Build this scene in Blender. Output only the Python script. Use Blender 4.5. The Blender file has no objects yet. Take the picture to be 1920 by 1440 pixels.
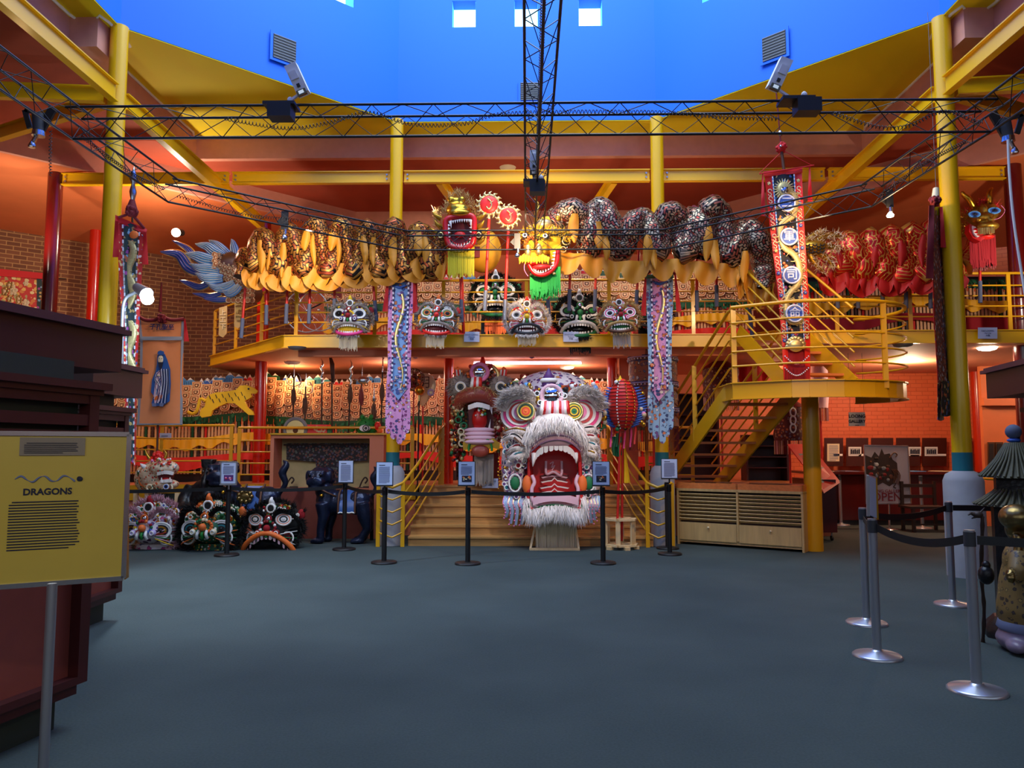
import bpy, math, random
from mathutils import Matrix, Vector
random.seed(7)
# ---------------------------------------------------------------- camera, light, exposure
F = 1450.0; EYE = 1.5; PIT = math.atan(122/F); YAW = math.radians(1.1)
sc = bpy.context.scene; COL = sc.collection
cd = bpy.data.cameras.new('camera'); cam = bpy.data.objects.new('camera', cd); COL.objects.link(cam)
cd.sensor_width = 36; cd.lens = F/1920*36; cd.clip_start = .05
cam.location = (0, 0, EYE); cam.rotation_euler = (math.pi/2+PIT, 0, YAW); sc.camera = cam
sc.view_settings.view_transform = 'Standard'; sc.view_settings.look = 'None'
sc.view_settings.gamma = 1; sc.view_settings.exposure = 0.0; sc.view_settings.use_curve_mapping = False
w = bpy.data.worlds.new('World'); sc.world = w; w.use_nodes = True
w.node_tree.nodes['Background'].inputs[0].default_value = (.62, .80, 1, 1)
w.node_tree.nodes['Background'].inputs[1].default_value = 1.0
def light(kind, name, loc, energy, color=(1, 1, 1), size=.1, aim=None, spot=None, blend=.4, sy=None):
    l = bpy.data.lights.new(name, kind); l.energy = energy; l.color = color
    o = bpy.data.objects.new(name, l); o.location = loc; COL.objects.link(o)
    if kind == 'AREA':
        l.size = size
        if sy: l.shape = 'RECTANGLE'; l.size_y = sy
    else: l.shadow_soft_size = size
    if spot: l.spot_size = math.radians(spot); l.spot_blend = blend
    if aim: o.rotation_euler = (Vector(aim)-Vector(loc)).to_track_quat('-Z', 'Y').to_euler()
    return o
WARM = (1, .62, .30); WHITE = (1, .90, .78); COOL = (.55, .75, 1)
light('AREA', 'skylight_glow', (0, 8.3, 11.6), 980, (.68, .84, 1), 6.5, sy=6, aim=(0, 8.3, 0))
light('AREA', 'rear_area_light', (0, -4.5, 4.2), 45, (.85, .9, 1), 7, sy=3, aim=(0, 9, 2.5))  # unseen broad area light behind the camera
light('SPOT', 'floodlight_beam', (-4.05, 8.35, 3.2), 420, (.7, .85, 1), .07, aim=(-3.0, 8.6, 0), spot=95, blend=.5)
light('SPOT', 'sign_fill_beam', (.3, -.6, 2.9), 95, (1, .9, .7), .05, aim=(-1.9, 3.0, 1.25), spot=24, blend=.6)  # unseen spot added to brighten the DRAGONS sign
# truss lamps aimed at the displays, plus added fill spots without a fitting
for (loc, aim, e, ang, c) in [
    ((-3.9, 7.3, 4.5), (-3.0, 13.5, 2.2), 250, 62, WHITE), ((3.9, 7.3, 4.5), (3.2, 13.0, 1.6), 300, 60, WARM),
    ((-3.0, 10.4, 4.5), (-5.6, 14.8, 4.4), 260, 85, (1, .75, .5)), ((3.6, 9.7, 4.5), (6.5, 15.5, 4.3), 120, 80, WARM),
    ((0, 10.5, 4.7), (.2, 15.5, 4.5), 250, 90, (1, .72, .45)), ((0.1, 9.4, 4.6), (.45, 11.9, 1.2), 190, 34, (1, .9, .9)),
    ((-2.9, 7.2, 5.0), (-1.2, 12.3, 4.6), 80, 60, WHITE), ((2.9, 7.2, 5.0), (1.6, 12.3, 4.6), 80, 60, WHITE),
    ((-1.5, 11.9, 5.4), (-2.2, 15.2, 4.3), 130, 75, (1, .8, .6)), ((2.4, 11.9, 5.4), (2.6, 15.2, 4.3), 130, 75, (1, .8, .6)), ((-8.0, 11.5, 4.6), (-9.5, 13.5, 6.1), 120, 130, (1, .84, .68)), ((7.5, 10.5, 4.0), (8.5, 13.5, 6.1), 120, 130, (1, .84, .68)), ((0, 13.2, 4.4), (0, 15, 6.2), 36, 140, (1, .84, .68)),  # added fill brightening the upper parade body and the orange ceilings
    ((0.9, 9.0, 4.6), (.4, 12.4, 3.2), 60, 30, (1, .85, .6)),
    ]:
    light('SPOT', 'truss_and_fill_beam', loc, e, c, .06, aim=aim, spot=ang, blend=.6)
def ray(px, py):
    a = (px-960)/F; b = (720-py)/F
    y = math.cos(PIT)-b*math.sin(PIT); z = math.sin(PIT)+b*math.cos(PIT)
    c, s = math.cos(YAW), math.sin(YAW)
    return (a*c-y*s, a*s+y*c, z)
def P(px, py, Y):
    r = ray(px, py); t = Y/r[1]
    return Vector((r[0]*t, Y, EYE+r[2]*t))
def G(px, py, z=0):
    r = ray(px, py); t = (z-EYE)/r[2]
    return Vector((r[0]*t, r[1]*t, z))
def PP(pts, Y): return [P(x, y, Y) for x, y in pts]
R = random.uniform
PI = math.pi
# ---------------------------------------------------------------- materials
def lin(c): return tuple(((x/255)/12.92 if x/255 <= .04045 else ((x/255+.055)/1.055)**2.4) for x in c[:3])+(1,)
MATS = {}
def mat(name, rgb=(200, 200, 200), rough=.6, metal=0, noise=0, nscale=8, emit=0, bump=0, bscale=60, stretch=None, coat=0, trans=0, spec=.5):
    m = bpy.data.materials.new(name); m.use_nodes = True; nt = m.node_tree; b = nt.nodes['Principled BSDF']
    c = lin(rgb); b.inputs['Base Color'].default_value = c
    b.inputs['Roughness'].default_value = rough; b.inputs['Metallic'].default_value = metal
    b.inputs['Specular IOR Level'].default_value = spec
    if coat: b.inputs['Coat Weight'].default_value = coat; b.inputs['Coat Roughness'].default_value = .15
    if trans: b.inputs['Transmission Weight'].default_value = trans; b.inputs['IOR'].default_value = 1.2
    if emit: b.inputs['Emission Color'].default_value = c; b.inputs['Emission Strength'].default_value = emit
    if noise or bump:
        tc = nt.nodes.new('ShaderNodeTexCoord'); mp = nt.nodes.new('ShaderNodeMapping')
        nt.links.new(tc.outputs['Object'], mp.inputs[0])
        if stretch: mp.inputs['Scale'].default_value = stretch
    if noise:
        n = nt.nodes.new('ShaderNodeTexNoise'); n.inputs['Scale'].default_value = nscale; n.inputs['Detail'].default_value = 5
        nt.links.new(mp.outputs[0], n.inputs[0])
        r = nt.nodes.new('ShaderNodeValToRGB'); r.color_ramp.elements[0].position = .3; r.color_ramp.elements[1].position = .7
        r.color_ramp.elements[0].color = tuple(x*(1-noise) for x in c[:3])+(1,)
        r.color_ramp.elements[1].color = tuple(min(1, x*(1+noise)) for x in c[:3])+(1,)
        nt.links.new(n.outputs[0], r.inputs[0]); nt.links.new(r.outputs[0], b.inputs['Base Color'])
    if bump:
        n = nt.nodes.new('ShaderNodeTexNoise'); n.inputs['Scale'].default_value = bscale; n.inputs['Detail'].default_value = 3
        nt.links.new(mp.outputs[0], n.inputs[0])
        bp = nt.nodes.new('ShaderNodeBump'); bp.inputs['Strength'].default_value = bump; bp.inputs['Distance'].default_value = .01
        nt.links.new(n.outputs[0], bp.inputs['Height']); nt.links.new(bp.outputs[0], b.inputs['Normal'])
    MATS[name] = m; return m
def brickmat(name, c1, c2, mortar, rough=.8, msize=.02, bw=.24, bh=.086, bump=.3):
    m = mat(name, c1, rough); nt = m.node_tree; b = nt.nodes['Principled BSDF']
    uv = nt.nodes.new('ShaderNodeUVMap'); t = nt.nodes.new('ShaderNodeTexBrick')
    nt.links.new(uv.outputs[0], t.inputs[0])
    t.inputs['Color1'].default_value = lin(c1); t.inputs['Color2'].default_value = lin(c2); t.inputs['Mortar'].default_value = lin(mortar)
    t.inputs['Scale'].default_value = 1; t.inputs['Mortar Size'].default_value = msize/2
    t.inputs['Brick Width'].default_value = bw; t.inputs['Row Height'].default_value = bh; t.inputs['Mortar Smooth'].default_value = .3
    nt.links.new(t.outputs[0], b.inputs['Base Color'])
    bp = nt.nodes.new('ShaderNodeBump'); bp.inputs['Strength'].default_value = bump; bp.inputs['Distance'].default_value = .01; bp.invert = True
    nt.links.new(t.outputs[1], bp.inputs['Height']); nt.links.new(bp.outputs[0], b.inputs['Normal'])
    return m
def sequins(name, c1, c2, net, rough=.3, metal=.85, w_=.06, h_=.05, ms=.008):
    "metallic sequin scales held in a net, by UV"
    m = brickmat(name, c1, c2, net, rough, ms*2, w_, h_, .5); m.node_tree.nodes['Principled BSDF'].inputs['Metallic'].default_value = metal
    return m
def embroid(name, ground, cols, scale=14, thr=.32, rough=.6, line=None, metal=0):
    "embroidered cloth: blooms of thread in several colours scattered on the ground cloth"
    m = mat(name, ground, rough, metal); nt = m.node_tree; b = nt.nodes['Principled BSDF']; N = nt.nodes.new; L = nt.links.new
    tc = N('ShaderNodeTexCoord'); v = N('ShaderNodeTexVoronoi'); v.inputs['Scale'].default_value = scale; L(tc.outputs['Object'], v.inputs[0])
    nz = N('ShaderNodeTexNoise'); nz.inputs['Scale'].default_value = scale*2.2; L(tc.outputs['Object'], nz.inputs[0])
    rp = N('ShaderNodeValToRGB'); rp.color_ramp.interpolation = 'CONSTANT'; e = rp.color_ramp.elements
    while len(e) < len(cols): e.new(.5)
    for i, c in enumerate(cols): e[i].position = i/len(cols); e[i].color = lin(c)
    sx = N('ShaderNodeSeparateColor'); L(v.outputs['Color'], sx.inputs[0]); L(sx.outputs[0], rp.inputs[0])
    ad = N('ShaderNodeMath'); ad.operation = 'MULTIPLY_ADD'; ad.inputs[1].default_value = .55; L(nz.outputs[0], ad.inputs[0]); L(v.outputs['Distance'], ad.inputs[2])
    lt = N('ShaderNodeMath'); lt.operation = 'LESS_THAN'; lt.inputs[1].default_value = thr*1.35+.3; L(ad.outputs[0], lt.inputs[0])
    mx = N('ShaderNodeMix'); mx.data_type = 'RGBA'; mx.inputs['A'].default_value = lin(ground)
    L(lt.outputs[0], mx.inputs['Factor']); L(rp.outputs[0], mx.inputs['B'])
    out = mx.outputs['Result']
    if line:
        ab = N('ShaderNodeMath'); ab.operation = 'COMPARE'; ab.inputs[1].default_value = thr*1.35+.3; ab.inputs[2].default_value = .045; L(ad.outputs[0], ab.inputs[0])
        m2 = N('ShaderNodeMix'); m2.data_type = 'RGBA'; m2.inputs['B'].default_value = lin(line)
        L(ab.outputs[0], m2.inputs['Factor']); L(out, m2.inputs['A']); out = m2.outputs['Result']
    L(out, b.inputs['Base Color']); return m
for n, c, r_, me in [('black', (14, 14, 17), .5, 0), ('gloss_black', (10, 10, 14), .25, 0), ('white', (235, 233, 228), .6, 0), ('cream', (226, 208, 170), .6, 0),
    ('red', (190, 22, 18), .5, 0), ('deep_red', (120, 12, 14), .55, 0), ('bright_red', (226, 38, 28), .45, 0), ('crimson_cloth', (150, 12, 26), .85, 0),
    ('orange', (232, 110, 40), .6, 0), ('yellow', (240, 196, 30), .6, 0), ('green', (30, 130, 50), .6, 0), ('deep_green', (12, 78, 40), .6, 0), ('leaf_green', (20, 110, 62), .6, 0),
    ('blue', (52, 92, 180), .5, 0), ('sky_blue', (90, 160, 220), .55, 0), ('teal', (20, 110, 120), .5, 0), ('pink', (236, 130, 175), .6, 0), ('hot_pink', (228, 60, 130), .6, 0), ('pale_pink', (226, 180, 190), .7, 0),
    ('mauve', (150, 110, 140), .6, 0), ('purple', (88, 44, 110), .6, 0), ('lilac', (190, 170, 215), .6, 0),
    ('gold', (212, 160, 50), .28, 1), ('pale_gold', (220, 195, 130), .35, .8), ('silver', (200, 203, 210), .22, 1), ('mirror', (235, 238, 245), .05, 1), ('chrome', (205, 207, 210), .18, .9), ('brushed_steel', (176, 178, 184), .3, .75),
    ('grey', (120, 122, 126), .6, 0), ('pale_grey', (180, 178, 176), .7, 0), ('foam_grey', (84, 92, 118), .8, 0), ('dark_grey', (46, 46, 50), .6, 0), ('brown', (90, 52, 28), .6, 0), ('dark_brown', (48, 28, 18), .6, 0),
    ('pole_red', (196, 34, 26), .4, 0), ('banner_yellow', (226, 160, 30), .7, 0), ('tongue', (200, 40, 40), .4, 0), ('paper', (214, 222, 240), .7, 0), ('ink', (30, 30, 50), .8, 0), ('ink_grey', (110, 118, 150), .8, 0)]:
    mat(n, c, r_, me)
# ---------------------------------------------------------------- mesh builder
class MB:
    def __init__(s, T=None): s.v = []; s.f = []; s.m = []; s.sm = []; s.uv = []; s.slots = []; s.T = T; s.hasuv = False
    def si(s, m):
        if m not in s.slots: s.slots.append(m)
        return s.slots.index(m)
    def add(s, vs, fs, m, smooth=False, uvs=None):
        b = len(s.v)
        if s.T is not None: vs = [s.T @ Vector(q) for q in vs]
        s.v.extend([tuple(q) for q in vs]); k = s.si(m)
        for i, f in enumerate(fs):
            s.f.append([b+j for j in f]); s.m.append(k); s.sm.append(smooth)
            if uvs: s.uv.append([uvs[j] for j in f]); s.hasuv = True
            else: s.uv.append([(0, 0)]*len(f))
    def box(s, c, d, m, rz=0, M=None):
        x, y, z = d[0]/2, d[1]/2, d[2]/2
        vs = [Vector((i*x, j*y, k*z)) for k in (-1, 1) for j in (-1, 1) for i in (-1, 1)]
        if M is None: M = Matrix.Rotation(rz, 3, 'Z')
        vs = [M @ q+Vector(c) for q in vs]
        s.add(vs, [(0, 2, 3, 1), (4, 5, 7, 6), (0, 1, 5, 4), (2, 6, 7, 3), (0, 4, 6, 2), (1, 3, 7, 5)], m)
    def box2(s, a, b, m): s.box([(a[i]+b[i])/2 for i in range(3)], [abs(b[i]-a[i]) for i in range(3)], m)
    def bar(s, a, b, w_, h_, m, up=(0, 0, 1)):
        a = Vector(a); b = Vector(b); d = (b-a); L = d.length; d.normalize(); u = Vector(up)
        x = d.cross(u)
        if x.length < 1e-4: x = d.cross(Vector((1, 0, 0)))
        x.normalize(); z = x.cross(d)
        M = Matrix((x, d, z)).transposed()
        s.box((a+b)/2, (w_, L, h_), m, M=M)
    def ibeam(s, a, b, h_, w_, m, t=.015):
        a = Vector(a); b = Vector(b); o = Vector((0, 0, h_/2-t/2))
        s.bar(a+o, b+o, w_, t, m); s.bar(a-o, b-o, w_, t, m); s.bar(a, b, t, h_-2*t, m)
    def cyl(s, a, b, r0, m, r1=None, n=14, caps=True, smooth=True):
        a = Vector(a); b = Vector(b); r1 = r0 if r1 is None else r1; d = (b-a).normalized()
        x = d.orthogonal().normalized(); y = d.cross(x); vs = []
        for q, r in ((a, r0), (b, r1)):
            for i in range(n): t = 2*PI*i/n; vs.append(q+(x*math.cos(t)+y*math.sin(t))*r)
        s.add(vs, [(i, (i+1) % n, n+(i+1) % n, n+i) for i in range(n)], m, smooth)
        if caps: s.add(vs, [tuple(range(n-1, -1, -1)), tuple(range(n, 2*n))], m)
    def tube(s, pts, r, m, n=8, closed=False, caps=True, sx=1, uvr=False, ring=None, up=None):
        "swept tube; r number or list; ring: optional unit cross-section; uv in metres"
        pts = [Vector(q) for q in pts]; N = len(pts); rs = r if isinstance(r, (list, tuple)) else [r]*N
        vs = []; uvs = []; px = None; L = 0
        for i, q in enumerate(pts):
            if closed: d = pts[(i+1) % N]-pts[i-1]
            else: d = pts[min(i+1, N-1)]-pts[max(i-1, 0)]
            d.normalize()
            if up is not None: x = Vector(up)-d*d.dot(Vector(up))
            elif px is None: x = d.orthogonal()
            else: x = px-d*px.dot(d)
            if x.length < 1e-5: x = d.orthogonal()
            x.normalize(); px = x; y = d.cross(x)
            if i: L += (q-pts[i-1]).length
            for k in range(n):
                t = 2*PI*k/n; f = ring[k] if ring else 1
                vs.append(q+(x*math.cos(t)*sx+y*math.sin(t))*rs[i]*f); uvs.append((L, k*2*PI*rs[i]/n))
        fs = []
        for i in range(N if closed else N-1):
            for k in range(n):
                j = (i+1) % N; fs.append((i*n+k, i*n+(k+1) % n, j*n+(k+1) % n, j*n+k))
        s.add(vs, fs, m, True, uvs if uvr else None)
        if caps and not closed: s.add(vs, [tuple(range(n-1, -1, -1)), tuple(range((N-1)*n, N*n))], m)
    def sph(s, c, r, m, n=12, k=8, M=None, half=False):
        if not isinstance(r, (tuple, list)): r = (r, r, r)
        vs = []; c = Vector(c); top = k
        for i in range(top+1):
            p = PI*i/top if not half else PI/2*i/top
            for j in range(n):
                t = 2*PI*j/n; q = Vector((r[0]*math.sin(p)*math.cos(t), r[1]*math.sin(p)*math.sin(t), r[2]*math.cos(p)))
                vs.append((M @ q if M else q)+c)
        fs = [(i*n+j, (i+1)*n+j, (i+1)*n+(j+1) % n, i*n+(j+1) % n) for i in range(top) for j in range(n)]
        s.add(vs, fs, m, True)
    def lathe(s, c, prof, m, n=20, M=None, smooth=True):
        vs = []; c = Vector(c)
        for r, z in prof:
            for j in range(n):
                t = 2*PI*j/n; q = Vector((r*math.cos(t), r*math.sin(t), z)); vs.append((M @ q if M else q)+c)
        K = len(prof)
        s.add(vs, [(i*n+j, i*n+(j+1) % n, (i+1)*n+(j+1) % n, (i+1)*n+j) for i in range(K-1) for j in range(n)], m, smooth)
        s.add(vs, [tuple(range(n-1, -1, -1)), tuple(range((K-1)*n, K*n))], m)
    def ext(s, poly, off, m, m2=None, back=True):
        "prism of a 3D polygon pushed along off"
        n = len(poly); poly = [Vector(q) for q in poly]; off = Vector(off); vs = poly+[q+off for q in poly]
        s.add(vs, [tuple(range(n))], m)
        s.add(vs, [tuple(range(2*n-1, n-1, -1))], m2 or m)
        s.add(vs, [(i, (i+1) % n, n+(i+1) % n, n+i) for i in range(n)], m2 or m)
    def px(s, pix, Y, t, m, m2=None): s.ext(PP(pix, Y), (0, t, 0), m, m2)
    def disc(s, c, r, m, t=.01, n=20, nrm=(0, -1, 0), ry=None):
        c = Vector(c); nn = Vector(nrm).normalized(); x = Vector((0, 0, 1)).cross(nn)
        if x.length < 1e-4: x = Vector((1, 0, 0))
        x.normalize(); y = nn.cross(x); ry = ry or r
        s.ext([c+nn*t/2+x*r*math.cos(2*PI*i/n)+y*ry*math.sin(2*PI*i/n) for i in range(n)], -nn*t, m)
    def torus(s, c, R_, r, m, n=24, k=8, nrm=(0, -1, 0), ry=None, a0=0, a1=2*PI):
        c = Vector(c); nn = Vector(nrm).normalized(); x = Vector((0, 0, 1)).cross(nn)
        if x.length < 1e-4: x = Vector((1, 0, 0))
        x.normalize(); y = nn.cross(x); ry = ry or R_; full = abs(a1-a0-2*PI) < 1e-3
        s.tube([c+x*R_*math.cos(a0+(a1-a0)*i/n)+y*ry*math.sin(a0+(a1-a0)*i/n) for i in range(n if full else n+1)], r, m, k, closed=full)
    def grid(s, fn, nu, nv, m, t=0, uv=True, off=(0, 1, 0), us=1, vs_=1, m2=None):
        "sheet surface fn(u,v) thickened by t along off"
        A = [Vector(fn(i/nu, j/nv)) for j in range(nv+1) for i in range(nu+1)]; n = len(A)
        uvs = [(i/nu*us, j/nv*vs_) for j in range(nv+1) for i in range(nu+1)]
        fs = [(j*(nu+1)+i, j*(nu+1)+i+1, (j+1)*(nu+1)+i+1, (j+1)*(nu+1)+i) for j in range(nv) for i in range(nu)]
        s.add(A, fs, m, True, uvs)
        if t:
            o = Vector(off)*t; B = A+[q+o for q in A]
            s.add([q+o for q in A], [f[::-1] for f in fs], m2 or m, True, uvs)
            ed = [i for i in range(nu+1)]+[(nu)+(nu+1)*j for j in range(1, nv+1)]+[nv*(nu+1)+i for i in range(nu-1, -1, -1)]+[(nu+1)*j for j in range(nv-1, 0, -1)]
            s.add(B, [(ed[i], ed[(i+1) % len(ed)], n+ed[(i+1) % len(ed)], n+ed[i]) for i in range(len(ed))], m2 or m)
    def fur(s, c, r, m, n=200, L=.04, w_=.006, lo=-1, droop=.3, M=None, half=None):
        "tufts on an ellipsoid"
        c = Vector(c)
        for i in range(n):
            z = R(lo, 1); t = R(0, 2*PI); q = math.sqrt(max(0, 1-z*z))
            d = Vector((q*math.cos(t), q*math.sin(t), z))
            if half and d.y > .35: d.y = -d.y
            b = Vector((d.x*r[0], d.y*r[1], d.z*r[2])); nn = Vector((d.x/r[0], d.y/r[1], d.z/r[2])).normalized()
            if M: b = M @ b; nn = M @ nn
            b += c; l = L*R(.7, 1.3); e = b+nn*l+Vector((R(-.3, .3), R(-.3, .3), R(-.3, .3)-droop))*l
            x = nn.cross(Vector((R(-1, 1), R(-1, 1), R(-1, 1)))).normalized()*w_
            s.add([b-x, b+x, e], [(0, 1, 2)], m)
    def fringe(s, a, b, L, n, m, w_=.006, jit=.1, th=.004, curve=0):
        "row of hanging strands between a and b"
        a = Vector(a); b = Vector(b)
        for i in range(n):
            f = (i+R(.2, .8))/n; q = a.lerp(b, f)+Vector((0, R(-.01, .01), curve*4*f*(f-1))); l = L*R(1-jit, 1)
            s.bar(q, q+Vector((R(-.02, .02)*l, R(-.01, .01), -l)), w_, th, m, up=(0, 1, 0))
    def text(s, txt, size, o, m, u=(1, 0, 0), v=(0, 0, 1), depth=.002, align='CENTER', spc=1, bold=0):
        cu = bpy.data.curves.new('t', 'FONT'); cu.body = txt; cu.size = size; cu.align_x = align; cu.align_y = 'CENTER'; cu.extrude = depth; cu.space_character = spc; cu.offset = bold; cu.resolution_u = 3
        ob = bpy.data.objects.new('t', cu); COL.objects.link(ob); dg = bpy.context.evaluated_depsgraph_get(); dg.update()
        me = bpy.data.meshes.new_from_object(ob.evaluated_get(dg)); u = Vector(u); v = Vector(v); n = u.cross(v); o = Vector(o)
        s.add([o+u*q.co.x+v*q.co.y+n*q.co.z for q in me.vertices], [tuple(p.vertices) for p in me.polygons], m)
        bpy.data.objects.remove(ob); bpy.data.curves.remove(cu); bpy.data.meshes.remove(me)
    def build(s, name, parent=None, base=None):
        me = bpy.data.meshes.new(name); B = Vector((0, 0, 0))
        if parent is not None:
            p = parent
            while p: B += p.location; p = p.parent
        elif base is not None: B = Vector(base)
        me.from_pydata([(q[0]-B.x, q[1]-B.y, q[2]-B.z) for q in s.v], [], s.f)
        for n in s.slots: me.materials.append(MATS[n])
        me.polygons.foreach_set('material_index', s.m); me.polygons.foreach_set('use_smooth', s.sm)
        if s.hasuv:
            l = me.uv_layers.new(name='UVMap'); flat = []
            for f in s.uv:
                for q in f: flat += q
            l.data.foreach_set('uv', flat)
        me.update()
        o = bpy.data.objects.new(name, me); COL.objects.link(o)
        if parent is not None: o.parent = parent
        elif base is not None: o.location = B
        return o
def thing(name, label, cat, base=(0, 0, 0), group=None):
    o = bpy.data.objects.new(name, None); o.location = base; o.empty_display_size = .1; COL.objects.link(o)
    o['label'] = label; o['category'] = cat
    if group: o['group'] = group
    return o
def single(mb, name, label, cat, base=None, group=None, kind=None):
    if base is None:
        zs = [q[2] for q in mb.v]; xs = [q[0] for q in mb.v]; ys = [q[1] for q in mb.v]
        base = ((min(xs)+max(xs))/2, (min(ys)+max(ys))/2, min(zs))
    o = mb.build(name, None, base); o['label'] = label; o['category'] = cat
    if group: o['group'] = group
    if kind: o['kind'] = kind
    return o
def struct(mb, name): o = mb.build(name); o['kind'] = 'structure'; return o
def part(T, name, fn, label=None):
    mb = MB(); fn(mb); o = mb.build(name, T)
    if label: o['label'] = label
    return o
def dup(root, loc, label=None, rz=None, group=None):
    r = root.copy(); COL.objects.link(r); r.location = loc
    if rz is not None: r.rotation_euler = (0, 0, rz)
    if label: r['label'] = label
    if group: r['group'] = group
    def rec(o, p):
        for ch in [q for q in o.children]:
            if ch.name in skip: continue
            c = ch.copy(); COL.objects.link(c); c.parent = p; rec(ch, c)
    skip = set(); rec(root, r); return r
def lerp(a, b, t): return a+(b-a)*t
def smoothpath(pts, k=6, closed=False):
    "catmull-rom"
    pts = [Vector(q) for q in pts]; n = len(pts); out = []
    for i in range(n if closed else n-1):
        if closed: a, b, c, d = pts[i-1], pts[i], pts[(i+1) % n], pts[(i+2) % n]
        else: a, b, c, d = pts[max(i-1, 0)], pts[i], pts[i+1], pts[min(i+2, n-1)]
        for j in range(k):
            t = j/k; out.append(.5*((2*b)+(c-a)*t+(2*a-5*b+4*c-d)*t*t+(3*b-a-3*c+d)*t*t*t))
    if not closed: out.append(pts[-1])
    return out
# ================================================================ SETTING
def carpet():
    m = mat('carpet', (60, 72, 74), .95, 0, spec=.15); nt = m.node_tree; b = nt.nodes['Principled BSDF']; N = nt.nodes.new; L = nt.links.new
    tc = N('ShaderNodeTexCoord'); a = N('ShaderNodeTexNoise'); a.inputs['Scale'].default_value = .9; a.inputs['Detail'].default_value = 8; L(tc.outputs['Object'], a.inputs[0])
    c = N('ShaderNodeTexNoise'); c.inputs['Scale'].default_value = 70; c.inputs['Detail'].default_value = 2; L(tc.outputs['Object'], c.inputs[0])
    mt = N('ShaderNodeMath'); mt.operation = 'MULTIPLY_ADD'; mt.inputs[1].default_value = .55; L(a.outputs[0], mt.inputs[0])
    m3 = N('ShaderNodeMath'); m3.operation = 'MULTIPLY'; m3.inputs[1].default_value = .45; L(c.outputs[0], m3.inputs[0]); L(m3.outputs[0], mt.inputs[2])
    r = N('ShaderNodeValToRGB'); r.color_ramp.elements[0].position = .35; r.color_ramp.elements[1].position = .65
    r.color_ramp.elements[0].color = lin((57, 67, 68)); r.color_ramp.elements[1].color = lin((70, 80, 80)); L(mt.outputs[0], r.inputs[0]); L(r.outputs[0], b.inputs['Base Color'])
    bp = N('ShaderNodeBump'); bp.inputs['Strength'].default_value = .25; bp.inputs['Distance'].default_value = .006; L(c.outputs[0], bp.inputs['Height']); L(bp.outputs[0], b.inputs['Normal'])
carpet()
mat('drum_blue', (18, 110, 228), .7); mat('yellow_paint', (240, 184, 8), .32, coat=.25); mat('soffit_yellow', (234, 208, 4), .8)
mat('pink_plaster', (205, 140, 118), .8, noise=.05); mat('terracotta_plaster', (166, 68, 40), .8, noise=.08, nscale=2)
mat('orange_plaster', (218, 116, 66), .6, noise=.06, nscale=2); mat('salmon_plaster', (216, 128, 92), .75, noise=.04, nscale=2)
mat('red_paint', (190, 30, 12), .22, coat=.4); mat('maroon_paint', (96, 14, 12), .22, coat=.4); mat('rail_yellow', (216, 158, 16), .3, coat=.3)
mat('orange_red_paint', (214, 52, 16), .25, coat=.3)
mat('deck_wood', (176, 118, 70), .35, noise=.2, nscale=3, stretch=(.4, 8, 8), coat=.2); mat('stair_wood', (190, 140, 78), .4, noise=.22, nscale=3, stretch=(.5, 6, 12))
mat('tread_wood', (214, 122, 60), .45, noise=.12, nscale=4, stretch=(1, 8, 8)); mat('pine', (222, 190, 140), .55, noise=.12, nscale=4, stretch=(6, 6, 1)); mat('ply', (196, 164, 108), .5, noise=.14, nscale=3, stretch=(6, 6, .6))
mat('concrete', (158, 156, 160), .85, noise=.06); mat('day', (190, 240, 255), emit=2.6); mat('window_reveal', (110, 220, 235), .7)
brickmat('brick_brown', (112, 68, 44), (134, 84, 54), (176, 132, 84)); brickmat('brick_orange', (228, 108, 60), (222, 102, 54), (206, 88, 46), .6, .014, bump=.6)
mat('table_dark', (78, 14, 12), .3, coat=.2)
def qwall(mb, a, b, z0, z1, m, t=.15, side=1):
    "wall slab from a to b with brick UVs; t thickness to the far side"
    a = Vector((a[0], a[1], 0)); b = Vector((b[0], b[1], 0)); d = (b-a); L = d.length; d.normalize(); n = Vector((-d.y, d.x, 0))*side*t
    zz = Vector((0, 0, 1)); v = [a+zz*z0, b+zz*z0, b+zz*z1, a+zz*z1]; v += [q+n for q in v]
    uv = [(0, z0), (L, z0), (L, z1), (0, z1)]*2
    mb.add(v, [(0, 1, 2, 3), (7, 6, 5, 4), (0, 4, 5, 1), (1, 5, 6, 2), (2, 6, 7, 3), (3, 7, 4, 0)], m, uvs=uv)
def poly_slab(mb, pts, z0, z1, m): mb.ext([Vector((x, y, z0)) for x, y in pts], (0, 0, z1-z0), m)
mb = MB(); mb.box2((-15, -6, -.1), (15, 20, 0), 'carpet'); struct(mb, 'floor')
# drum: octagonal blue shaft with little square windows
OC = [(-2.13, 12.35), (2.13, 12.35), (5.2, 9.4), (5.2, 5.1), (2.13, 2.15), (-2.13, 2.15), (-5.2, 5.1), (-5.2, 9.4)]
DT = 11.8
def drum_side(i, wins):
    a = Vector((*OC[i], 0)); b = Vector((*OC[(i+1) % 8], 0)); d = b-a; L = d.length; d.normalize(); n = Vector((-d.y, d.x, 0))
    if n.dot(Vector((0, 7.25, 0))-a) > 0: n = -n
    mb = MB(); z0, z1 = 6.9, DT; ws = sorted(wins); x = 0; zb, zt = 8.52, 8.98
    def seg(x0, x1, za, zc):
        p = [a+d*x0+Vector((0, 0, za)), a+d*x1+Vector((0, 0, za)), a+d*x1+Vector((0, 0, zc)), a+d*x0+Vector((0, 0, zc))]
        mb.ext(p, n*.3, 'drum_blue', 'window_reveal' if ws and zc-za < .6 and 0 else 'drum_blue')
    if not ws: seg(0, L, z0, z1)
    else:
        seg(0, L, z0, zb); seg(0, L, zt, z1)
        for wx in ws+[None]:
            e = L if wx is None else wx-.2
            seg(x, e, zb, zt)
            if wx is not None: x = wx+.2
    struct(mb, 'wall_drum')
    return a, d, n
k = 0
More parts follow.
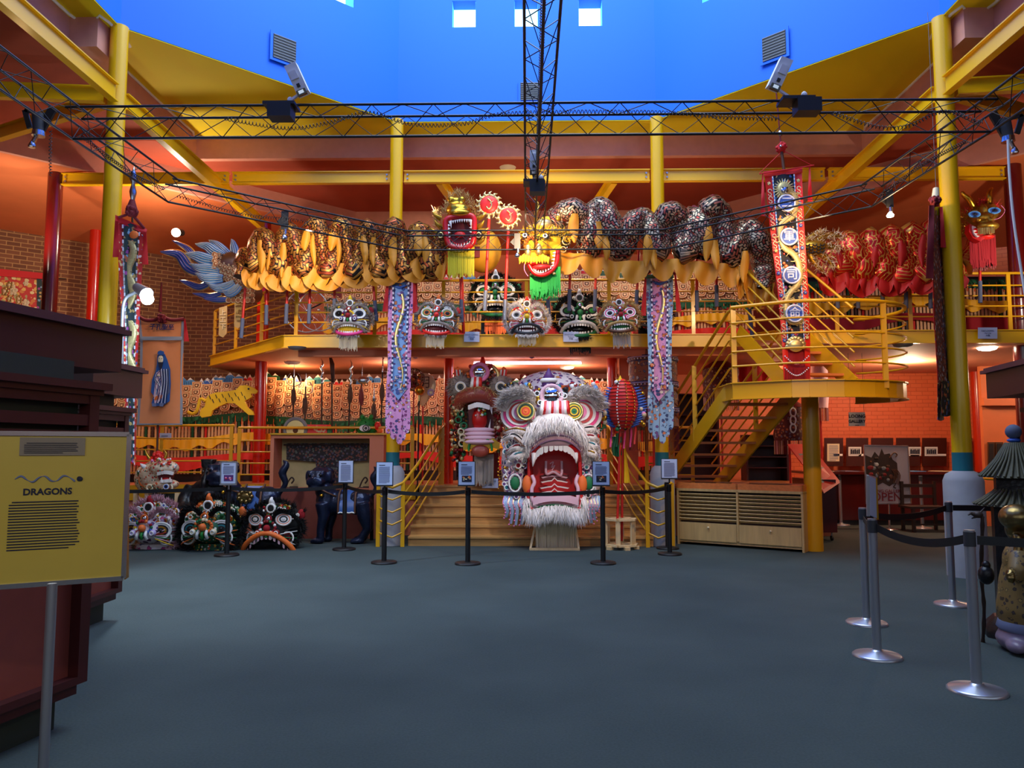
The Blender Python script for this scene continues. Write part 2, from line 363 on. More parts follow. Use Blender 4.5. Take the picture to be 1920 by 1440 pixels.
for i in range(8):
    wins = {0: [1.09, 2.13, 3.20], 7: [1.09, 2.13, 3.2], 1: [1.09, 2.13, 3.2]}.get(i, [1.09, 2.13, 3.2])
    a, d, n = drum_side(i, wins)
    for wx in wins:
        k += 1; mb = MB(); c = a+d*wx+n*.27
        mb.ext([c-d*.2+Vector((0, 0, 8.52)), c+d*.2+Vector((0, 0, 8.52)), c+d*.2+Vector((0, 0, 8.98)), c-d*.2+Vector((0, 0, 8.98))], n*.02, 'day')
        q = a+d*wx
        for sg in (-1, 1):
            e = q+d*sg*.197; mb.ext([e+n*.01+Vector((0, 0, 8.525)), e+n*.26+Vector((0, 0, 8.525)), e+n*.26+Vector((0, 0, 8.975)), e+n*.01+Vector((0, 0, 8.975))], -d*sg*.004, 'window_reveal')
        struct(mb, 'window_%d' % k)
# yellow soffit between the square void and the drum
SQ = 5.72; SY0, SY1 = 1.6, 12.9
mb = MB()
sq = [(-SQ, SY1), (SQ, SY1), (SQ, SY0), (-SQ, SY0)]
def flat(pts): mb.ext([Vector((x, y, 6.885)) for x, y in pts], (0, 0, .008), 'soffit_yellow')
flat([(-2.13, 12.35), (2.13, 12.35), (SQ, SY1), (-SQ, SY1)]); flat([(2.13, 12.35), (5.2, 9.4), (SQ, SY1)]); flat([(-5.2, 9.4), (-2.13, 12.35), (-SQ, SY1)])
flat([(5.2, 9.4), (5.2, 5.1), (SQ, 5.1), (SQ, SY1)]); flat([(-5.2, 5.1), (-5.2, 9.4), (-SQ, SY1), (-SQ, 5.1)])
flat([(5.2, 5.1), (2.13, 2.15), (SQ, SY0), (SQ, 5.1)]); flat([(-2.13, 2.15), (-5.2, 5.1), (-SQ, 5.1), (-SQ, SY0)]); flat([(2.13, 2.15), (-2.13, 2.15), (-SQ, SY0), (SQ, SY0)])
struct(mb, 'ceiling_soffit')
# pink fascia round the square void with notches at the outer columns
mb = MB()
SQ0, SY10, SY00 = SQ-.01, SY1-.01, SY0+.01
for (p, q, sd) in (((-SQ0, SY10), (SQ0, SY10), 1), ((SQ0, SY10), (SQ0, SY00), 1), ((-SQ0, SY00), (-SQ0, SY10), 1), ((SQ0, SY00), (-SQ0, SY00), 1)): qwall(mb, p, q, 6.5, 6.88, 'pink_plaster', .12, sd)
for sx in (-1, 1): mb.box2((sx*5.35, 9.15, 6.5), (sx*5.73, 9.8, 6.9), 'pink_plaster')
struct(mb, 'trim_1')
# conduit on the fascia edge
mb = MB(); z = 6.88; e = .05
mb.tube(smoothpath([(-SQ+e, 3, z), (-SQ+e, 9.05, z), (-5.31, 9.1, z), (-5.31, 9.85, z), (-SQ+e, 9.9, z), (-SQ+e, SY1-.25, z), (-SQ+.25, SY1-e, z), (0, SY1-e, z), (SQ-.25, SY1-e, z), (SQ-e, SY1-.25, z), (SQ-e, 9.9, z), (5.31, 9.85, z), (5.31, 9.1, z), (SQ-e, 9.05, z), (SQ-e, 3, z)], 4), .022, 'white', 6)
struct(mb, 'trim_5')
# ceilings of the gallery: upper flat ring then a lower ring
def ringoct(ap, cy=7.25): t = math.tan(PI/8)*ap; return [(-t, cy+ap), (t, cy+ap), (ap, cy+t), (ap, cy-t), (t, cy-ap), (-t, cy-ap), (-ap, cy-t), (-ap, cy+t)]
RO = ringoct(8.75)
mb = MB(); o8 = [Vector((x, y, 6.52)) for x, y in RO]; s4 = [Vector((x, y, 6.52)) for x, y in sq]
def tri(*q): mb.ext(list(q), (0, 0, .1), 'terracotta_plaster')
tri(s4[0], s4[1], o8[1], o8[0]); tri(s4[1], o8[2], o8[1]); tri(s4[1], s4[2], o8[3], o8[2]); tri(s4[2], o8[4], o8[3]); tri(s4[2], s4[3], o8[5], o8[4]); tri(s4[3], o8[6], o8[5]); tri(s4[3], s4[0], o8[7], o8[6]); tri(s4[0], o8[0], o8[7])
struct(mb, 'ceiling_upper')
mb = MB()
for i in range(8): RI = ringoct(8.735); qwall(mb, RI[i], RI[(i+1) % 8], 6.1, 6.52, 'pink_plaster', .08, 1)
struct(mb, 'trim_2')
WB = [(-15, 10.9), (-7.6, 16.9), (-5.2, 17.2), (5.5, 17.2), (8.2, 17.0), (15, 12.5)]
mb = MB(); OUT = [(-6, 18), (6, 18), (15.5, 13.5), (15.5, 3), (6, -3.5), (-6, -3.5), (-15.5, 3), (-15.5, 13.5)]
for i in range(8):
    j = (i+1) % 8; a, b = RO[i], RO[j]; c, d = OUT[j], OUT[i]
    mb.ext([Vector((*a, 6.12)), Vector((*b, 6.12)), Vector((*c, 5.72)), Vector((*d, 5.72))], (0, 0, .1), 'orange_plaster')
struct(mb, 'ceiling_lower')
# walls
mb = MB(); qwall(mb, (-15, 10.9), (-7.6, 16.9), 0, 6.0, 'brick_brown'); struct(mb, 'wall_left')
mb = MB(); qwall(mb, (-7.6, 16.9), (-5.2, 17.2), 0, 6.0, 'brick_brown'); qwall(mb, (-5.2, 17.2), (3.0, 17.2), 0, 3.3, 'brick_brown'); struct(mb, 'wall_back')
mb = MB(); qwall(mb, (-5.2, 17.2), (5.5, 17.2), 3.3, 6.0, 'orange_plaster'); qwall(mb, (3.0, 17.2), (5.5, 17.2), 0, 3.3, 'salmon_plaster'); struct(mb, 'wall_back_upper')
mb = MB(); qwall(mb, (5.5, 17.2), (9.6, 16.9), 0, 6.0, 'brick_orange'); qwall(mb, (9.6, 16.9), (15, 13.2), 0, 6.0, 'brick_orange'); struct(mb, 'wall_right')
mb = MB(); qwall(mb, (-15, -6), (-15, 10.9), 0, 6, 'brick_brown'); qwall(mb, (15, 13.2), (15, -6), 0, 6, 'orange_plaster'); qwall(mb, (15, -6), (-15, -6), 0, 3.0, 'terracotta_plaster'); struct(mb, 'wall_front')
# columns
def column(x, y, z0, z1, r, m, band=None, plinth=None):
    mb = MB(); mb.cyl((x, y, z0), (x, y, z1), r, m, n=28)
    if band: mb.cyl((x, y, band[0]), (x, y, band[1]), r+.003, 'teal', n=28)
    if plinth: mb.lathe((x, y, 0), [(plinth+.02, 0), (plinth+.02, 1.12), (plinth-.01, 1.2), (r+.01, 1.24)], 'concrete', 24)
    return struct(mb, 'column')
for sx in (-1, 1):
    column(sx*2.13, 12.3, 0 if sx < 0 else 0, 6.9, .105, 'yellow_paint', (1.22, 1.45), .17)
    column(sx*5.22, 9.42, 0, 6.9, .108, 'yellow_paint', (1.24, 1.46), .2)
column(-7.84, 12.4, 0, 6.1, .115, 'maroon_paint'); column(7.9, 12.4, 0, 6.1, .13, 'maroon_paint')
column(-5.0, 14.4, 0, 5.8, .11, 'red_paint'); column(-8.6, 15.0, 0, 5.85, .12, 'red_paint'); column(5.1, 14.4, 3.3, 5.8, .11, 'red_paint')
column(-1.42, 14.0, .88, 3.14, .09, 'orange_red_paint'); column(1.55, 14.0, .88, 3.14, .09, 'orange_red_paint')
column(9.6, 16.6, 0, 3.14, .13, 'orange_red_paint'); column(-.05, 16.6, .88, 3.1, .1, 'maroon_paint'); column(1.75, 15.9, 3.35, 5.9, .13, 'red_paint'); column(-1.6, 15.9, 3.35, 5.9, .11, 'red_paint')
# steel beams
def beam(a, b, h=.2): mb = MB(); mb.ibeam(a, b, h, .1, 'yellow_paint'); return struct(mb, 'beam')
zb = 5.97
for a, b in ((-7.72, -4.93), (-4.87, -2.24), (-2.02, 2.02), (2.24, 4.87), (4.93, 7.77)):
    mb = MB(); mb.ibeam((a, 12.4, zb), (b, 12.4, zb), .2, .1, 'yellow_paint')
    for q, s in ((a, 1), (b, -1)):
        for dz in (-.035, .035): mb.cyl((q+s*.06, 12.38, zb+dz), (q+s*.06, 12.36, zb+dz), .016, 'brushed_steel', n=6)
    struct(mb, 'beam')
for sx in (-1, 1):
    beam((sx*5.18, 9.3, zb), (sx*5.18, 3.0, zb), .24); beam((sx*5.18, 9.55, zb), (sx*4.98, 14.35, zb-.25), .22)
    beam((sx*5.3, 9.6, zb+.1), (sx*9.8, 11.8, zb+.1)); beam((sx*1.45, 12.5, zb), (sx*1.0, 15.0, zb-.2)); beam((sx*5.35, 9.35, zb), (sx*9.5, 9.0, zb+.05))
# stage and steps
mb = MB(); mb.box2((-6.4, 13.62, .84), (5.25, 17.2, .88), 'deck_wood'); mb.box2((-6.4, 13.64, 0), (-1.95, 13.7, .84), 'salmon_plaster'); mb.box2((2.0, 13.64, 0), (5.25, 13.7, .84), 'salmon_plaster'); mb.box2((5.2, 13.7, 0), (5.25, 17.2, .84), 'salmon_plaster')
mb.box2((-6.4, 13.6, .62), (-1.95, 13.63, .88), 'rail_yellow'); mb.box2((2.0, 13.6, .7), (5.25, 13.63, .88), 'deep_red'); struct(mb, 'floor_stage')
mb = MB(); mb.ext([Vector((-6.4, 13.6, 0)), Vector((-15, 8.4, 0)), Vector((-15, 12, 0)), Vector((-7.6, 16.9, 0)), Vector((-6.4, 17.1, 0))], (0, 0, .86), 'salmon_plaster'); qwall(mb, (-6.4, 13.58), (-14.9, 8.44), .62, .88, 'rail_yellow', .03); struct(mb, 'floor_stage_left')
mb = MB(); n = 6
for i in range(n):
    y = 12.15+i*.245; z = .88*(i+1)/n
    mb.box2((-1.85, y, 0 if i == 0 else .88*i/n-.02), (1.95, 13.65, z-.03), 'stair_wood'); mb.box2((-1.85, y-.03, z-.03), (1.95, 13.65, z), 'stair_wood')
struct(mb, 'stairs_stage')
# mezzanine deck
mb = MB(); poly_slab(mb, [(-3.95, 12.45), (3.6, 12.45), (3.9, 12.1), (15, 12.1), (15, 12.5), (9.6, 16.8), (5.5, 17.1), (-5.2, 17.1), (-6.3, 16.9), (-6.3, 15.2)], 3.14, 3.34, 'salmon_plaster'); struct(mb, 'floor_mezzanine')
mb = MB(); h = .21
def fas(a, b): mb.ibeam((a[0], a[1], 3.245), (b[0], b[1], 3.245), h, .08, 'yellow_paint')
fas((-3.95, 12.42), (3.6, 12.42)); fas((3.6, 12.42), (3.9, 12.07)); fas((3.9, 12.07), (15, 12.07)); fas((-3.95, 12.42), (-6.3, 15.2)); fas((-6.3, 15.2), (-6.3, 16.9))
struct(mb, 'trim_3')
mb = MB(); mb.box2((-3.8, 12.7, 3.03), (3.3, 12.8, 3.14), 'salmon_plaster'); mb.box2((-5, 16.9, 3.04), (3.0, 17.2, 3.14), 'pink_plaster'); struct(mb, 'trim_4')
mb = MB()
mb.ext([Vector((1.9, 12.9, 3.14)), Vector((2.3, 12.9, 3.14)), Vector((2.3, 16.8, 3.14)), Vector((1.9, 16.8, 3.14))], (0, 0, -.08), 'salmon_plaster'); mb.box2((1.68, 14.0, .88), (2.0, 14.1, 3.14), 'salmon_plaster'); struct(mb, 'wall_stage_return')
# ================================================================ RAILINGS, STAIR, TRUSS, LAMPS
def railing(name, label, pts, z0, top, nmid, posts, group=None, endclose=True, gap=.165, m='rail_yellow', r=.022):
    "pts: plan polyline; rails follow it"
    T = thing(name, label, 'railing', (pts[0][0], pts[0][1], z0), group)
    for i in range(nmid+1):
        z = top-i*gap if i == 0 else top-.03-i*gap
        part(T, 'top_rail' if i == 0 else 'rail', lambda mb: mb.tube([(x, y, z) for x, y in pts], r if i == 0 else .013, m, 8))
    for x, y in posts: part(T, 'post', lambda mb: mb.box2((x-.03, y-.012, z0), (x+.03, y+.012, top), m))
    return T
railing('railing', 'yellow steel railing along the front edge of the upper gallery', [(-3.85, 12.55), (3.55, 12.55), (3.8, 12.3)], 3.34, 4.27, 4, [(-3.8, 12.55), (-2.5, 12.55), (-1.37, 12.55), (0, 12.55), (1.35, 12.55), (2.72, 12.55)])
railing('railing', 'yellow steel railing at the left end of the upper gallery, beside the brick wall', [(-3.9, 12.6), (-6.25, 15.25)], 3.34, 4.27, 4, [(-4.7, 13.5), (-5.5, 14.4), (-6.25, 15.25)])
railing('railing', 'yellow steel railing of the upper gallery right of the round landing', [(4.9, 12.18), (12, 12.18)], 3.34, 4.27, 4, [(4.9, 12.18), (6.05, 12.18), (7.6, 12.18), (9, 12.18)])
railing('railing', 'yellow railing in front of the long dragon on the left of the stage', [(-13, 9.6), (-9.2, 11.9), (-6.5, 13.68), (-5.2, 13.68)], .88, 1.92, 4, [(-9.2, 11.9), (-7.6, 12.95), (-6.5, 13.68), (-5.25, 13.68)], gap=.2)
railing('railing', 'yellow railing above the robe niche at the stage front', [(-5.12, 13.66), (-2.0, 13.66)], .88, 1.88, 4, [(-5.1, 13.66), (-2.02, 13.66)], gap=.2)
railing('railing', 'yellow railing on the right of the stage behind the lantern pole', [(2.1, 13.66), (2.9, 13.66)], .88, 1.88, 4, [(2.1, 13.66), (2.9, 13.66)], gap=.2)
def stair_rail(label, x, y0, z0, y1, z1, x1):
    T = thing('stair_handrail', label, 'handrail', (x, y0, 0))
    for i in range(5):
        dz = -.19*i
        part(T, 'rail', lambda mb: mb.tube(smoothpath([(x-(.38 if x < 0 else -.38), y0, z0+dz), (x, y0, z0+dz), (x1, y1, z1+dz), (x1-(.0), y1+.2, z1+dz)], 3), .024 if i == 0 else .014, 'rail_yellow', 8))
    part(T, 'post', lambda mb: mb.box2((x-.03, y0-.02, 0), (x+.03, y0+.02, z0), 'rail_yellow'))
    part(T, 'post', lambda mb: mb.box2((x-.38*(1 if x < 0 else -1)-.03, y0-.02, 0), (x-.38*(1 if x < 0 else -1)+.03, y0+.02, z0), 'rail_yellow'))
    part(T, 'post', lambda mb: mb.box2((x1-.05, y1-.02, .88), (x1+.05, y1+.02, z1), 'rail_yellow'))
stair_rail('yellow handrail with ladder-like bars at the left of the wooden stage steps', -1.92, 12.05, .98, 13.6, 1.88, -1.5)
stair_rail('yellow handrail with ladder-like bars at the right of the wooden stage steps', 1.85, 12.05, .98, 13.6, 1.88, 1.45)
# staircase with round landing
LZ = 2.42
T = thing('staircase', 'yellow steel dog-leg staircase with orange timber treads and a round landing on one post', 'staircase', (4.26, 11.86, 0))
LP = [(2.9, 11.95), (2.9, 10.9)]+[(4.15+1.28*math.cos(t), 11.3+.95*math.sin(t)) for t in [PI*1.35+i*PI*.9/16 for i in range(17)]]+[(5.2, 11.95)]
part(T, 'landing', lambda mb: mb.ext([Vector((x, y, LZ-.05)) for x, y in LP], (0, 0, .05), 'rail_yellow'))
def lf(mb):
    for i in range(len(LP)-1): mb.ibeam((*LP[i], LZ-.11), (*LP[i+1], LZ-.11), .24, .07, 'rail_yellow')
part(T, 'landing_edge_beam', lf)
part(T, 'post', lambda mb: mb.cyl((4.26, 11.7, 0), (4.26, 11.7, LZ-.05), .125, 'rail_yellow', n=24), 'thick yellow post')
FD = Vector((-.26, 1, 0)); SL = -1.54/2.4
def fl(p, d): return Vector(p)+FD*d+Vector((0, 0, SL*d))
for dx, nm in ((0, 'left'), (.95, 'right')): part(T, 'stringer', lambda mb: mb.bar(fl((2.93+dx, 11.2, LZ-.08), 0), fl((2.93+dx, 11.2, LZ-.08), 2.45), .03, .26, 'rail_yellow'))
for i in range(8): part(T, 'tread', lambda mb: mb.box(fl((2.93+.475, 11.36, LZ-.20), .1+i*.29)-Vector((0, 0, 0)), (.92, .26, .035), 'tread_wood', rz=.1))
UD = Vector((-.36, 1.1, .93))
for dx in (0, .95): part(T, 'stringer', lambda mb: mb.bar(Vector((3.68+dx, 11.0, LZ-.02)), Vector((3.68+dx, 11.0, LZ-.02))+UD, .03, .24, 'rail_yellow'))
for i in range(4): part(T, 'tread', lambda mb: mb.box(Vector((3.68+.475, 11.05, LZ))+UD*((i+.8)/5), (.92, .26, .035), 'tread_wood', rz=.15))
for i in range(5):
    z = LZ+1.08-(.0 if i == 0 else .02)-i*.205
    part(T, 'top_rail' if i == 0 else 'rail', lambda mb: mb.tube([(x+(.03 if k > 1 else .0), y-.0, z) for k, (x, y) in enumerate(LP[1:])], .026 if i == 0 else .014, 'rail_yellow', 8))
    a = Vector((2.95, 11.0, z)); part(T, 'flight_rail', lambda mb: mb.tube([a, fl(a, 0)+Vector((0, .25, 0)), fl(a, 2.5)+Vector((0, .25, 0))], .024 if i == 0 else .013, 'rail_yellow', 8))
    a2 = Vector((3.88, 11.25, z-.05)); part(T, 'flight_rail', lambda mb: mb.tube([a2, fl(a2, 2.45)], .02 if i == 0 else .013, 'rail_yellow', 8))
    a3 = Vector((3.68, 10.95, z)); part(T, 'flight_rail', lambda mb: mb.tube([a3, a3+UD*1.05], .02 if i == 0 else .013, 'rail_yellow', 8))
    a4 = Vector((4.63, 10.95, z)); part(T, 'flight_rail', lambda mb: mb.tube([a4, a4+UD*1.05], .02 if i == 0 else .013, 'rail_yellow', 8))
for (x, y, za, zb_) in [(2.93, 10.92, LZ, LZ+1.08), (4.85, 10.5, LZ, LZ+1.08), (2.66, 12.3, LZ-.7, LZ+.4), (2.45, 13.2, LZ-1.3, LZ-.2), (3.62, 12.3, LZ-.7, LZ+.4)]:
    part(T, 'post', lambda mb: mb.box2((x-.035, y-.015, za-.1), (x+.035, y+.015, zb_), 'rail_yellow'))
# black triangular lighting truss
TZ = 4.64
def truss(name, label, A, B, cable=True, w_=.27, h_=.26):
    T = thing(name, label, 'lighting truss', A, 'black lighting truss sections hung over the hall')
    A = Vector(A); B = Vector(B); d = (B-A); L = d.length; d.normalize(); s_ = d.cross(Vector((0, 0, 1))).normalized()
    c3 = [s_*w_/2+Vector((0, 0, h_*.5)), -s_*w_/2+Vector((0, 0, h_*.5)), Vector((0, 0, -h_*.5))]
    for c in c3: part(T, 'chord', lambda mb: mb.cyl(A+c, B+c, .0125, 'black', n=6))
    n = max(2, int(L/.3)); n += n % 2
    def lac(mb):
        for a, b in ((0, 1), (1, 2), (2, 0)):
            for i in range(n):
                p, q = (a, b) if i % 2 else (b, a)
                mb.cyl(A+c3[p]+d*(L*i/n), A+c3[q]+d*(L*(i+1)/n), .0045, 'black', n=4, caps=False)
    part(T, 'lacing', lac)
    return T
def coil(label, pts, r=.018, pitch=.035):
    path = smoothpath(pts, 12); out = []; L = 0; prev = None
    for p in path:
        if prev is not None: L += (p-prev).length
        prev = p; out.append((L, p))
    n = int(L/pitch*7); res = []; j = 0
    for i in range(n):
        s = L*i/n
        while j < len(out)-2 and out[j+1][0] < s: j += 1
        a, b = out[j], out[j+1]; f = (s-a[0])/max(1e-6, b[0]-a[0]); p = a[1].lerp(b[1], f); dd = (b[1]-a[1]).normalized()
        x = dd.cross(Vector((.1, .2, 1))).normalized(); y = dd.cross(x); t = 2*PI*s/pitch
        res.append(p+(x*math.cos(t)+y*math.sin(t))*r)
    mb = MB(); mb.tube(res, .004, 'black', 4); return single(mb, 'coiled_cable', label, 'cable', group='coiled black lamp cables')
TX = 4.42; tp = [(-TX, 7.22), (-4.38, 9.15), (-1.85, 11.5), (2.1, 11.5), (4.3, 9.5), (TX, 7.22)]
truss('lighting_truss', 'long straight black truss crossing the hall in front of the blue drum', (-TX, 7.22, TZ), (TX, 7.22, TZ))
lb = ['black truss running from the left floodlight back past the left yellow column', 'black slanting truss in front of the scaly blue-finned tail', 'black truss across the upper gallery in front of the open-mouthed dragon heads', 'black truss in front of the tall three-medallion banner', 'black truss running from the right spotlight past the right yellow column']
for i in range(5): truss('lighting_truss', lb[i], (*tp[i], TZ), (*tp[i+1], TZ))
truss('lighting_truss', 'black truss at the upper left corner of the view', (-TX, 7.22, TZ), (-TX, 3.2, TZ)); truss('lighting_truss', 'black truss at the upper right corner, right of the white cord', (TX, 7.22, TZ), (TX, 3.2, TZ))
truss('lighting_truss', 'black truss pointing from the gallery over the viewer, crossing the blue wall', (.12, 11.45, TZ), (.12, 2.9, TZ))
z = TZ-.02
coil('coiled cable sagging along the long straight truss in front of the blue drum', [(-2.9, 7.15, z+.05), (-2.3, 7.15, z-.05), (-1.9, 7.15, z), (-1.5, 7.15, z+.1), (-1.1, 7.15, z-.02), (-.6, 7.15, z-.02), (-.15, 7.15, z+.08), (1.2, 7.15, z+.08), (1.9, 7.15, z+.02), (2.4, 7.15, z)])
coil('coiled cable sagging on the long truss right of the right projector', [(2.9, 7.15, z+.06), (3.3, 7.15, z-.08), (3.6, 7.15, z-.08), (3.95, 7.15, z+.06), (4.3, 7.15, z-.06)])
coil('coiled cable along the truss past the left yellow column', [(-4.45, 7.4, z), (-4.4, 8.3, z-.06), (-4.36, 9.0, z)])
coil('coiled cable along the truss in front of the blue-finned tail', [(-4.3, 9.2, z-.02), (-3.7, 9.8, z-.07), (-3.1, 10.35, z), (-2.6, 10.8, z-.08)])
coil('coiled cable hanging inside the truss above the viewer', [(.12, 4.2, z), (.12, 5.3, z+.02), (.12, 6.2, z-.04), (.12, 7.3, z-.02), (.12, 9, z)])
coil('coiled cable along the truss past the right yellow column', [(4.4, 7.6, z-.05), (4.36, 8.4, z), (4.3, 9.3, z-.05)])
coil('coiled cable hanging down from the left floodlight beside the dark red column', [P(95, 245, 7.2), P(94, 300, 7.3), P(96, 330, 7.3)], .012)
def projector(px, py, Y, label, lean, s=1):
    c = P(px, py, Y); T = thing('projector', label, 'projector', c)
    M = Matrix.Rotation(lean, 3, 'Y') @ Matrix.Rotation(.25, 3, 'X')
    part(T, 'base_tray', lambda mb: (mb.box(c+Vector((0, 0, 0)), (.30*s, .2, .03), 'black'), mb.box(c+Vector((lean*.1+.05*s, -.03, -.07)), (.22*s, .16, .13), 'black'))).__setitem__('label', 'black tray')
    b = c+Vector((-lean*.35, 0, .24))
    def body(mb):
        mb.box(b+Vector((0, 0, .02)), (.115*s, .15, .28*s), 'white', M=M); mb.box(b+M @ Vector((0, -.08, .05)), (.07*s, .02, .08), 'white', M=M); mb.box(b+M @ Vector((0, -.08, -.05)), (.03, .02, .03), 'black', M=M)
    part(T, 'housing', body, 'white tilted housing')
    part(T, 'lens', lambda mb: (mb.box(b+M @ Vector((0, -.07, -.12)), (.09, .06, .05), 'gloss_black', M=M), mb.box(b+M @ Vector((0, -.105, -.12)), (.05, .01, .03), 'silver', M=M)))
    part(T, 'yoke', lambda mb: mb.bar(c, b+M @ Vector((0, 0, -.1)), .03, .02, 'white'))
    part(T, 'bulb', lambda mb: mb.sph(c+Vector((.08 if lean > 0 else .08, 0, .06)), (.028, .028, .035), 'white'))
    return T
projector(528, 200, 7.05, 'white projector tilted left on a black tray above the left of the long truss', -.42)
projector(1492, 190, 7.05, 'white projector tilted right on a black tray above the right of the long truss', .42)
T = projector(1001, 343, 8.6, 'small white projector standing inside the central truss over the gallery', 0, .8)
mat('lamp_glow', (255, 236, 200), emit=40); mat('lamp_glow_cool', (235, 245, 255), emit=40)
def barnlamp(px, py, Y, label, lit=False, drop=.0, tilt=0, s=1):
    c = P(px, py, Y); T = thing('spotlight', label, 'spotlight', c)
    M = Matrix.Rotation(tilt, 3, 'Y')
    part(T, 'flap', lambda mb: mb.box(c, (.10*s, .012, .26*s), 'black', M=M), 'black square flap')
    part(T, 'bracket', lambda mb: (mb.bar(c+Vector((-.09*s, .03, .02)), c+Vector((.02, .03, -.08*s)), .02, .09*s, 'black'), mb.cyl(c+Vector((0, .05, .1*s)), c+Vector((0, .05, -.12*s)), .012, 'black')))
    part(T, 'socket', lambda mb: mb.cyl(c+Vector((.01, 0, -.13*s)), c+Vector((.01, 0, -.2*s)), .028*s, 'silver', n=12), 'silver lamp holder')
    part(T, 'bulb', lambda mb: mb.lathe(c+Vector((0, 0, -.28*s)), [(.008, 0), (.045*s, .01), (.05*s, .03), (.02*s, .075*s)], 'lamp_glow' if lit else 'silver', 12))
    return T
barnlamp(534, 413, 10.45, 'unlit black spotlight in front of the left coil of the gold dragon')
barnlamp(970, 452, 11.35, 'black flap spotlight just left of the yellow furry dragon head', s=.9)
barnlamp(1668, 372, 9.3, 'lit black spotlight above the red dragon coils', True, s=.85)
light('POINT', 'lit_spotlight_bulb', P(1666, 404, 9.25), 22, WARM, .05)
def cornerlamp(px, py, Y, label, sx):
    c = P(px, py, Y); T = thing('spotlight', label, 'spotlight', c)
    part(T, 'yoke', lambda mb: (mb.bar(c+Vector((-.16*sx, 0, .1)), c+Vector((-.1*sx, 0, -.08)), .02, .05, 'black'), mb.bar(c+Vector((.12*sx, .0, .12)), c+Vector((.0, 0, -.12)), .025, .08, 'black'), mb.bar(c+Vector((-.16*sx, 0, .1)), c+Vector((.03*sx, 0, .04)), .02, .03, 'black')))
    part(T, 'housing', lambda mb: mb.cyl(c+Vector((-.02, 0, .05)), c+Vector((0, -.02, -.13)), .06, 'dark_grey', .05))
    part(T, 'reflector', lambda mb: mb.cyl(c+Vector((0, -.02, -.12)), c+Vector((.0, -.02, -.17)), .055, 'silver', .06))
    part(T, 'bulb', lambda mb: (mb.cyl(c+Vector((-.02*sx, -.02, -.17)), c+Vector((-.04*sx, -.03, -.23)), .02, 'silver'), mb.lathe(c+Vector((-.05*sx, -.03, -.29)), [(.03, 0), (.036, .02), (.012, .07)], 'silver', 12)))
cornerlamp(76, 225, 7.2, 'black floodlight with silver bulb at the left corner of the truss', 1)
cornerlamp(1886, 235, 7.2, 'black floodlight with silver bulb at the right corner of the truss', -1)
mb = MB(); mb.tube(smoothpath([P(1890, 262, 7.1), P(1893, 330, 7.1), P(1903, 430, 7.1), P(1930, 600, 7.1)], 5), .012, 'white', 6); single(mb, 'cord', 'white cord hanging from the right corner spotlight', 'cord')
def clamp_lamp(px, py, Y, label, e, col=(1, .8, .55), r=.075, mm='lamp_glow'):
    c = P(px, py, Y); T = thing('display_lamp', label, 'lamp', c)
    part(T, 'bulb', lambda mb: mb.sph(c, r, mm), 'glowing white bulb'); part(T, 'holder', lambda mb: mb.cyl(c+Vector((0, .05, .02)), c+Vector((.0, .22, .06)), r*.8, 'dark_grey'))
    light('POINT', 'display_lamp_light', c+Vector((0, -.16, -.02)), e, col, r)
clamp_lamp(330, 436, 13.2, 'glaring warm lamp under the orange ceiling above the blue fin tips', 120, (1, .84, .66))
clamp_lamp(1072, 487, 12.7, 'small glaring lamp between the pearl poles and the gold dragon coils', 18, r=.035)
clamp_lamp(1250, 478, 12.9, 'small glaring lamp just right of the right inner yellow column', 22, r=.035)
c = P(275, 560, 8.6)
T = thing('floodlight', 'cool white floodlight on a bent metal arm in front of the left black banner', 'lamp', P(230, 700, 8.6))
part(T, 'arm', lambda mb: mb.tube(smoothpath([P(229, 700, 8.6), P(229, 600, 8.6), P(234, 562, 8.6), P(250, 550, 8.6), P(262, 545, 8.6)], 4), .02, 'brushed_steel', 8))
part(T, 'hood', lambda mb: mb.cyl(P(256, 538, 8.6), P(275, 552, 8.5), .05, 'brushed_steel', .08)); part(T, 'bulb', lambda mb: mb.sph(P(276, 560, 8.5), .07, 'lamp_glow_cool'), 'glaring white bulb')
light('POINT', 'floodlight_light', P(280, 572, 8.3), 60, COOL, .08)
# vents on the drum
def vent(px, py, Y, label, nx, ny, w_=.36):
    c = P(px, py, Y); n = Vector((nx, ny, 0)).normalized(); t = Vector((0, 0, 1)).cross(n)
    T = thing('wall_vent', label, 'vent', c, 'vents on the blue drum'); z = Vector((0, 0, 1))
    part(T, 'frame', lambda mb: mb.ext([c+t*a*w_*.62+z*b*w_*.62 for a, b in ((-1, -1), (1, -1), (1, 1), (-1, 1))], n*.012, 'drum_blue'))
    part(T, 'backing', lambda mb: mb.ext([c+n*.014+t*a*w_*.5+z*b*w_*.5 for a, b in ((-1, -1), (1, -1), (1, 1), (-1, 1))], n*.004, 'black'))
    def sl(mb):
        for i in range(9): q = c+n*.022+z*(w_*(i/8-.5)*.95); mb.bar(q-t*w_*.48, q+t*w_*.48, .006, .012, 'grey')
    part(T, 'louvre', sl)
def onwall(px, py, a, b):
    "where a pixel's ray meets the vertical wall through a and b"
    r = Vector(ray(px, py)); d = Vector((b[0]-a[0], b[1]-a[1])); k = r.x*d.y-r.y*d.x; t = (a[0]*d.y-a[1]*d.x)/k; return t*r.y
vent(533, 93, onwall(533, 93, OC[7], OC[0])-.03, 'square louvred vent on the left face of the blue drum', 1, -1.05); vent(1452, 87, onwall(1452, 87, OC[1], OC[2])-.03, 'square louvred vent on the right face of the blue drum', -1, -1.05)
vent(993, 172, 12.33, 'square louvred vent on the central face of the blue drum behind the truss', 0, -1, .3)
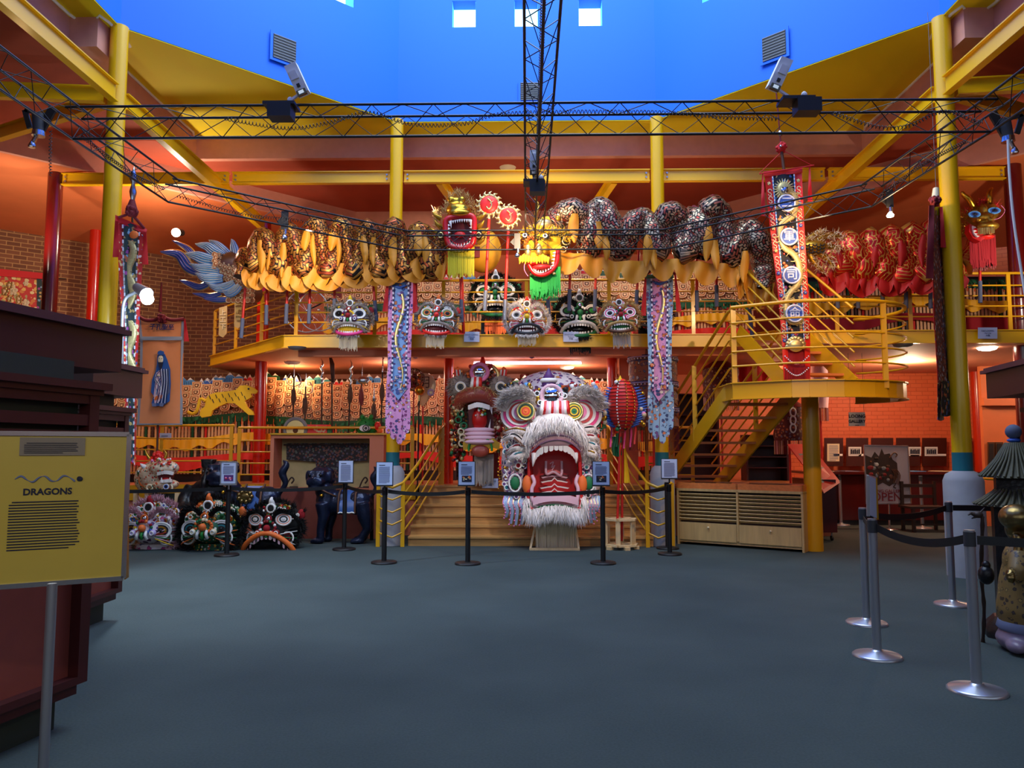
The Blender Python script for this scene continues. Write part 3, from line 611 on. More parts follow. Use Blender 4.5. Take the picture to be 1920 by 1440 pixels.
# ceiling lights below the gallery
def downlight(px, py, Y, label, m='white', on=False):
    c = P(px, py, Y); mb = MB(); mb.lathe(c-Vector((0, 0, .03)), [(.06, 0), (.13, .02), (.15, .05)], m, 16); single(mb, 'ceiling_light', label, 'ceiling light', group='small lights on the gallery ceilings')
def dl(px, py, zc, label, m='white'):
    r = ray(px, py); t = (zc-EYE)/r[2]; downlight(px, py, r[1]*t, label, m)
dl(548, 681, 3.12, 'round ceiling light above the spears, under the gallery'); dl(557, 653, 3.12, 'round ceiling fitting under the gallery edge, left of the pink-lipped lion mask', 'grey')
dl(913, 691, 3.12, 'round ceiling light above the red-mouthed dragon head'); dl(1063, 690, 3.12, 'round ceiling light behind the big dragon head, right of the strip light')
dl(952, 316, 6.5, 'round ceiling fitting just above the steel beam at the centre', 'cream')
dl(1851, 654, 3.12, 'round ceiling light near the right dark red column', 'lamp_glow'); dl(1693, 648, 3.12, 'round ceiling fitting right of the round landing', 'grey')
def soft(x, y, e, c=WARM, z=3.0, s=.12): light('POINT', 'ceiling_light_glow', (x, y, z-.1), e, c, s)
soft(-4.6, 15.2, 26); soft(-.5, 15.2, 26, (1, .72, .6)); soft(1.0, 15.2, 20, (1, .7, .5)); soft(-2.6, 14.6, 22, (1, .7, .5)); soft(7.2, 14.6, 110, (1, .76, .5)); soft(10.2, 14.2, 50, (1, .76, .5)); soft(4.9, 15.6, 26, (1, .5, .3)); soft(-9, 13, 30, WARM, 2.9)
mb = MB(); mb.cyl(P(900, 681, 14.0), P(1090, 680, 14.0), .02, 'lamp_strip' if 0 else 'white', n=8); mat('tube_glow', (240, 230, 255), emit=6)
T = thing('strip_light', 'long thin strip light under the gallery above the dragon heads', 'strip light', P(995, 681, 14.0)); part(T, 'tube', lambda mb: mb.cyl(P(888, 682, 14.0), P(1090, 681, 14.0), .017, 'tube_glow', n=8)); part(T, 'mount', lambda mb: mb.box2(P(888, 680, 14.02), P(1090, 677, 14.06), 'white'))
light('AREA', 'strip_light_glow', P(995, 684, 13.9), 26, (.75, .7, 1), 1.9, sy=.05, aim=P(995, 900, 14.2))
def pend(px, py, Y, r, label, m, top=660):
    c = P(px, py, Y); T = thing('hanging_ball', label, 'hanging ball', c); part(T, 'ball', lambda mb: mb.sph(c, r, m)); part(T, 'cord', lambda mb: mb.cyl(c+Vector((0, 0, r*.9)), P(px, top, Y), .004, 'black', n=5))
pend(779, 667, 12.9, .055, 'round papery ball hanging beside the pink and blue banner', 'pale_pink', 655); pend(831, 665, 12.9, .05, 'round papery ball hanging below the second lion mask', 'pale_pink', 655)
pend(895, 665, 12.9, .045, 'round papery ball hanging left of the furry white lion mask', 'pale_pink', 655); pend(997, 667, 12.9, .05, 'grey ball hanging just below the furry white lion mask', 'mauve', 655); pend(1087, 663, 12.9, .06, 'gold ball hanging right of the strip light under the gallery', 'gold', 652)
# ================================================================ FLOOR-LEVEL FURNITURE
mat('kiosk_maroon', (66, 20, 20), .45, noise=.12, nscale=3); mat('kiosk_panel', (128, 58, 46), .6, noise=.06); mat('kiosk_green', (34, 46, 38), .6); mat('kiosk_top', (84, 40, 48), .5)
mat('sign_yellow', (196, 168, 70), .25, noise=.06, nscale=3, coat=.6); mat('plaque', (128, 112, 92), .5); mat('robe_dark', (34, 26, 30), .8)
def kiosk(C, u, sx, L, W, label, over=.3, oe_=None):
    "C: far corner of the body on the side towards the hall; u: direction of that side, sx: which way the hall lies"
    T = thing('display_kiosk', label, 'display kiosk', (*C, 0), 'maroon roofed display kiosks')
    u = Vector((*u, 0)).normalized(); n = Vector((u.y, -u.x, 0))*sx; C = Vector((*C, 0))
    def sl(mb, z0, z1, o, m, oe=None):
        oe = o if oe is None else oe
        a = C+u*oe+n*o; b = C-u*(L+oe)+n*o; c = C-u*(L+oe)-n*(W+o); d = C+u*oe-n*(W+o)
        mb.ext([q+Vector((0, 0, z0)) for q in (a, b, c, d)], (0, 0, z1-z0), m)
    part(T, 'plinth', lambda mb: sl(mb, 0, .17, -.07, 'kiosk_green'), 'dark green plinth')
    part(T, 'base_moulding', lambda mb: (sl(mb, .17, .23, .0, 'kiosk_maroon'), sl(mb, .23, .27, .035, 'kiosk_maroon')))
    part(T, 'panel', lambda mb: sl(mb, .27, 1.6, -.03, 'kiosk_panel'), 'lighter brick-red panel')
    def stiles(mb):
        k = max(1, round(L/1.0))
        for i in range(k+1):
            q = C-u*(L*i/k)
            for e in (0, 1): mb.bar(q+n*.0-n*W*e+Vector((0, 0, .27)), q+n*.0-n*W*e+Vector((0, 0, 1.8)), .07, .07, 'kiosk_maroon', up=u)
        for zz in (1.57, 1.66, 1.78):
            for e in (0, 1): mb.bar(C-n*W*e+Vector((0, 0, zz)), C-u*L-n*W*e+Vector((0, 0, zz)), .06, .06, 'kiosk_maroon')
            for e in (0, L): mb.bar(C-u*e+Vector((0, 0, zz)), C-u*e-n*W+Vector((0, 0, zz)), .06, .06, 'kiosk_maroon')
    part(T, 'frame', stiles)
    part(T, 'green_panel', lambda mb: sl(mb, 1.6, 1.78, -.04, 'kiosk_green'), 'dark green upper panel')
    part(T, 'cornice', lambda mb: (sl(mb, 1.8, 1.83, .05, 'kiosk_maroon'), sl(mb, 1.83, 1.87, .08, 'kiosk_maroon')))
    part(T, 'frieze', lambda mb: sl(mb, 1.87, 1.99, -.06, 'kiosk_green'))
    part(T, 'canopy', lambda mb: sl(mb, 1.97, 2.2, over-.04, 'kiosk_maroon', oe_ or over), 'dark maroon box canopy')
    part(T, 'canopy_moulding', lambda mb: (sl(mb, 2.2, 2.23, over, 'kiosk_top', (oe_ or over)+.03), sl(mb, 2.23, 2.25, over-.02, 'kiosk_top', oe_ or over)))
kiosk((-2.46, 4.3), (.21, 1), 1, 2.6, 1.8, 'large dark maroon display kiosk behind the yellow dragons sign at the left edge', -.08, .38)
kiosk((-3.66, 6.95), (0, 1), 1, .5, 1.2, 'smaller maroon display kiosk standing just behind the large one at the left', .12, .16)
kiosk((4.5, 6.95), (.18, 1), -1, 2.2, 1.5, 'dark maroon display kiosk at the right edge behind the bald statue', .3)
def lines(mb, O, u, v, w_, h_, n, m, th=.4, last=.7, r=None):
    O = Vector(O); u = Vector(u).normalized(); v = Vector(v).normalized(); nn = v.cross(u).normalized()*.001
    for i in range(n):
        a = 0 if i else .04; ww = w_*(last if i == n-1 else R(.94, 1)); y = h_*(i+.5)/n; t = h_/n*th
        p = O+u*a*w_-v*y; mb.ext([p, p+u*(ww-a*w_), p+u*(ww-a*w_)-v*t, p-v*t], -nn, m)
# DRAGONS sign
T = thing('sign_stand', 'yellow framed DRAGONS sign on a steel pole at the left edge', 'sign', (-1.83, 3.0, 0))
u = Vector((math.cos(math.radians(30)), math.sin(math.radians(30)), 0)); nrm = Vector((u.y, -u.x, 0)); c = Vector((-1.83, 3.0, 0)); Z = Vector((0, 0, 1))
def brd(a, b, z0, z1, o, t, m, mb): q = c+nrm*o; mb.ext([q+u*a+Z*z0, q+u*b+Z*z0, q+u*b+Z*z1, q+u*a+Z*z1], -nrm*t, m)
B0, B1, ZB, ZT = -.36, .245, .985, 1.56
part(T, 'board', lambda mb: brd(B0, B1, ZB, ZT, 0, .012, 'sign_yellow', mb), 'yellow laminated board')
def fr(mb):
    for a, b in (((B0, ZB), (B1, ZB)), ((B1, ZB), (B1, ZT)), ((B1, ZT), (B0, ZT)), ((B0, ZT), (B0, ZB))): mb.bar(c+u*a[0]+Z*a[1], c+u*b[0]+Z*b[1], .018, .018, 'chrome', up=nrm)
part(T, 'frame', fr, 'chrome frame')
part(T, 'pole', lambda mb: mb.cyl(c+Z*0-nrm*.0, c+Z*ZB, .019, 'brushed_steel')); part(T, 'base', lambda mb: mb.lathe(c, [(.19, 0), (.19, .01), (.03, .03), (.02, .04)], 'brushed_steel', 28))
q = lambda a, z, o=.002: c+nrm*o+u*a+Z*z
part(T, 'plaque', lambda mb: (brd(-.13, .09, 1.475, 1.545, .006, .006, 'plaque', mb), lines(mb, q(-.115, 1.528, .008), u, Z, .185, .045, 6, 'ink', .35)), 'small grey plaque with printed lines')
def txt(mb):
    mb.text('DRAGONS', .034, q(-.03, 1.335), 'ink', u, Z, .001, bold=.0012)
    lines(mb, q(-.155, 1.305), u, Z, .24, .19, 18, 'ink', .42, .85)
    pts = smoothpath([q(-.14+.02*i, 1.385+.012*math.sin(i*1.7)) for i in range(11)], 4)
    mb.tube(pts, [.001+.003*abs(math.sin(i*.35)) for i in range(len(pts))], 'ink_grey', 5); mb.sph(q(.075, 1.383), (.014, .004, .01), 'ink')
part(T, 'lettering', txt)
part(T, 'rear_board', lambda mb: (mb.ext([P(239, 1083, 3.25), P(233, 1087, 3.2), P(233, 883, 3.2), P(239, 888, 3.25)], (0, .012, 0), 'gold'), mb.bar(c+u*B1+Z*1.2, P(236, 1000, 3.22), .01, .01, 'chrome')), 'rear chrome frame seen edge on, coloured as lit yellow')  # gold material stands for yellow light on the chrome frame
# stanchions
def stanchion(x, y, label, m, h_=1.0, cup=None, group=None, r=.031, br=.17):
    T = thing('stanchion', label, 'barrier post', (x, y, 0), group)
    part(T, 'base', lambda mb: mb.lathe((x, y, 0), [(br, 0), (br, .014), (br*.93, .024), (.05, .042), (r+.004, .055)] if m != 'black' else [(br, 0), (br, .02), (br-.01, .028), (.05, .034)], m, 32))
    part(T, 'post', lambda mb: mb.cyl((x, y, .03), (x, y, h_), r, m, n=20))
    part(T, 'belt_head', lambda mb: (mb.cyl((x, y, h_-.09), (x, y, h_), r+.004, 'gloss_black' if m == 'black' else 'dark_grey', n=20), mb.cyl((x, y, h_), (x, y, h_+.012), r, m, n=20)))
    return T
bl = [G(425, 1042), G(645, 1031), G(720, 1056), G(877, 1058), G(1131, 1057), G(1256, 1040), G(1252, 1029)]
ll = ['black barrier post in front of the red and black lion heads', 'black barrier post in front of the dark standing lion statue', 'black barrier post in front of the left yellow handrail', 'black barrier post in front of the wooden steps', 'black barrier post at the right of the big white furred dragon head', 'black barrier post at the left corner of the slatted display cabinet', 'black barrier post behind another one, left of the slatted display cabinet']
for i, (p, l) in enumerate(zip(bl, ll)):
    stanchion(p.x, p.y, l, 'black', .985, group='black barrier posts along the stage', r=.033, br=.17)
def belt(a, b, label, z=.94, sag=.035, off=0, w_=.05):
    a = Vector(a); b = Vector(b); mb = MB(); d = (b-a).normalized(); n = Vector((-d.y, d.x, 0)); a = a+d*.04; b = b-d*.04
    mb.grid(lambda uu, vv: a.lerp(b, uu)+Vector((0, 0, z-sag*4*uu*(1-uu)+(vv-.5)*w_)), 14, 1, 'gloss_black' if 0 else 'black', t=.003, off=n, uv=False)
    return single(mb, 'barrier_belt', label, 'barrier belt', group='black barrier belts')
belt((-7.4, 10.6, 0), bl[0], 'black belt from the left edge to the first black barrier post')
for i, l in enumerate(['black belt in front of the two dark lion statues', 'short black belt in front of the robe niche corner', 'black belt across the left part of the wooden steps', 'long black belt across the lower jaw of the big dragon head', 'black belt in front of the pine crate with lantern poles']): belt(bl[i], bl[i+1], l)
mat('board_white', (186, 198, 228), .6)
def infoboard(pix, Y, label, photo=None, framed=False, head='', m='board_white', foot=True, tilt=0):
    x0, y0, x1, y1 = pix; a = P(x0, y1, Y); b = P(x1, y0, Y); T = thing('information_sign', label, 'sign', ((a.x+b.x)/2, Y, a.z))
    w_ = b.x-a.x; h_ = b.z-a.z
    part(T, 'board', lambda mb: mb.box2((a.x, Y-.006, a.z), (b.x, Y+.004, b.z), m), 'white sheet')
    part(T, 'holder', lambda mb: (mb.box2((a.x-.01, Y+.005, a.z-.012), (b.x+.01, Y+.012, b.z+.006), 'brushed_steel' if framed else 'black'), mb.box2((a.x-.01, Y-.02, a.z-.02), (b.x+.01, Y+.012, a.z-.004), 'brushed_steel' if framed else 'black'), mb.cyl(((a.x+b.x)/2, Y+.015, a.z-.08), ((a.x+b.x)/2, Y+.015, a.z), .012, 'brushed_steel' if framed else 'black')))
    if framed:
        def f(mb):
            for p, q_ in (((a.x, a.z), (b.x, a.z)), ((b.x, a.z), (b.x, b.z)), ((b.x, b.z), (a.x, b.z)), ((a.x, b.z), (a.x, a.z))): mb.bar((p[0], Y-.008, p[1]), (q_[0], Y-.008, q_[1]), .014, .01, 'brushed_steel', up=(0, 1, 0))
        part(T, 'frame', f)
    bot = .55 if photo else .93
    part(T, 'printed_text', lambda mb: (lines(mb, (a.x+w_*.14, Y-.0075, b.z-h_*.08), (1, 0, 0), (0, 0, 1), w_*.4, h_*.06, 1, 'ink', .5, 1), lines(mb, (a.x+w_*.14, Y-.0075, b.z-h_*.17), (1, 0, 0), (0, 0, 1), w_*.72, h_*(bot-.17), 9 if photo else 17, 'ink_grey', .5)))
    if photo:
        def ph(mb):
            px0, pz0, px1, pz1 = a.x+w_*.2, a.z+h_*.12, a.x+w_*.82, a.z+h_*.4; mb.box2((px0, Y-.0085, pz0), (px1, Y-.0065, pz1), photo[0])
            for i in range(9): mb.sph((R(px0+.02, px1-.02), Y-.009, R(pz0+.015, pz1-.015)), (R(.008, .02), .002, R(.006, .014)), random.choice(photo[1:]), 8, 4)
        part(T, 'photograph', ph)
    return T
infoboard((414, 866, 444, 907), 10.93, 'framed white sign with a pink photo, left, before the black-faced lion head', ('purple', 'pale_pink', 'pink', 'red'), True)
infoboard((635, 864, 662, 904), 11.6, 'white text-only sign in front of the dark lion statue and robe niche'); infoboard((706, 867, 736, 909), 10.27, 'white text-only sign in front of the left yellow column')
infoboard((860, 866, 890, 909), 10.18, 'white sign with a dark photo below the red-mouthed dragon head', ('ink', 'cream', 'orange', 'pale_gold')); infoboard((1112, 866, 1142, 909), 10.27, 'white sign with a dark photo in front of the big dragon head, right cheek', ('ink', 'brown', 'orange', 'cream'))
infoboard((1241, 861, 1269, 896), 11.7, 'white text sign on the post left of the slatted display cabinet')
cp = [G(1625, 1170), G(1645, 1232), G(1787, 1135), G(1832, 1297), G(1577, 985), G(1730, 991)]
cl = ['steel barrier post farthest left of the front group, behind the one with the small sign', 'steel barrier post carrying the narrow edge-on sign', 'steel barrier post in front of the grey column plinth', 'nearest steel barrier post at lower right', 'distant steel barrier post beside the red cabinet', 'distant steel barrier post beside the OPEN poster']
for i, (p, l) in enumerate(zip(cp, cl)): stanchion(p.x, p.y, l, 'brushed_steel', .98, group='steel barrier posts')
belt(cp[0], cp[2], 'black belt between the left rear steel post and the column plinth', .93, .05, w_=.055); belt(cp[1], cp[3], 'black belt between the post with the sign and the nearest steel post', .93, .06, w_=.055)
belt(cp[3], (4.6, 4.1, 0), 'black belt in front of the bald gold-headed statue', .93, .01, w_=.055); belt(cp[2], (5.3, 7.55, 0), 'black belt in front of the grey column plinth', .93, .0, w_=.055); belt(cp[0], cp[1], 'very short black belt joining the two left steel posts', .9, .0)
c = P(1639, 972, 5.85); T = thing('information_sign', 'narrow metal framed sign seen edge on, standing on a steel barrier post', 'sign', c)
part(T, 'board', lambda mb: mb.ext([P(1628, 893, 5.75), P(1628, 965, 5.75), P(1643, 972, 6.1), P(1641, 898, 6.1)], (.012, .004, 0), 'board_white')); part(T, 'frame', lambda mb: (mb.bar(P(1643, 974, 6.08), P(1640, 896, 6.08), .02, .03, 'gold'), mb.bar(P(1628, 968, 5.74), P(1627, 892, 5.74), .014, .02, 'brushed_steel'), mb.bar(P(1627, 892, 5.74), P(1641, 896, 6.08), .014, .014, 'brushed_steel')))
# slatted display cabinet
A0 = Vector((2.39, 12.5, 0)); A1 = Vector((4.02, 11.45, 0)); u = (A1-A0).normalized(); nrm = Vector((u.y, -u.x, 0)); W = (A1-A0).length
T = thing('display_cabinet', 'pale wooden display cabinet with slatted front, two drawers and glass top under the staircase', 'display cabinet', A0)
def K(a, d, z): return A0+u*a-nrm*d+Vector((0, 0, z))
def kb(mb, a0, a1, d0, d1, z0, z1, m): mb.ext([K(a0, d0, z0), K(a1, d0, z0), K(a1, d1, z0), K(a0, d1, z0)], (0, 0, z1-z0), m)
part(T, 'carcass', lambda mb: (kb(mb, 0, .03, 0, .62, .0, .86, 'ply'), kb(mb, W-.03, W, 0, .62, 0, .86, 'ply'), kb(mb, W/2-.015, W/2+.015, 0, .6, .1, .86, 'ply'), kb(mb, .03, W-.03, .02, .6, .04, .1, 'ply'), kb(mb, 0, W, .0, .62, .84, .88, 'ply'), kb(mb, .03, W-.03, .09, .6, .1, .84, 'dark_brown')))
for s_ in (0, 1):
    a0 = .03+s_*(W/2-.015)
    def sl(mb):
        for i in range(8): z = .40+i*.055; mb.bar(K(a0+.005, .03, z), K(a0+W/2-.05, .03, z), .045, .014, 'ply', up=Vector((0, 0, 1))-nrm*.9)
    part(T, 'slatted_panel', sl)
    d = part(T, 'drawer', lambda mb: kb(mb, a0+.005, a0+W/2-.05, 0, .03, .08, .35, 'ply'))
    part(d, 'knob', lambda mb: mb.sph(K(a0+W/4, -.02, .285), .017, 'cream'))
part(T, 'top_frame', lambda mb: [kb(mb, *q_, .88, .97, 'tread_wood') for q_ in ((0, W, 0, .03), (0, W, .59, .62), (0, .03, 0, .62), (W-.03, W, 0, .62), (W/2-.015, W/2+.015, 0, .62))], 'orange timber frame of the glass top')
mat('glass', (225, 235, 235), .03, trans=1)
part(T, 'glass', lambda mb: kb(mb, .03, W-.03, .03, .59, .955, .962, 'glass'))
for i, (a_, d_, l, m_) in enumerate([(.3, .3, 'white crumpled cloth item inside the cabinet top, left', 'white'), (.72, .3, 'pale sheet inside the cabinet top, left of its centre bar', 'cream'), (1.2, .3, 'brown mat inside the cabinet top, right of its centre bar', 'brown'), (1.6, .3, 'white sheet inside the cabinet top, right end', 'board_white')]):
    mb = MB(); kb(mb, a_-.13, a_+.13, d_-.12, d_+.12, .882, .9+.02*(i == 0), m_); single(mb, 'exhibit_sheet', l, 'exhibit')
# red display cart
T = thing('display_cart', 'dark red cart with a sloping bright red photo board, behind the thick yellow post', 'display board', G(1545, 1018))
b0 = P(1540, 1008, 12.9)
part(T, 'body', lambda mb: mb.box2((P(1524, 900, 12.9).x, 12.9, .14), (P(1567, 900, 12.9).x, 13.9, 1.0), 'table_dark'))
for px_ in (1530, 1562):
    for yy in (13.0, 13.8): part(T, 'caster', lambda mb: (mb.cyl((P(px_, 1010, 12.95).x-.015, yy, .04), (P(px_, 1010, 12.95).x+.015, yy, .04), .04, 'black'), mb.cyl((P(px_, 1010, 12.95).x, yy, .06), (P(px_, 1010, 12.95).x, yy, .14), .012, 'brushed_steel')))
qd = [P(1478, 838, 13.6), P(1520, 838, 13.9), P(1575, 905, 12.95), P(1545, 925, 12.6)]
part(T, 'sloping_board', lambda mb: mb.ext([qd[0], qd[3], qd[2], qd[1]], (.0, .05, .05), 'bright_red'))
for i in range(6):
    f = .12+.13*i; g = .3 if i % 2 else .7; p = qd[0].lerp(qd[3], f).lerp(qd[1].lerp(qd[2], f), g); d1 = (qd[3]-qd[0]).normalized()*.09; d2 = (qd[1]-qd[0]).normalized()*.06
    part(T, 'photograph', lambda mb: mb.ext([p-d1-d2-Vector((0, .012, -.006)), p+d1-d2-Vector((0, .012, -.006)), p+d1+d2-Vector((0, .012, -.006)), p-d1+d2-Vector((0, .012, -.006))], (0, .006, 0), random.choice(['white', 'grey', 'cream', 'silver'])))
# gallery corner on the right
T = thing('hanging_sign', 'grey LOONG GALLERY sign hanging from two thin wires', 'sign', P(1607, 798, 13.2))
part(T, 'board', lambda mb: mb.px([(1592, 773), (1622, 773), (1622, 799), (1592, 799)], 13.2, .02, 'pale_grey')); part(T, 'lettering', lambda mb: (mb.text('LOONG', .078, P(1607, 780.5, 13.19), 'ink', bold=.002), mb.text('GALLERY', .07, P(1607, 790, 13.19), 'ink', bold=.002), lines(mb, P(1603, 796, 13.19), (1, 0, 0), (0, 0, 1), .07, .012, 1, 'ink', .8, 1)))
part(T, 'wire', lambda mb: (mb.cyl(P(1594, 773, 13.21), Vector((P(1594, 773, 13.21).x, 13.21, 3.13)), .003, 'black', n=4), mb.cyl(P(1620, 773, 13.21), Vector((P(1620, 773, 13.21).x, 13.21, 3.13)), .003, 'black', n=4)))
mat('photo_board', (70, 30, 22), .25, coat=.4)
for i, (x0, x1, ph) in enumerate([(1546, 1581, 'doc'), (1587, 1628, 'ph'), (1634, 1675, None), (1681, 1725, 'pr'), (1730, 1775, 'ph'), (1812, 1823, None)]):
    Y = 16.75; l = ['leftmost dark wall panel with a white typed page', 'dark wall panel with a black and white photo, second from the left', 'dark wall panel behind the OPEN poster', 'dark wall panel just right of the OPEN poster', 'dark wall panel with a photo, left of the right yellow column', 'narrow visible strip of dark wall panel right of the right yellow column'][i]
    T = thing('wall_panel', l, 'wall panel', P((x0+x1)/2, 870, Y), 'dark panels along the orange brick wall')
    part(T, 'board', lambda mb: mb.px([(x0, 821), (x1, 821), (x1, 874), (x0, 874)], Y, .03, 'photo_board'))
    if ph == 'doc': part(T, 'page', lambda mb: (mb.px([(1551, 832), (1574, 832), (1574, 865), (1551, 865)], Y-.01, .005, 'cream'), lines(mb, P(1554, 834, Y-.012), (1, 0, 0), (0, 0, 1), .2, .34, 12, 'ink_grey')))
    if ph: part(T, 'caption', lambda mb: mb.px([(x1-18, 851), (x1-1, 851), (x1-1, 855), (x1-18, 855)], Y-.01, .005, 'white'))
    if ph in ('ph', 'pr'):
        xa = x0+4 if ph == 'ph' else x1-22
        def phf(mb):
            mb.px([(xa, 838), (xa+24, 838), (xa+24, 855), (xa, 855)], Y-.01, .005, 'white'); mb.px([(xa+2, 840), (xa+22, 840), (xa+22, 853), (xa+2, 853)], Y-.014, .003, 'pale_grey')
            for k_ in range(5): mb.px([(xa+4+k_*3.6, 851), (xa+4+k_*3.6, 843+k_ % 2*2), (xa+7+k_*3.6, 842), (xa+7+k_*3.6, 851)], Y-.017, .003, 'ink')
        part(T, 'photograph', phf)
T = thing('picture_frame', 'pair of dark gold-edged pictures on the orange wall at far right', 'picture', P(1868, 880, 15.4))
part(T, 'frame', lambda mb: (mb.px([(1853, 829), (1865, 829), (1865, 881), (1853, 881)], 15.4, .03, 'brown'), mb.px([(1867, 829), (1881, 829), (1881, 881), (1867, 881)], 15.4, .03, 'brown'))); part(T, 'painting', lambda mb: (mb.px([(1855, 832), (1863, 832), (1863, 878), (1855, 878)], 15.38, .01, 'robe_dark'), mb.px([(1870, 832), (1879, 832), (1879, 878), (1870, 878)], 15.38, .01, 'robe_dark')))
mb = MB(); qwall(mb, (9.0, 15.45), (13, 15.45), 0, 3.14, 'orange_plaster', .1); mb.box2((8.95, 15.3, 2.35), (13, 15.46, 2.5), 'orange_plaster'); struct(mb, 'wall_right_return')
T = thing('display_counter', 'long dark red counter with flat papers under the wall panels at right', 'counter', (7.4, 15.7, 0))
part(T, 'top', lambda mb: mb.box2((5.6, 15.5, 1.0), (8.95, 16.6, 1.05), 'table_dark')); part(T, 'front', lambda mb: mb.box2((5.7, 15.6, .1), (8.9, 15.66, 1.0), 'table_dark')); part(T, 'legs_rail', lambda mb: mb.box2((5.7, 15.62, .0), (8.9, 15.7, .1), 'black'))
for i, x in enumerate((6.0, 6.5, 7.35, 7.8, 8.4)):
    mb = MB(); mb.box((x, 15.9, 1.056), (.3, .4, .008), ['cream', 'ink_grey', 'bright_red', 'sky_blue', 'cream'][i], rz=.1*i); single(mb, 'paper_sheet', ['cream sheet at the left end of the dark red counter', 'blue-grey sheet on the counter, second from left', 'red sheet on the counter right of the OPEN poster', 'blue sheet on the counter behind the black bench', 'cream sheet at the right end of the counter'][i], 'paper')
T = thing('poster_stand', 'white LOONG GALLERY OPEN poster with a dragon head picture on a steel pole', 'poster', G(1667, 993))
Y = 14.75; mat('poster_white', (158, 152, 162), .6)
part(T, 'board', lambda mb: mb.px([(1620, 835), (1702, 836), (1708, 944), (1624, 945)], Y, .02, 'poster_white'))
part(T, 'frame', lambda mb: [mb.bar(P(*a, Y-.005), P(*b, Y-.005), .02, .02, 'chrome') for a, b in (((1620, 835), (1702, 836)), ((1702, 836), (1708, 944)), ((1708, 944), (1624, 945)), ((1624, 945), (1620, 835)))])
def pic(mb):
    mb.ext(PP([(1622, 853), (1634, 858), (1640, 847), (1648, 856), (1653, 841), (1658, 852), (1668, 850), (1674, 862), (1682, 868), (1684, 890), (1678, 905), (1668, 912), (1655, 905), (1646, 910), (1636, 896), (1624, 888)], Y-.004), (0, .003, 0), 'dark_brown')
    for _ in range(26): mb.sph(P(R(1630, 1680), R(858, 900), Y-.006), (R(.02, .05), .004, R(.02, .045)), random.choice(['brown', 'dark_brown', 'grey', 'brown', 'deep_red']), 8, 4)
    mb.sph(P(1644, 871, Y-.008), (.035, .004, .035), 'pale_grey'); mb.sph(P(1632, 877, Y-.01), (.06, .004, .04), 'deep_red')
    for k_ in range(5): mb.tube(smoothpath([P(1672+k_*2.4, 880, Y-.01), P(1678+k_*2.5, 892, Y-.01), P(1675+k_*2.3, 905+k_, Y-.01)], 4), .008, 'brown', 5)
    mb.tube(smoothpath([P(1668, 858, Y-.01), P(1676, 849, Y-.01), P(1682, 852, Y-.01), P(1679, 857, Y-.01)], 5), .01, 'brown', 5)
    mb.tube(smoothpath([P(1675, 907, Y-.01), P(1680, 906, Y-.01), P(1676, 913, Y-.01), P(1680, 915, Y-.01)], 5), .01, 'dark_brown', 5)
part(T, 'dragon_picture', pic); mat('poster_red', (120, 30, 40), .6)
part(T, 'lettering', lambda mb: (mb.text('LOONG GALLERY', .082, P(1660, 921, Y-.004), 'poster_red', bold=.001), mb.text('OPEN', .22, P(1663, 932.5, Y-.004), 'poster_red', bold=.002)))
part(T, 'pole', lambda mb: mb.cyl(P(1667, 945, Y+.02), Vector((P(1667, 945, Y).x, Y+.02, .02)), .018, 'chrome')); part(T, 'base', lambda mb: mb.lathe((P(1667, 945, Y).x, Y+.02, 0), [(.16, 0), (.15, .015), (.02, .035)], 'chrome', 24))
def bench(x, y, label):
    T = thing('bench', label, 'bench', (x, y, 0))
    for a in (-.3, .3):
        for b in (0, .4): part(T, 'leg', lambda mb: mb.box2((x+a-.025, y+b-.025, 0), (x+a+.025, y+b+.025, .45 if b < .2 else .9), 'dark_brown'))
    part(T, 'seat', lambda mb: mb.box2((x-.36, y-.03, .42), (x+.36, y+.44, .46), 'dark_brown'))
    for z in (.62, .82): part(T, 'back_rail', lambda mb: mb.box2((x-.33, y+.385, z-.03), (x+.33, y+.415, z+.03), 'dark_brown'))
    part(T, 'stretcher', lambda mb: mb.box2((x-.3, y-.01, .12), (x+.3, y+.01, .15), 'dark_brown'))
bench(7.3, 14.3, 'dark wooden bench in front of the counter, left of the grey plinth'); bench(8.9, 13.6, 'dark wooden bench right of the grey column plinth')
T = thing('railing', 'short yellow railing right of the OPEN poster and behind the grey plinth', 'railing', G(1757, 1000))
part(T, 'post', lambda mb: mb.box2(Vector((7.55, 14.0, 0)), Vector((7.61, 14.04, 1.0)), 'rail_yellow')); part(T, 'top_rail', lambda mb: mb.tube([(7.58, 14.02, .98), (8.0, 13.9, .98), (9.6, 13.3, .93)], .022, 'rail_yellow'))
# ================================================================ STATUES
mat('bronze_blue', (30, 38, 62), .28, .45, noise=.35, nscale=6, bump=.5, bscale=30); mat('bronze_black', (26, 25, 28), .35, .4, noise=.2, nscale=8, bump=.5, bscale=25); mat('cloth_blue', (40, 84, 150), .4)
embroid('robe_leopard', (124, 98, 52), [(60, 46, 34), (150, 124, 66), (70, 56, 60)], 26, .22, .5, line=(50, 40, 36)); mat('lilac_stone', (124, 108, 128), .35, noise=.1); mat('dull_gold', (130, 108, 66), .3, .9); mat('roof_tile', (74, 70, 50), .7, noise=.2, nscale=20)
def blob(T, name, fn, vox=.02, label=None, sm=4):
    "one continuous surface grown from overlapping lumps"
    mb = MB(); fn(mb); o = mb.build(name, T); 
    r = o.modifiers.new('remesh', 'REMESH'); r.mode = 'VOXEL'; r.voxel_size = vox; r.use_smooth_shade = True
    s = o.modifiers.new('smooth', 'SMOOTH'); s.iterations = sm; s.factor = .5
    if label: o['label'] = label
    return o
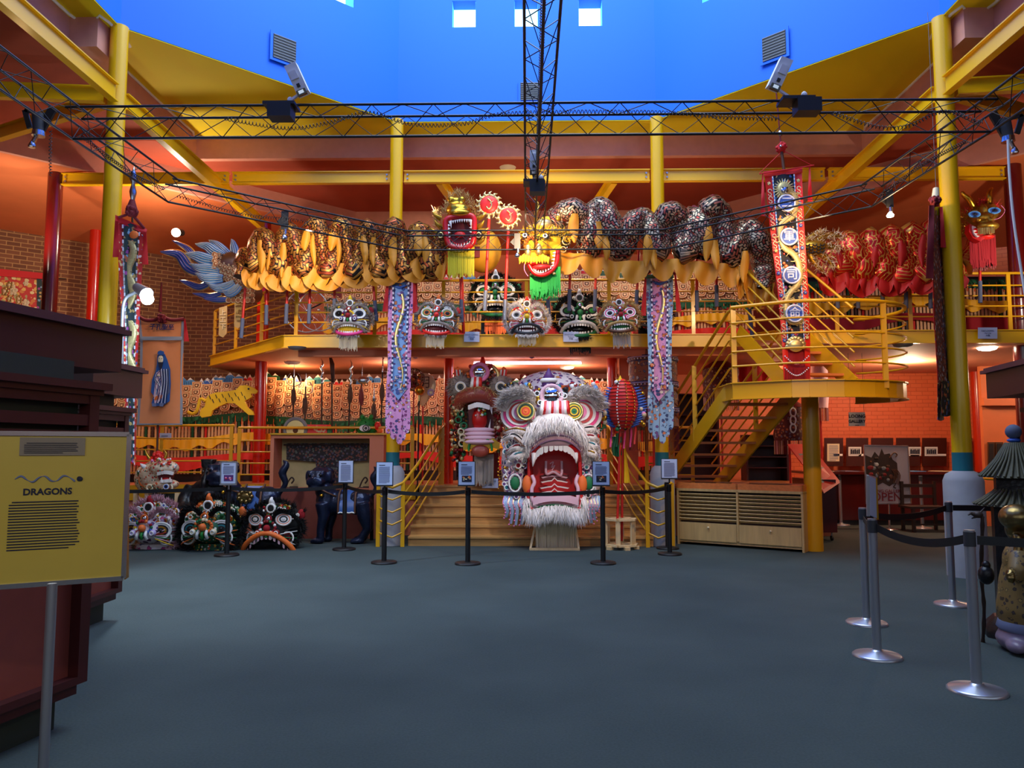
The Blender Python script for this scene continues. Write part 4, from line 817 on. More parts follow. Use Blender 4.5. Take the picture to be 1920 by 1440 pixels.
def lion(label, x, y, s, rz, m='bronze_blue', medal=False):
    "standing guardian lion, head towards local -X turned to the viewer"
    T = thing('lion_statue', label, 'statue', (x, y, 0)); M = Matrix.Translation((x, y, 0)) @ Matrix.Rotation(rz, 4, 'Z') @ Matrix.Scale(s, 4)
    def body(mb):
        mb.T = M
        mb.sph((.28, 0, .62), (.22, .17, .2), m); mb.sph((0, 0, .62), (.26, .16, .19), m); mb.sph((-.22, 0, .66), (.18, .19, .25), m); mb.sph((-.26, -.03, .82), (.15, .16, .16), m)
        for sx, sy, kx in ((-.26, -.12, -.03), (-.2, .12, -.03), (.36, -.13, .05), (.34, .12, .05)):
            fr = sx < 0
            mb.tube([(sx, sy, .62), (sx+(.02 if fr else .04), sy*1.05, .4), (sx+(-.02 if fr else .08), sy*1.1, .22), (sx-.02, sy*1.12, .07)], [.12, .09 if fr else .11, .065, .06], m, 10)
            mb.sph((sx-.06, sy*1.12, .045), (.11, .075, .05), m)
            for t in (-1, 0, 1): mb.sph((sx-.14, sy*1.12+t*.035, .035), (.035, .025, .035), m, 8, 6)
        mb.sph((-.33, -.08, 1.02), (.17, .17, .16), m); mb.sph((-.36, -.2, .96), (.15, .1, .09), m); mb.sph((-.36, -.24, 1.0), (.07, .06, .04), m)
        for a in (-1, 1): mb.sph((-.35+a*.09, -.21, 1.06), (.045, .04, .035), m, 8, 6); mb.sph((-.33+a*.17, -.1, 1.03), (.045, .06, .1), m)
        mb.sph((-.36, -.2, .86), (.12, .09, .045), m); mb.box((-.36, -.2, .94), (.24, .16, .07), m); mb.box((-.35, -.19, 1.1), (.26, .07, .05), m)
        for k in range(26):
            t = R(0, 2*PI); p = R(0, 1.7); q = Vector((math.cos(t)*.17*math.cos(p*.6), abs(math.sin(t))*.16-.02, math.sin(p)*.16+.0)); mb.sph(Vector((-.31, 0, .96))+q, R(.045, .065), m, 8, 6)
        mb.tube(smoothpath([(.46, 0, .72), (.55, 0, .85), (.5, 0, 1.0), (.56, 0, 1.12), (.5, 0, 1.18)], 4), [.04, .04, .04, .04, .04, .045, .05, .055, .06, .06, .055, .05, .045, .04, .03, .02, .015], m, 8)
    blob(T, 'body', body, .017*s, None, 1)
    def eyes(mb):
        mb.T = M
        for a in (-1, 1): mb.sph((-.35+a*.085, -.25, 1.055), .024, 'gloss_black', 8, 6)
    part(T, 'eyes', eyes)
    def sad(mb):
        mb.T = M
        for i in range(1): mb.grid(lambda uu, vv: (.0+.26*uu, -.19*math.cos((vv-.5)*2.6)*1.02*(1 if 1 else 0)*(1 if vv <= 1 else 1)*math.copysign(1, 1) if 0 else -.185*math.sin(vv*PI*.5)-.0, .82-.34*vv**1.2), 6, 8, 'cloth_blue', t=.012, off=(0, -1, 0))
        for k in range(2): mb.tube([(.0+.26*k, -.0, .84), (.0+.26*k, -.15, .76), (.0+.26*k, -.2, .6), (.0+.26*k, -.2, .47)], .016, 'brown', 6)
        mb.tube([(-.05+.26*i_/6+.05, -.205, .475+.01*(i_ % 2)) for i_ in range(7)], .012, 'white', 5)
        mb.torus((-.2, 0, .8), .2, .014, 'brown', 20, 6, nrm=(.5, 0, 1)); mb.sph((-.26, -.2, .74), .03, 'gold', 8, 6)
    part(T, 'saddle_cloth', sad, 'blue saddle cloth with brown edging')
    if medal:
        def md(mb):
            mb.T = M
            for i in range(9): t = 2*PI*i/9; mb.sph((.05+.09*math.cos(t), -.2, .68+.07*math.sin(t)), .035, 'dull_gold', 8, 6)
            mb.sph((.05, -.21, .68), (.08, .02, .06), 'dull_gold', 10, 6)
        part(T, 'medallion', md, 'gold mask medallion')
    return T
lion('dark blue-black standing lion statue with a blue saddle cloth, before the robe niche', -3.0, 12.55, 1.03, 0)
lion('dark blue-black lion statue with a gold medallion, behind the framed sign', -4.45, 12.3, 1.12, 0, medal=True)
def seated(label, x, y):
    T = thing('seated_statue', label, 'statue', (x, y, 0)); m = 'bronze_black'; o = Vector((x, y, 0))
    def body(mb):
        mb.T = Matrix.Translation(o)
        mb.sph((0, 0, .52), (.3, .24, .5), m, 16, 12); mb.sph((0, 0, .86), (.27, .17, .18), m)
        for a in (-1, 1):
            mb.tube([(a*.26, 0, .92), (a*.34, -.05, .72), (a*.3, -.2, .58), (a*.12, -.3, .6)], [.1, .115, .1, .06], m, 10); mb.sph((a*.08, -.32, .6), (.055, .045, .045), m)
            mb.tube([(a*.14, -.05, .4), (a*.27, -.3, .38), (a*.25, -.34, .1)], [.17, .14, .12], m, 10); mb.sph((a*.25, -.4, .05), (.07, .12, .05), m)
        mb.tube([(0, 0, .95), (0, -.01, 1.06)], [.08, .07], m, 10); mb.sph((0, -.02, 1.13), (.1, .11, .13), m); mb.box((0, -.01, 1.28), (.19, .17, .12), m); mb.box((0, 0, 1.33), (.2, .18, .03), m)
        mb.sph((0, -.13, 1.13), (.018, .03, .03), m, 8, 6); mb.tube([(0, -.11, 1.07), (0, -.16, .96), (0, -.19, .8)], [.07, .06, .02], m, 8)
        for a in (-1, 1): mb.sph((a*.1, 0, 1.13), (.02, .03, .045), m, 8, 6)
        mb.torus((0, -.0, .62), .27, .025, m, 20, 6, nrm=(0, 0, 1))
    blob(T, 'body', body, .02)
    part(T, 'eyes', lambda mb: [mb.sph(o+Vector((a*.035, -.125, 1.155)), (.014, .008, .008), 'grey', 8, 5) for a in (-1, 1)])
seated('black bronze seated figure in a tall hat with a long beard', -5.05, 12.25)
# old man statue, pagoda lantern
T = thing('old_man_statue', 'bald gold-headed old man statue in a mottled robe holding a staff, right edge', 'statue', (3.74, 5.98, 0)); o = Vector((3.70, 5.98, 0))
S_ = lambda fn, name, vox=.012, l=None: blob(T, name, lambda mb: (setattr(mb, 'T', Matrix.Translation(o)), fn(mb)), vox, l)
S_(lambda mb: (mb.sph((-.03, -.05, .99), (.12, .13, .1), 'dull_gold', 16, 12), mb.sph((.0, 0, .9), (.085, .09, .1), 'dull_gold'), mb.sph((-.09, -.06, .89), (.02, .02, .025), 'dull_gold', 8, 6), mb.sph((.06, -.08, .885), (.02, .015, .05), 'dull_gold', 8, 6), mb.tube([(0, 0, .86), (0, 0, .76)], .05, 'dull_gold'), mb.sph((-.06, -.09, .86), (.022, .025, .014), 'dull_gold', 8, 6), mb.tube([(-.05, -.08, .85), (-.08, -.12, .72), (-.06, -.12, .6)], [.035, .03, .01], 'dull_gold')), 'head', .01, 'large domed gold head')
part(T, 'eyes', lambda mb: [mb.sph(o+Vector((-.1, -.075+k*.05, .925)), .01, 'ink', 8, 6) for k in (0, 1)])
S_(lambda mb: (mb.sph((.06, 0, .66), (.17, .15, .18), 'robe_leopard', 16, 12), mb.lathe((.06, 0, .18), [(.2, 0), (.22, .12), (.19, .35), (.13, .58)], 'robe_leopard'), mb.tube([(-.05, -.1, .72), (-.12, -.17, .6), (-.15, -.16, .55)], [.08, .07, .05], 'robe_leopard'), mb.tube([(.2, -.05, .72), (.25, -.15, .55), (.12, -.22, .5)], [.08, .07, .05], 'robe_leopard')), 'robe', .014, 'mottled yellow-brown robe')
S_(lambda mb: (mb.sph((-.17, -.17, .58), (.035, .04, .05), 'dull_gold'), mb.tube([(-.15, -.15, .57), (-.18, -.2, .6), (-.21, -.19, .59)], .012, 'dull_gold'), mb.tube([(-.15, -.15, .55), (-.18, -.21, .57), (-.21, -.19, .565)], .012, 'dull_gold'), mb.tube([(-.15, -.15, .53), (-.18, -.2, .54), (-.205, -.19, .545)], .011, 'dull_gold')), 'hand', .007)
part(T, 'hem', lambda mb: (mb.lathe(o+Vector((.06, 0, .15)), [(.21, 0), (.225, .02), (.21, .07)], 'ink_grey', 24))); S_(lambda mb: (mb.lathe((.06, 0, 0), [(.17, 0), (.22, .04), (.235, .09), (.2, .16)], 'lilac_stone', 24), mb.sph((-.13, -.12, .06), (.06, .09, .05), 'lilac_stone')), 'skirt', .014, 'lilac under-robe')
T2 = thing('staff', 'knobbly dragon-headed staff with a gourd held by the bald statue', 'staff', G(1843, 1204))
b0 = G(1843, 1204); top = P(1842, 985, 5.9)
part(T2, 'shaft', lambda mb: mb.tube(smoothpath([b0, b0.lerp(top, .3)+Vector((.01, 0, 0)), b0.lerp(top, .6)-Vector((.01, 0, 0)), top, P(1840, 968, 5.9), P(1828, 966, 5.88)], 5), [.012+.004*(i % 3 == 0) for i in range(26)], 'dark_brown', 8))
part(T2, 'dragon_head', lambda mb: (mb.sph(P(1834, 965, 5.88), (.035, .03, .025), 'dark_brown'), mb.tube([P(1830, 966, 5.88), P(1820, 962, 5.88), P(1815, 966, 5.88)], [.018, .012, .004], 'dark_brown'), mb.tube([P(1832, 968, 5.88), P(1822, 972, 5.88)], [.012, .004], 'dark_brown'), mb.tube([P(1838, 962, 5.9), P(1846, 952, 5.9)], [.01, .003], 'dark_brown')))
part(T2, 'gourd', lambda mb: (mb.sph(P(1849, 1078, 5.86), (.055, .055, .07), 'bronze_black'), mb.sph(P(1849, 1060, 5.86), (.03, .03, .035), 'bronze_black')))
pc = P(1904, 840, 6.4); T = thing('pagoda_lantern', 'dark pagoda shaped lantern with tiled roofs and a blue finial at the right edge', 'pagoda lantern', (pc.x, 6.4, 0))
def roof(zb, r0, h_):
    def f(mb):
        n = 36; prof = [(r0, 0), (r0*.8, h_*.2), (r0*.55, h_*.5), (r0*.25, h_)]; mb.lathe((pc.x, 6.4, zb), prof, 'roof_tile', 8)
        for i in range(n):
            t = 2*PI*i/n; mb.tube([(pc.x+r*math.cos(t)*1.0, 6.4+r*math.sin(t), zb+z+.008) for r, z in prof], .011, 'roof_tile', 5)
    part(T, 'roof', f, 'green-grey ribbed tile roof')
z1 = P(1900, 895, 6.4).z; z2 = P(1900, 948, 6.4).z
roof(z1, .27, .27); roof(z2, .32, .2)
part(T, 'body', lambda mb: (mb.cyl((pc.x, 6.4, z2+.1), (pc.x, 6.4, z1+.05), .17, 'bronze_black', n=8, smooth=False), mb.cyl((pc.x, 6.4, z1+.2), (pc.x, 6.4, z1+.33), .035, 'bronze_blue'), mb.cyl((pc.x, 6.4, .1), (pc.x, 6.4, z2+.03), .2, 'bronze_black', n=8, smooth=False), mb.lathe((pc.x, 6.4, 0), [(.3, 0), (.3, .08), (.22, .16)], 'bronze_black', 8)))
part(T, 'finial', lambda mb: (mb.sph((pc.x-.01, 6.4, z1+.37), .06, 'foam_grey'), mb.sph((pc.x-.01, 6.4, z1+.3), (.05, .05, .02), 'blue')), 'blue ball finial')
# ================================================================ BANNERS AND HANGING CLOTHS
embroid('emb_blue', (130, 170, 220), [(200, 120, 60), (120, 90, 150), (225, 205, 190), (60, 90, 160), (190, 90, 120)], 13, .26, .7, line=(90, 70, 130))
embroid('emb_pink', (222, 150, 190), [(220, 120, 60), (110, 80, 150), (235, 220, 200), (60, 80, 130), (170, 60, 90)], 13, .26, .7, line=(90, 60, 110))
embroid('emb_lightblue', (150, 180, 205), [(220, 120, 70), (120, 70, 120), (240, 230, 220), (60, 70, 110)], 16, .28, .7, line=(70, 90, 120))
embroid('emb_rose', (226, 150, 200), [(210, 110, 60), (70, 70, 130), (235, 215, 215), (150, 60, 120)], 18, .26, .7, line=(90, 60, 110))
embroid('emb_black', (16, 20, 36), [(200, 90, 60), (70, 110, 180), (200, 180, 120), (150, 70, 140), (210, 130, 60)], 15, .27, .7)
embroid('emb_darkgreen', (26, 48, 50), [(150, 60, 140), (120, 160, 190), (190, 160, 90), (180, 90, 50)], 15, .25, .7)
embroid('emb_red', (188, 26, 22), [(225, 200, 150), (60, 90, 150), (220, 160, 60), (235, 225, 215)], 17, .22, .7); embroid('emb_redgold', (186, 34, 20), [(214, 170, 80), (220, 200, 140), (200, 120, 50), (160, 150, 90)], 13, .34, .6)
embroid('emb_copper', (146, 72, 30), [(90, 80, 100), (180, 120, 60), (110, 60, 70), (200, 180, 150)], 14, .3, .6, line=(60, 30, 20)); embroid('emb_robe', (30, 22, 26), [(110, 70, 60), (90, 96, 88), (120, 60, 44), (80, 70, 90)], 24, .33, .7)
embroid('emb_greyred', (120, 40, 36), [(190, 190, 200), (80, 90, 120), (200, 120, 90), (60, 60, 90)], 22, .3, .6); embroid('emb_maroon', (84, 16, 20), [(150, 120, 90), (110, 100, 120), (170, 90, 50)], 18, .26, .7)
mat('orange_silk', (236, 142, 84), .55, noise=.06, nscale=3); mat('grey_trim', (150, 150, 156), .6); mat('bead_white', (226, 226, 240), .4); mat('navy', (24, 34, 84), .6); mat('gold_thread', (196, 178, 120), .45, .4, noise=.2, nscale=60)
mat('header_pink', (214, 130, 160), .7); mat('header_green', (80, 120, 84), .7); mat('ribbon_red', (196, 20, 28), .7); mat('ribbon_dark', (110, 10, 24), .8)
def rowat(rows, y):
    for i in range(len(rows)-1):
        a, b = rows[i], rows[i+1]
        if y <= b[0] or i == len(rows)-2:
            f = (y-a[0])/(b[0]-a[0]); return lerp(a[1], b[1], f), lerp(a[2], b[2], f)
def strip(mb, rows, Y, f0, f1, m, t=.006, y0=None, y1=None, dYr=0, wav=.02, k=26, off=0, ph=0, skew=0):
    "cloth strip between fractions f0..f1 of the banner's width; rows: (py, pxleft, pxright)"
    y0 = rows[0][0] if y0 is None else y0; y1 = rows[-1][0] if y1 is None else y1
    def fn(u, v):
        y = lerp(y0, y1, v); a, b = rowat(rows, y); f = lerp(f0, f1, u)
        return P(lerp(a, b, f), y+skew*f, Y+dYr*f+wav*math.sin(f*9+v*5+ph)+off)
    mb.grid(fn, 4, k, m, t=t, uv=False)
def beads(mb, rows, Y, f, n, y0, y1, dYr=0, skew=0, m=('bead_white', 'navy'), wpx=3):
    for i in range(n):
        y = lerp(y0, y1, (i+.5)/n); a, b = rowat(rows, y); hgt = (y1-y0)/n*.45; q = lerp(a, b, f)
        mb.ext([P(q+dx, y+dy+skew*f, Y+dYr*f-.03) for dx, dy in ((-wpx/2, -hgt), (wpx/2, -hgt), (wpx/2, hgt), (-wpx/2, hgt))], (0, .006, 0), m[i % 2])
def ribbon(mb, a, b, Y, w0, w1, m, yo=0):
    mb.grid(lambda u, v: P(lerp(a[0], b[0], v)+(u-.5)*lerp(w0, w1, v), lerp(a[1], b[1], v), Y+.02*math.sin(v*7+u*2)+yo), 3, 8, m, t=.006, uv=False)
def flower(mb, q, r, m, m2='cream', n=5):
    for i in range(n): t = 2*PI*i/n+r*99; mb.sph(q+Vector((math.cos(t)*r*.6, 0, math.sin(t)*r*.6)), (r*.45, .006, r*.45), m, 6, 4)
    mb.sph(q-Vector((0, .006, 0)), (r*.35, .006, r*.35), m2, 6, 4)
def spearhead(mb, px, y0, y1, Y, m='silver'):
    c = P(px, (y0+y1)/2, Y); h_ = (P(px, y0, Y)-P(px, y1, Y)).z
    mb.cyl(c-Vector((0, 0, h_/2)), c+Vector((0, 0, h_*.1)), .018, m); mb.lathe(c+Vector((0, 0, 0)), [(.01, -h_*.1), (.045, h_*.05), (.03, h_*.25), (.002, h_*.5)], m, 4, smooth=False)
    for a in (-1, 1): mb.tube([c-Vector((0, 0, h_*.1)), c+Vector((a*.09, 0, -h_*.1)), c+Vector((a*.1, 0, h_*.06))], .012, m, 6); mb.sph(c+Vector((a*.05, 0, -h_*.2)), (.05, .02, .03), m, 8, 5)
def tail_banner(px, Y, rows, header, hm, border, centre, tails, rib, label, hd):
    T = thing('embroidered_banner', label, 'banner', P(px, rows[-1][0], Y), 'long tailed embroidered banners')
    part(T, 'border', lambda mb: (strip(mb, rows, Y, 0, .2, border), strip(mb, rows, Y, .8, 1, border)), None)
    ye = rows[-1][0]
    part(T, 'centre_panel', lambda mb: (strip(mb, rows, Y, .2, .8, centre), mb.ext([P(rowat(rows, ye)[0]+6, ye, Y), P(px-1, ye+22, Y), P(rowat(rows, ye)[1]-6, ye, Y)], (0, .006, 0), centre)))
    part(T, 'header', lambda mb: strip(mb, rows, Y, -.02, 1.02, hm, y0=hd[0], y1=hd[1], off=-.01, k=4), 'plain header band')
    part(T, 'beaded_edge', lambda mb: (beads(mb, rows, Y, .2, 44, hd[1], ye), beads(mb, rows, Y, .8, 44, hd[1], ye)), 'navy and white beaded lines')
    for (xa, xb, y2) in tails:
        part(T, 'tail', lambda mb: mb.grid(lambda u, v: P(lerp(xa, xb, u)+.6*math.sin(v*6+xa), lerp(ye-8, y2-(abs(u-.5)*2)**2*6, v), Y+.03+.015*math.sin(v*5+xa)), 4, 12, border, t=.006, uv=False))
    def dr(mb):
        y0 = hd[1]+22; L = ye-y0
        pts = [P(px+1+8*math.sin((i/18)*2*PI*1.35+.6)*(1-.3*i/18), y0+L*i/18, Y-.03) for i in range(19)]
        pts = smoothpath(pts, 3); n = len(pts); mb.tube(pts, [.012+.018*math.sin(PI*min(1, .15+i/n)) for i in range(n)], 'pale_gold', 8, sx=.35, up=(0, -1, 0))
        for i in range(0, n, 3): mb.sph(pts[i]+Vector((R(-.05, .05), -.01, R(-.02, .02))), (R(.02, .04), .01, .02), 'lilac', 6, 4)
        for i in range(26): flower(mb, P(px+R(-14, 14), R(y0, ye), Y-.03), R(.016, .032), random.choice(['orange', 'blue', 'purple', 'pink', 'crimson_cloth']))
        b_ = P(px+1, hd[1]+10, Y-.03); mb.sph(b_, (.05, .01, .025), 'blue'); 
        for a in (-1, 1): mb.tube([b_, b_+Vector((a*.07, 0, .02)), b_+Vector((a*.13, 0, .04))], [.022, .016, .004], 'blue', 6)
    part(T, 'embroidery', dr, 'pale dragon and bat embroidery')
    for (a, b) in rib: part(T, 'ribbon', lambda mb: ribbon(mb, a, b, Y-.02, 3, 10, 'ribbon_red'), 'red ribbon')
    kx, ky = header
    part(T, 'cord', lambda mb: (mb.tube([P(kx, ky, Y), P(rib[0][0][0], rib[0][0][1], Y)], .022, 'ribbon_dark'), mb.tube([P(kx, ky, Y), P(rib[1][0][0], rib[1][0][1], Y)], .022, 'ribbon_dark'), mb.sph(P(kx, ky, Y), .05, 'ribbon_dark'), mb.tube([P(kx, ky, Y), P(kx, ky+24, Y)], .018, 'ribbon_dark')))
    part(T, 'spearhead', lambda mb: spearhead(mb, kx, ky-72, ky-5, Y), 'grey metal spearhead')
    return T
tail_banner(748, 12.0, [(517, 727, 776), (560, 728, 775), (620, 727, 772), (690, 727, 770), (728, 724, 770)], (748, 497), 'header_pink', 'emb_rose', 'emb_blue', [(723, 732, 814), (731, 743, 824), (743, 754, 834), (752, 761, 826), (758, 769, 812)], [((728, 516), (722, 584)), ((776, 516), (779, 586))], 'light blue banner with pink flowered border and tails, on the left inner column', (517, 529))
tail_banner(1236, 12.0, [(515, 1211, 1262), (560, 1212, 1262), (620, 1214, 1260), (690, 1216, 1259), (730, 1215, 1261)], (1235, 497), 'header_green', 'emb_lightblue', 'emb_pink', [(1215, 1224, 812), (1224, 1236, 824), (1237, 1249, 832), (1248, 1256, 820), (1255, 1263, 806)], [((1211, 514), (1206, 592)), ((1266, 514), (1273, 584))], 'lilac pink banner with pale blue border and tails, on the right inner column', (515, 522))
# three-medallion banner
Y = 10.8; rows = [(322, 1433, 1503), (430, 1444, 1508), (560, 1460, 1516), (640, 1466, 1519), (717, 1470, 1519)]; sk = -7
T = thing('medallion_banner', 'tall red and black banner with gold dragon and blue round character medallions', 'banner', P(1490, 717, Y))
part(T, 'border', lambda mb: (strip(mb, rows, Y, 0, .2, 'bright_red', skew=sk), strip(mb, rows, Y, .8, 1, 'bright_red', skew=sk)))
part(T, 'centre_panel', lambda mb: strip(mb, rows, Y, .2, .8, 'emb_black', y0=330, y1=652, skew=sk)); part(T, 'header', lambda mb: strip(mb, rows, Y, -.02, 1.02, 'bright_red', y0=321, y1=331, off=-.012, k=3, skew=sk))
part(T, 'lower_panel', lambda mb: strip(mb, rows, Y, .19, .81, 'crimson_cloth', y0=650, y1=717, skew=sk))
part(T, 'beaded_edge', lambda mb: (beads(mb, rows, Y, .21, 90, 332, 652, skew=sk, m=('bead_white', 'sky_blue'), wpx=2.2), beads(mb, rows, Y, .79, 90, 332, 652, skew=sk, m=('bead_white', 'sky_blue'), wpx=2.2)), 'pale beaded lines')
def gd(mb):
    pts = smoothpath([P(x, y, Y-.04) for x, y in [(1478, 358), (1490, 366), (1492, 388), (1487, 405), (1471, 414), (1463, 428), (1465, 450), (1472, 466), (1487, 476), (1497, 492), (1500, 515), (1496, 533), (1483, 547), (1475, 562), (1474, 585), (1481, 602), (1495, 604), (1507, 592)]], 5); n = len(pts)
    mb.tube(pts, [.03+.016*math.sin(PI*(.1+.85*i/n)) for i in range(n)], 'gold_thread', 8, sx=.4, up=(0, -1, 0))
    for i in range(0, n, 4):
        for a in (-1, 1): q = pts[i]; mb.tube([q, q+Vector((a*.05, -.01, R(-.03, .03))), q+Vector((a*.1, 0, R(-.05, .05)))], [.012, .01, .003], 'gold_thread', 5)
    h_ = P(1470, 355, Y-.05); mb.sph(h_, (.1, .03, .11), 'gold_thread'); mb.sph(h_-Vector((0, .03, .02)), (.055, .02, .05), 'silver')
    for k in range(22): t = 2*PI*k/22; mb.tube([h_+Vector((math.cos(t)*.09, 0, math.sin(t)*.09)), h_+Vector((math.cos(t)*.15, .0, math.sin(t)*.16))], [.014, .004], 'gold_thread', 5)
    for a in (-1, 1): mb.sph(h_+Vector((a*.03, -.045, .01)), .013, 'ink', 6, 4)
    mb.box(h_+Vector((0, -.05, -.045)), (.04, .01, .015), 'ink')
part(T, 'dragon_embroidery', gd, 'coiling gold thread dragon')
for (x, y, ch) in [(1475, 381, '三'), (1479.5, 444, '軍'), (1484.5, 516, '司'), (1490, 588, '命')]:
    def md(mb): q = P(x, y, Y-.07); mb.disc(q, .125, 'silver', .012); mb.torus(q-Vector((0, .006, 0)), .115, .014, 'bead_white', 26, 6); mb.disc(q-Vector((0, .008, 0)), .1, 'blue', .01); mb.text(ch, .165, q-Vector((0, .016, .0)), 'bead_white', bold=.002)
    part(T, 'medallion', md, 'blue disc with a white character')
def fl_(mb):
    for i in range(90):
        y = R(340, 640); a, b = rowat(rows, y); f = R(.25, .75); flower(mb, P(lerp(a, b, f), y+sk*f, Y-.028), R(.014, .03), random.choice(['orange', 'blue', 'purple', 'pale_gold', 'bright_red', 'pale_gold']))
    for s_ in (.1, .9):
        for i in range(22):
            y = 345+i*14; a, b = rowat(rows, y); q = P(lerp(a, b, s_), y+sk*s_, Y-.03)
            if i % 3: mb.torus(q, .026, .006, 'cream', 12, 5, a0=0, a1=5); mb.torus(q-Vector((0, 0, .05)), .02, .006, 'cream', 12, 5, a0=3, a1=8)
            else: flower(mb, q, .028, random.choice(['pale_gold', 'blue']))
    for k in range(9): t = PI*k/8; mb.sph(P(1492-14*math.cos(t), 650-16*math.sin(t), Y-.04), (.05, .02, .035), 'pale_gold', 8, 5)
    mb.sph(P(1492, 648, Y-.05), (.11, .03, .09), 'pale_gold'); 
    for j, yy in enumerate((668, 690)):
        for k in range(15): f = k/14; mb.sph(P(1472+44*f, yy+14*math.sin(PI*f), Y-.04), .011, 'bead_white', 6, 4)
part(T, 'flower_embroidery', fl_)
part(T, 'fringe', lambda mb: mb.fringe(P(1471, 690, Y-.03), P(1518, 688, Y-.03), .2, 34, 'crimson_cloth'), 'dark red net fringe')
for a, b in (((1430, 324), (1431, 405)), ((1518, 310), (1519, 378))): part(T, 'ribbon', lambda mb: ribbon(mb, a, b, Y-.05, 2, 9, 'ribbon_red'), 'red ribbon')
part(T, 'crossbar', lambda mb: mb.cyl(P(1424, 326, Y-.04), P(1526, 310, Y-.04), .009, 'ribbon_red'))
def cd_(mb):
    mb.tube([P(1424, 325, Y-.04), P(1463, 287, Y-.04)], .006, 'ribbon_red', 5); mb.tube([P(1524, 311, Y-.04), P(1470, 283, Y-.04)], .006, 'ribbon_red', 5)
    q = P(1463, 260, Y); mb.tube([Vector((q.x-.05, Y, 6.88)), q, P(1465, 277, Y)], .01, 'ribbon_dark', 5); mb.tube([P(1465, 280, Y), P(1470, 319, Y)], .022, 'brown', 6); mb.sph(P(1463, 250, Y), (.035, .03, .05), 'silver', 8, 6)
part(T, 'hanging_cord', cd_)
def pom(mb, c, r, m, n=26, lobes=.28):
    for _ in range(n):
        d = Vector((R(-1, 1), R(-1, 1), R(-1, 1))).normalized(); mb.sph(c+d*r*.7, r*lobes, m, 6, 4)
    mb.sph(c, r*.75, m, 8, 6)
part(T, 'rosette', lambda mb: (pom(mb, P(1465, 277, Y), .09, 'ribbon_red'), mb.sph(P(1464, 274, Y-.08), .02, 'silver', 6, 4)), 'red rosette')
# left black embroidered banner, seen at an angle
Y = 9.0; rows = [(405, 217, 274), (480, 221, 266), (560, 226, 262), (640, 230, 258), (720, 233, 256), (850, 236, 254)]
T = thing('embroidered_banner', 'dark embroidered banner with red border on the left yellow column', 'banner', P(245, 850, Y)); kw = dict(dYr=.28, skew=26)
part(T, 'border', lambda mb: (strip(mb, rows, Y, 0, .22, 'emb_red', **kw), strip(mb, rows, Y, .78, 1, 'emb_red', **kw))); part(T, 'centre_panel', lambda mb: strip(mb, rows, Y, .22, .78, 'emb_darkgreen', **kw))
part(T, 'header', lambda mb: strip(mb, rows, Y, -.02, 1.02, 'ribbon_red', y0=403, y1=414, off=-.012, k=3, **kw)); part(T, 'beaded_edge', lambda mb: (beads(mb, rows, Y, .22, 60, 415, 840, m=('bead_white', 'silver'), wpx=2.5, **kw), beads(mb, rows, Y, .78, 60, 415, 840, m=('bead_white', 'silver'), wpx=2.5, **kw)))
def gd2(mb):
    for (ya, yb) in ((440, 565), (590, 720)):
        pts = smoothpath([P(lerp(*rowat(rows, lerp(ya, yb, i/8)), .5)+6*math.sin(i*1.3), lerp(ya, yb, i/8)+13, Y+.11) for i in range(9)], 4); n = len(pts)
        mb.tube(pts, [.02+.04*math.sin(PI*(.1+.85*i/n)) for i in range(n)], 'gold_thread', 8, sx=.4, up=(0, -1, 0))
        for i in range(0, n, 2):
            for a in (-1, 1): q = pts[i]; mb.tube([q, q+Vector((a*R(.03, .08), -.01, R(-.04, .05)))], [.012, .003], 'gold_thread', 5)
    mb.sph(P(251, 440, Y+.1), (.06, .02, .05), 'orange', 8, 6)
part(T, 'embroidery', gd2, 'gold dragon embroidery')
part(T, 'ribbon', lambda mb: ribbon(mb, (219, 405), (217, 482), Y-.02, 6, 12, 'ribbon_red')); part(T, 'ribbon', lambda mb: ribbon(mb, (271, 428), (273, 496), Y+.25, 5, 10, 'ribbon_red'))
part(T, 'tassel', lambda mb: (pom(mb, P(246, 397, Y+.05), .09, 'ribbon_dark'), mb.cyl(P(248, 375, Y+.1), P(247, 395, Y+.1), .03, 'ribbon_dark', .07), mb.tube([P(222, 408, Y), P(246, 400, Y+.05), P(270, 428, Y+.25)], .018, 'ribbon_dark')), 'dark red tassel')
part(T, 'finial', lambda mb: (mb.lathe(P(250, 345, Y+.1), [(.02, -.22), (.045, -.1), (.02, 0), (.05, .06), (.002, .22)], 'silver', 8), mb.cyl(P(250, 362, Y+.1), P(249, 380, Y+.1), .015, 'silver')), 'silver finial'); part(T, 'pole', lambda mb: mb.cyl(P(249, 370, Y+.2), Vector((P(249, 370, Y).x+.0, Y+.2, .0)), .012, 'brown'))
# right banner seen nearly edge on
rows = [(388, 1744, 1764), (500, 1748, 1768), (600, 1751, 1773), (690, 1757, 1780), (720, 1758, 1781)]; Y = 9.05
T = thing('embroidered_banner', 'narrow side view of a red and silver banner hanging by the right yellow column', 'banner', P(1765, 790, Y)); kw = dict(dYr=.5, wav=.012)
part(T, 'centre_panel', lambda mb: strip(mb, rows, Y, .1, .8, 'emb_greyred', **kw)); part(T, 'border', lambda mb: (strip(mb, rows, Y, 0, .12, 'emb_red', **kw), strip(mb, rows, Y, .8, 1, 'emb_black', **kw))); part(T, 'header', lambda mb: strip(mb, rows, Y, -.02, 1, 'gloss_black', y0=388, y1=404, off=-.01, **kw))
for (xa, xb, y2) in ((1758, 1770, 790), (1766, 1782, 782)): part(T, 'tail', lambda mb: mb.grid(lambda u, v: P(lerp(xa, xb, u), lerp(716, y2, v)-abs(u-.5)*6, Y+.1+.3*u), 3, 8, 'emb_black', t=.006, uv=False), 'black flowered tail')
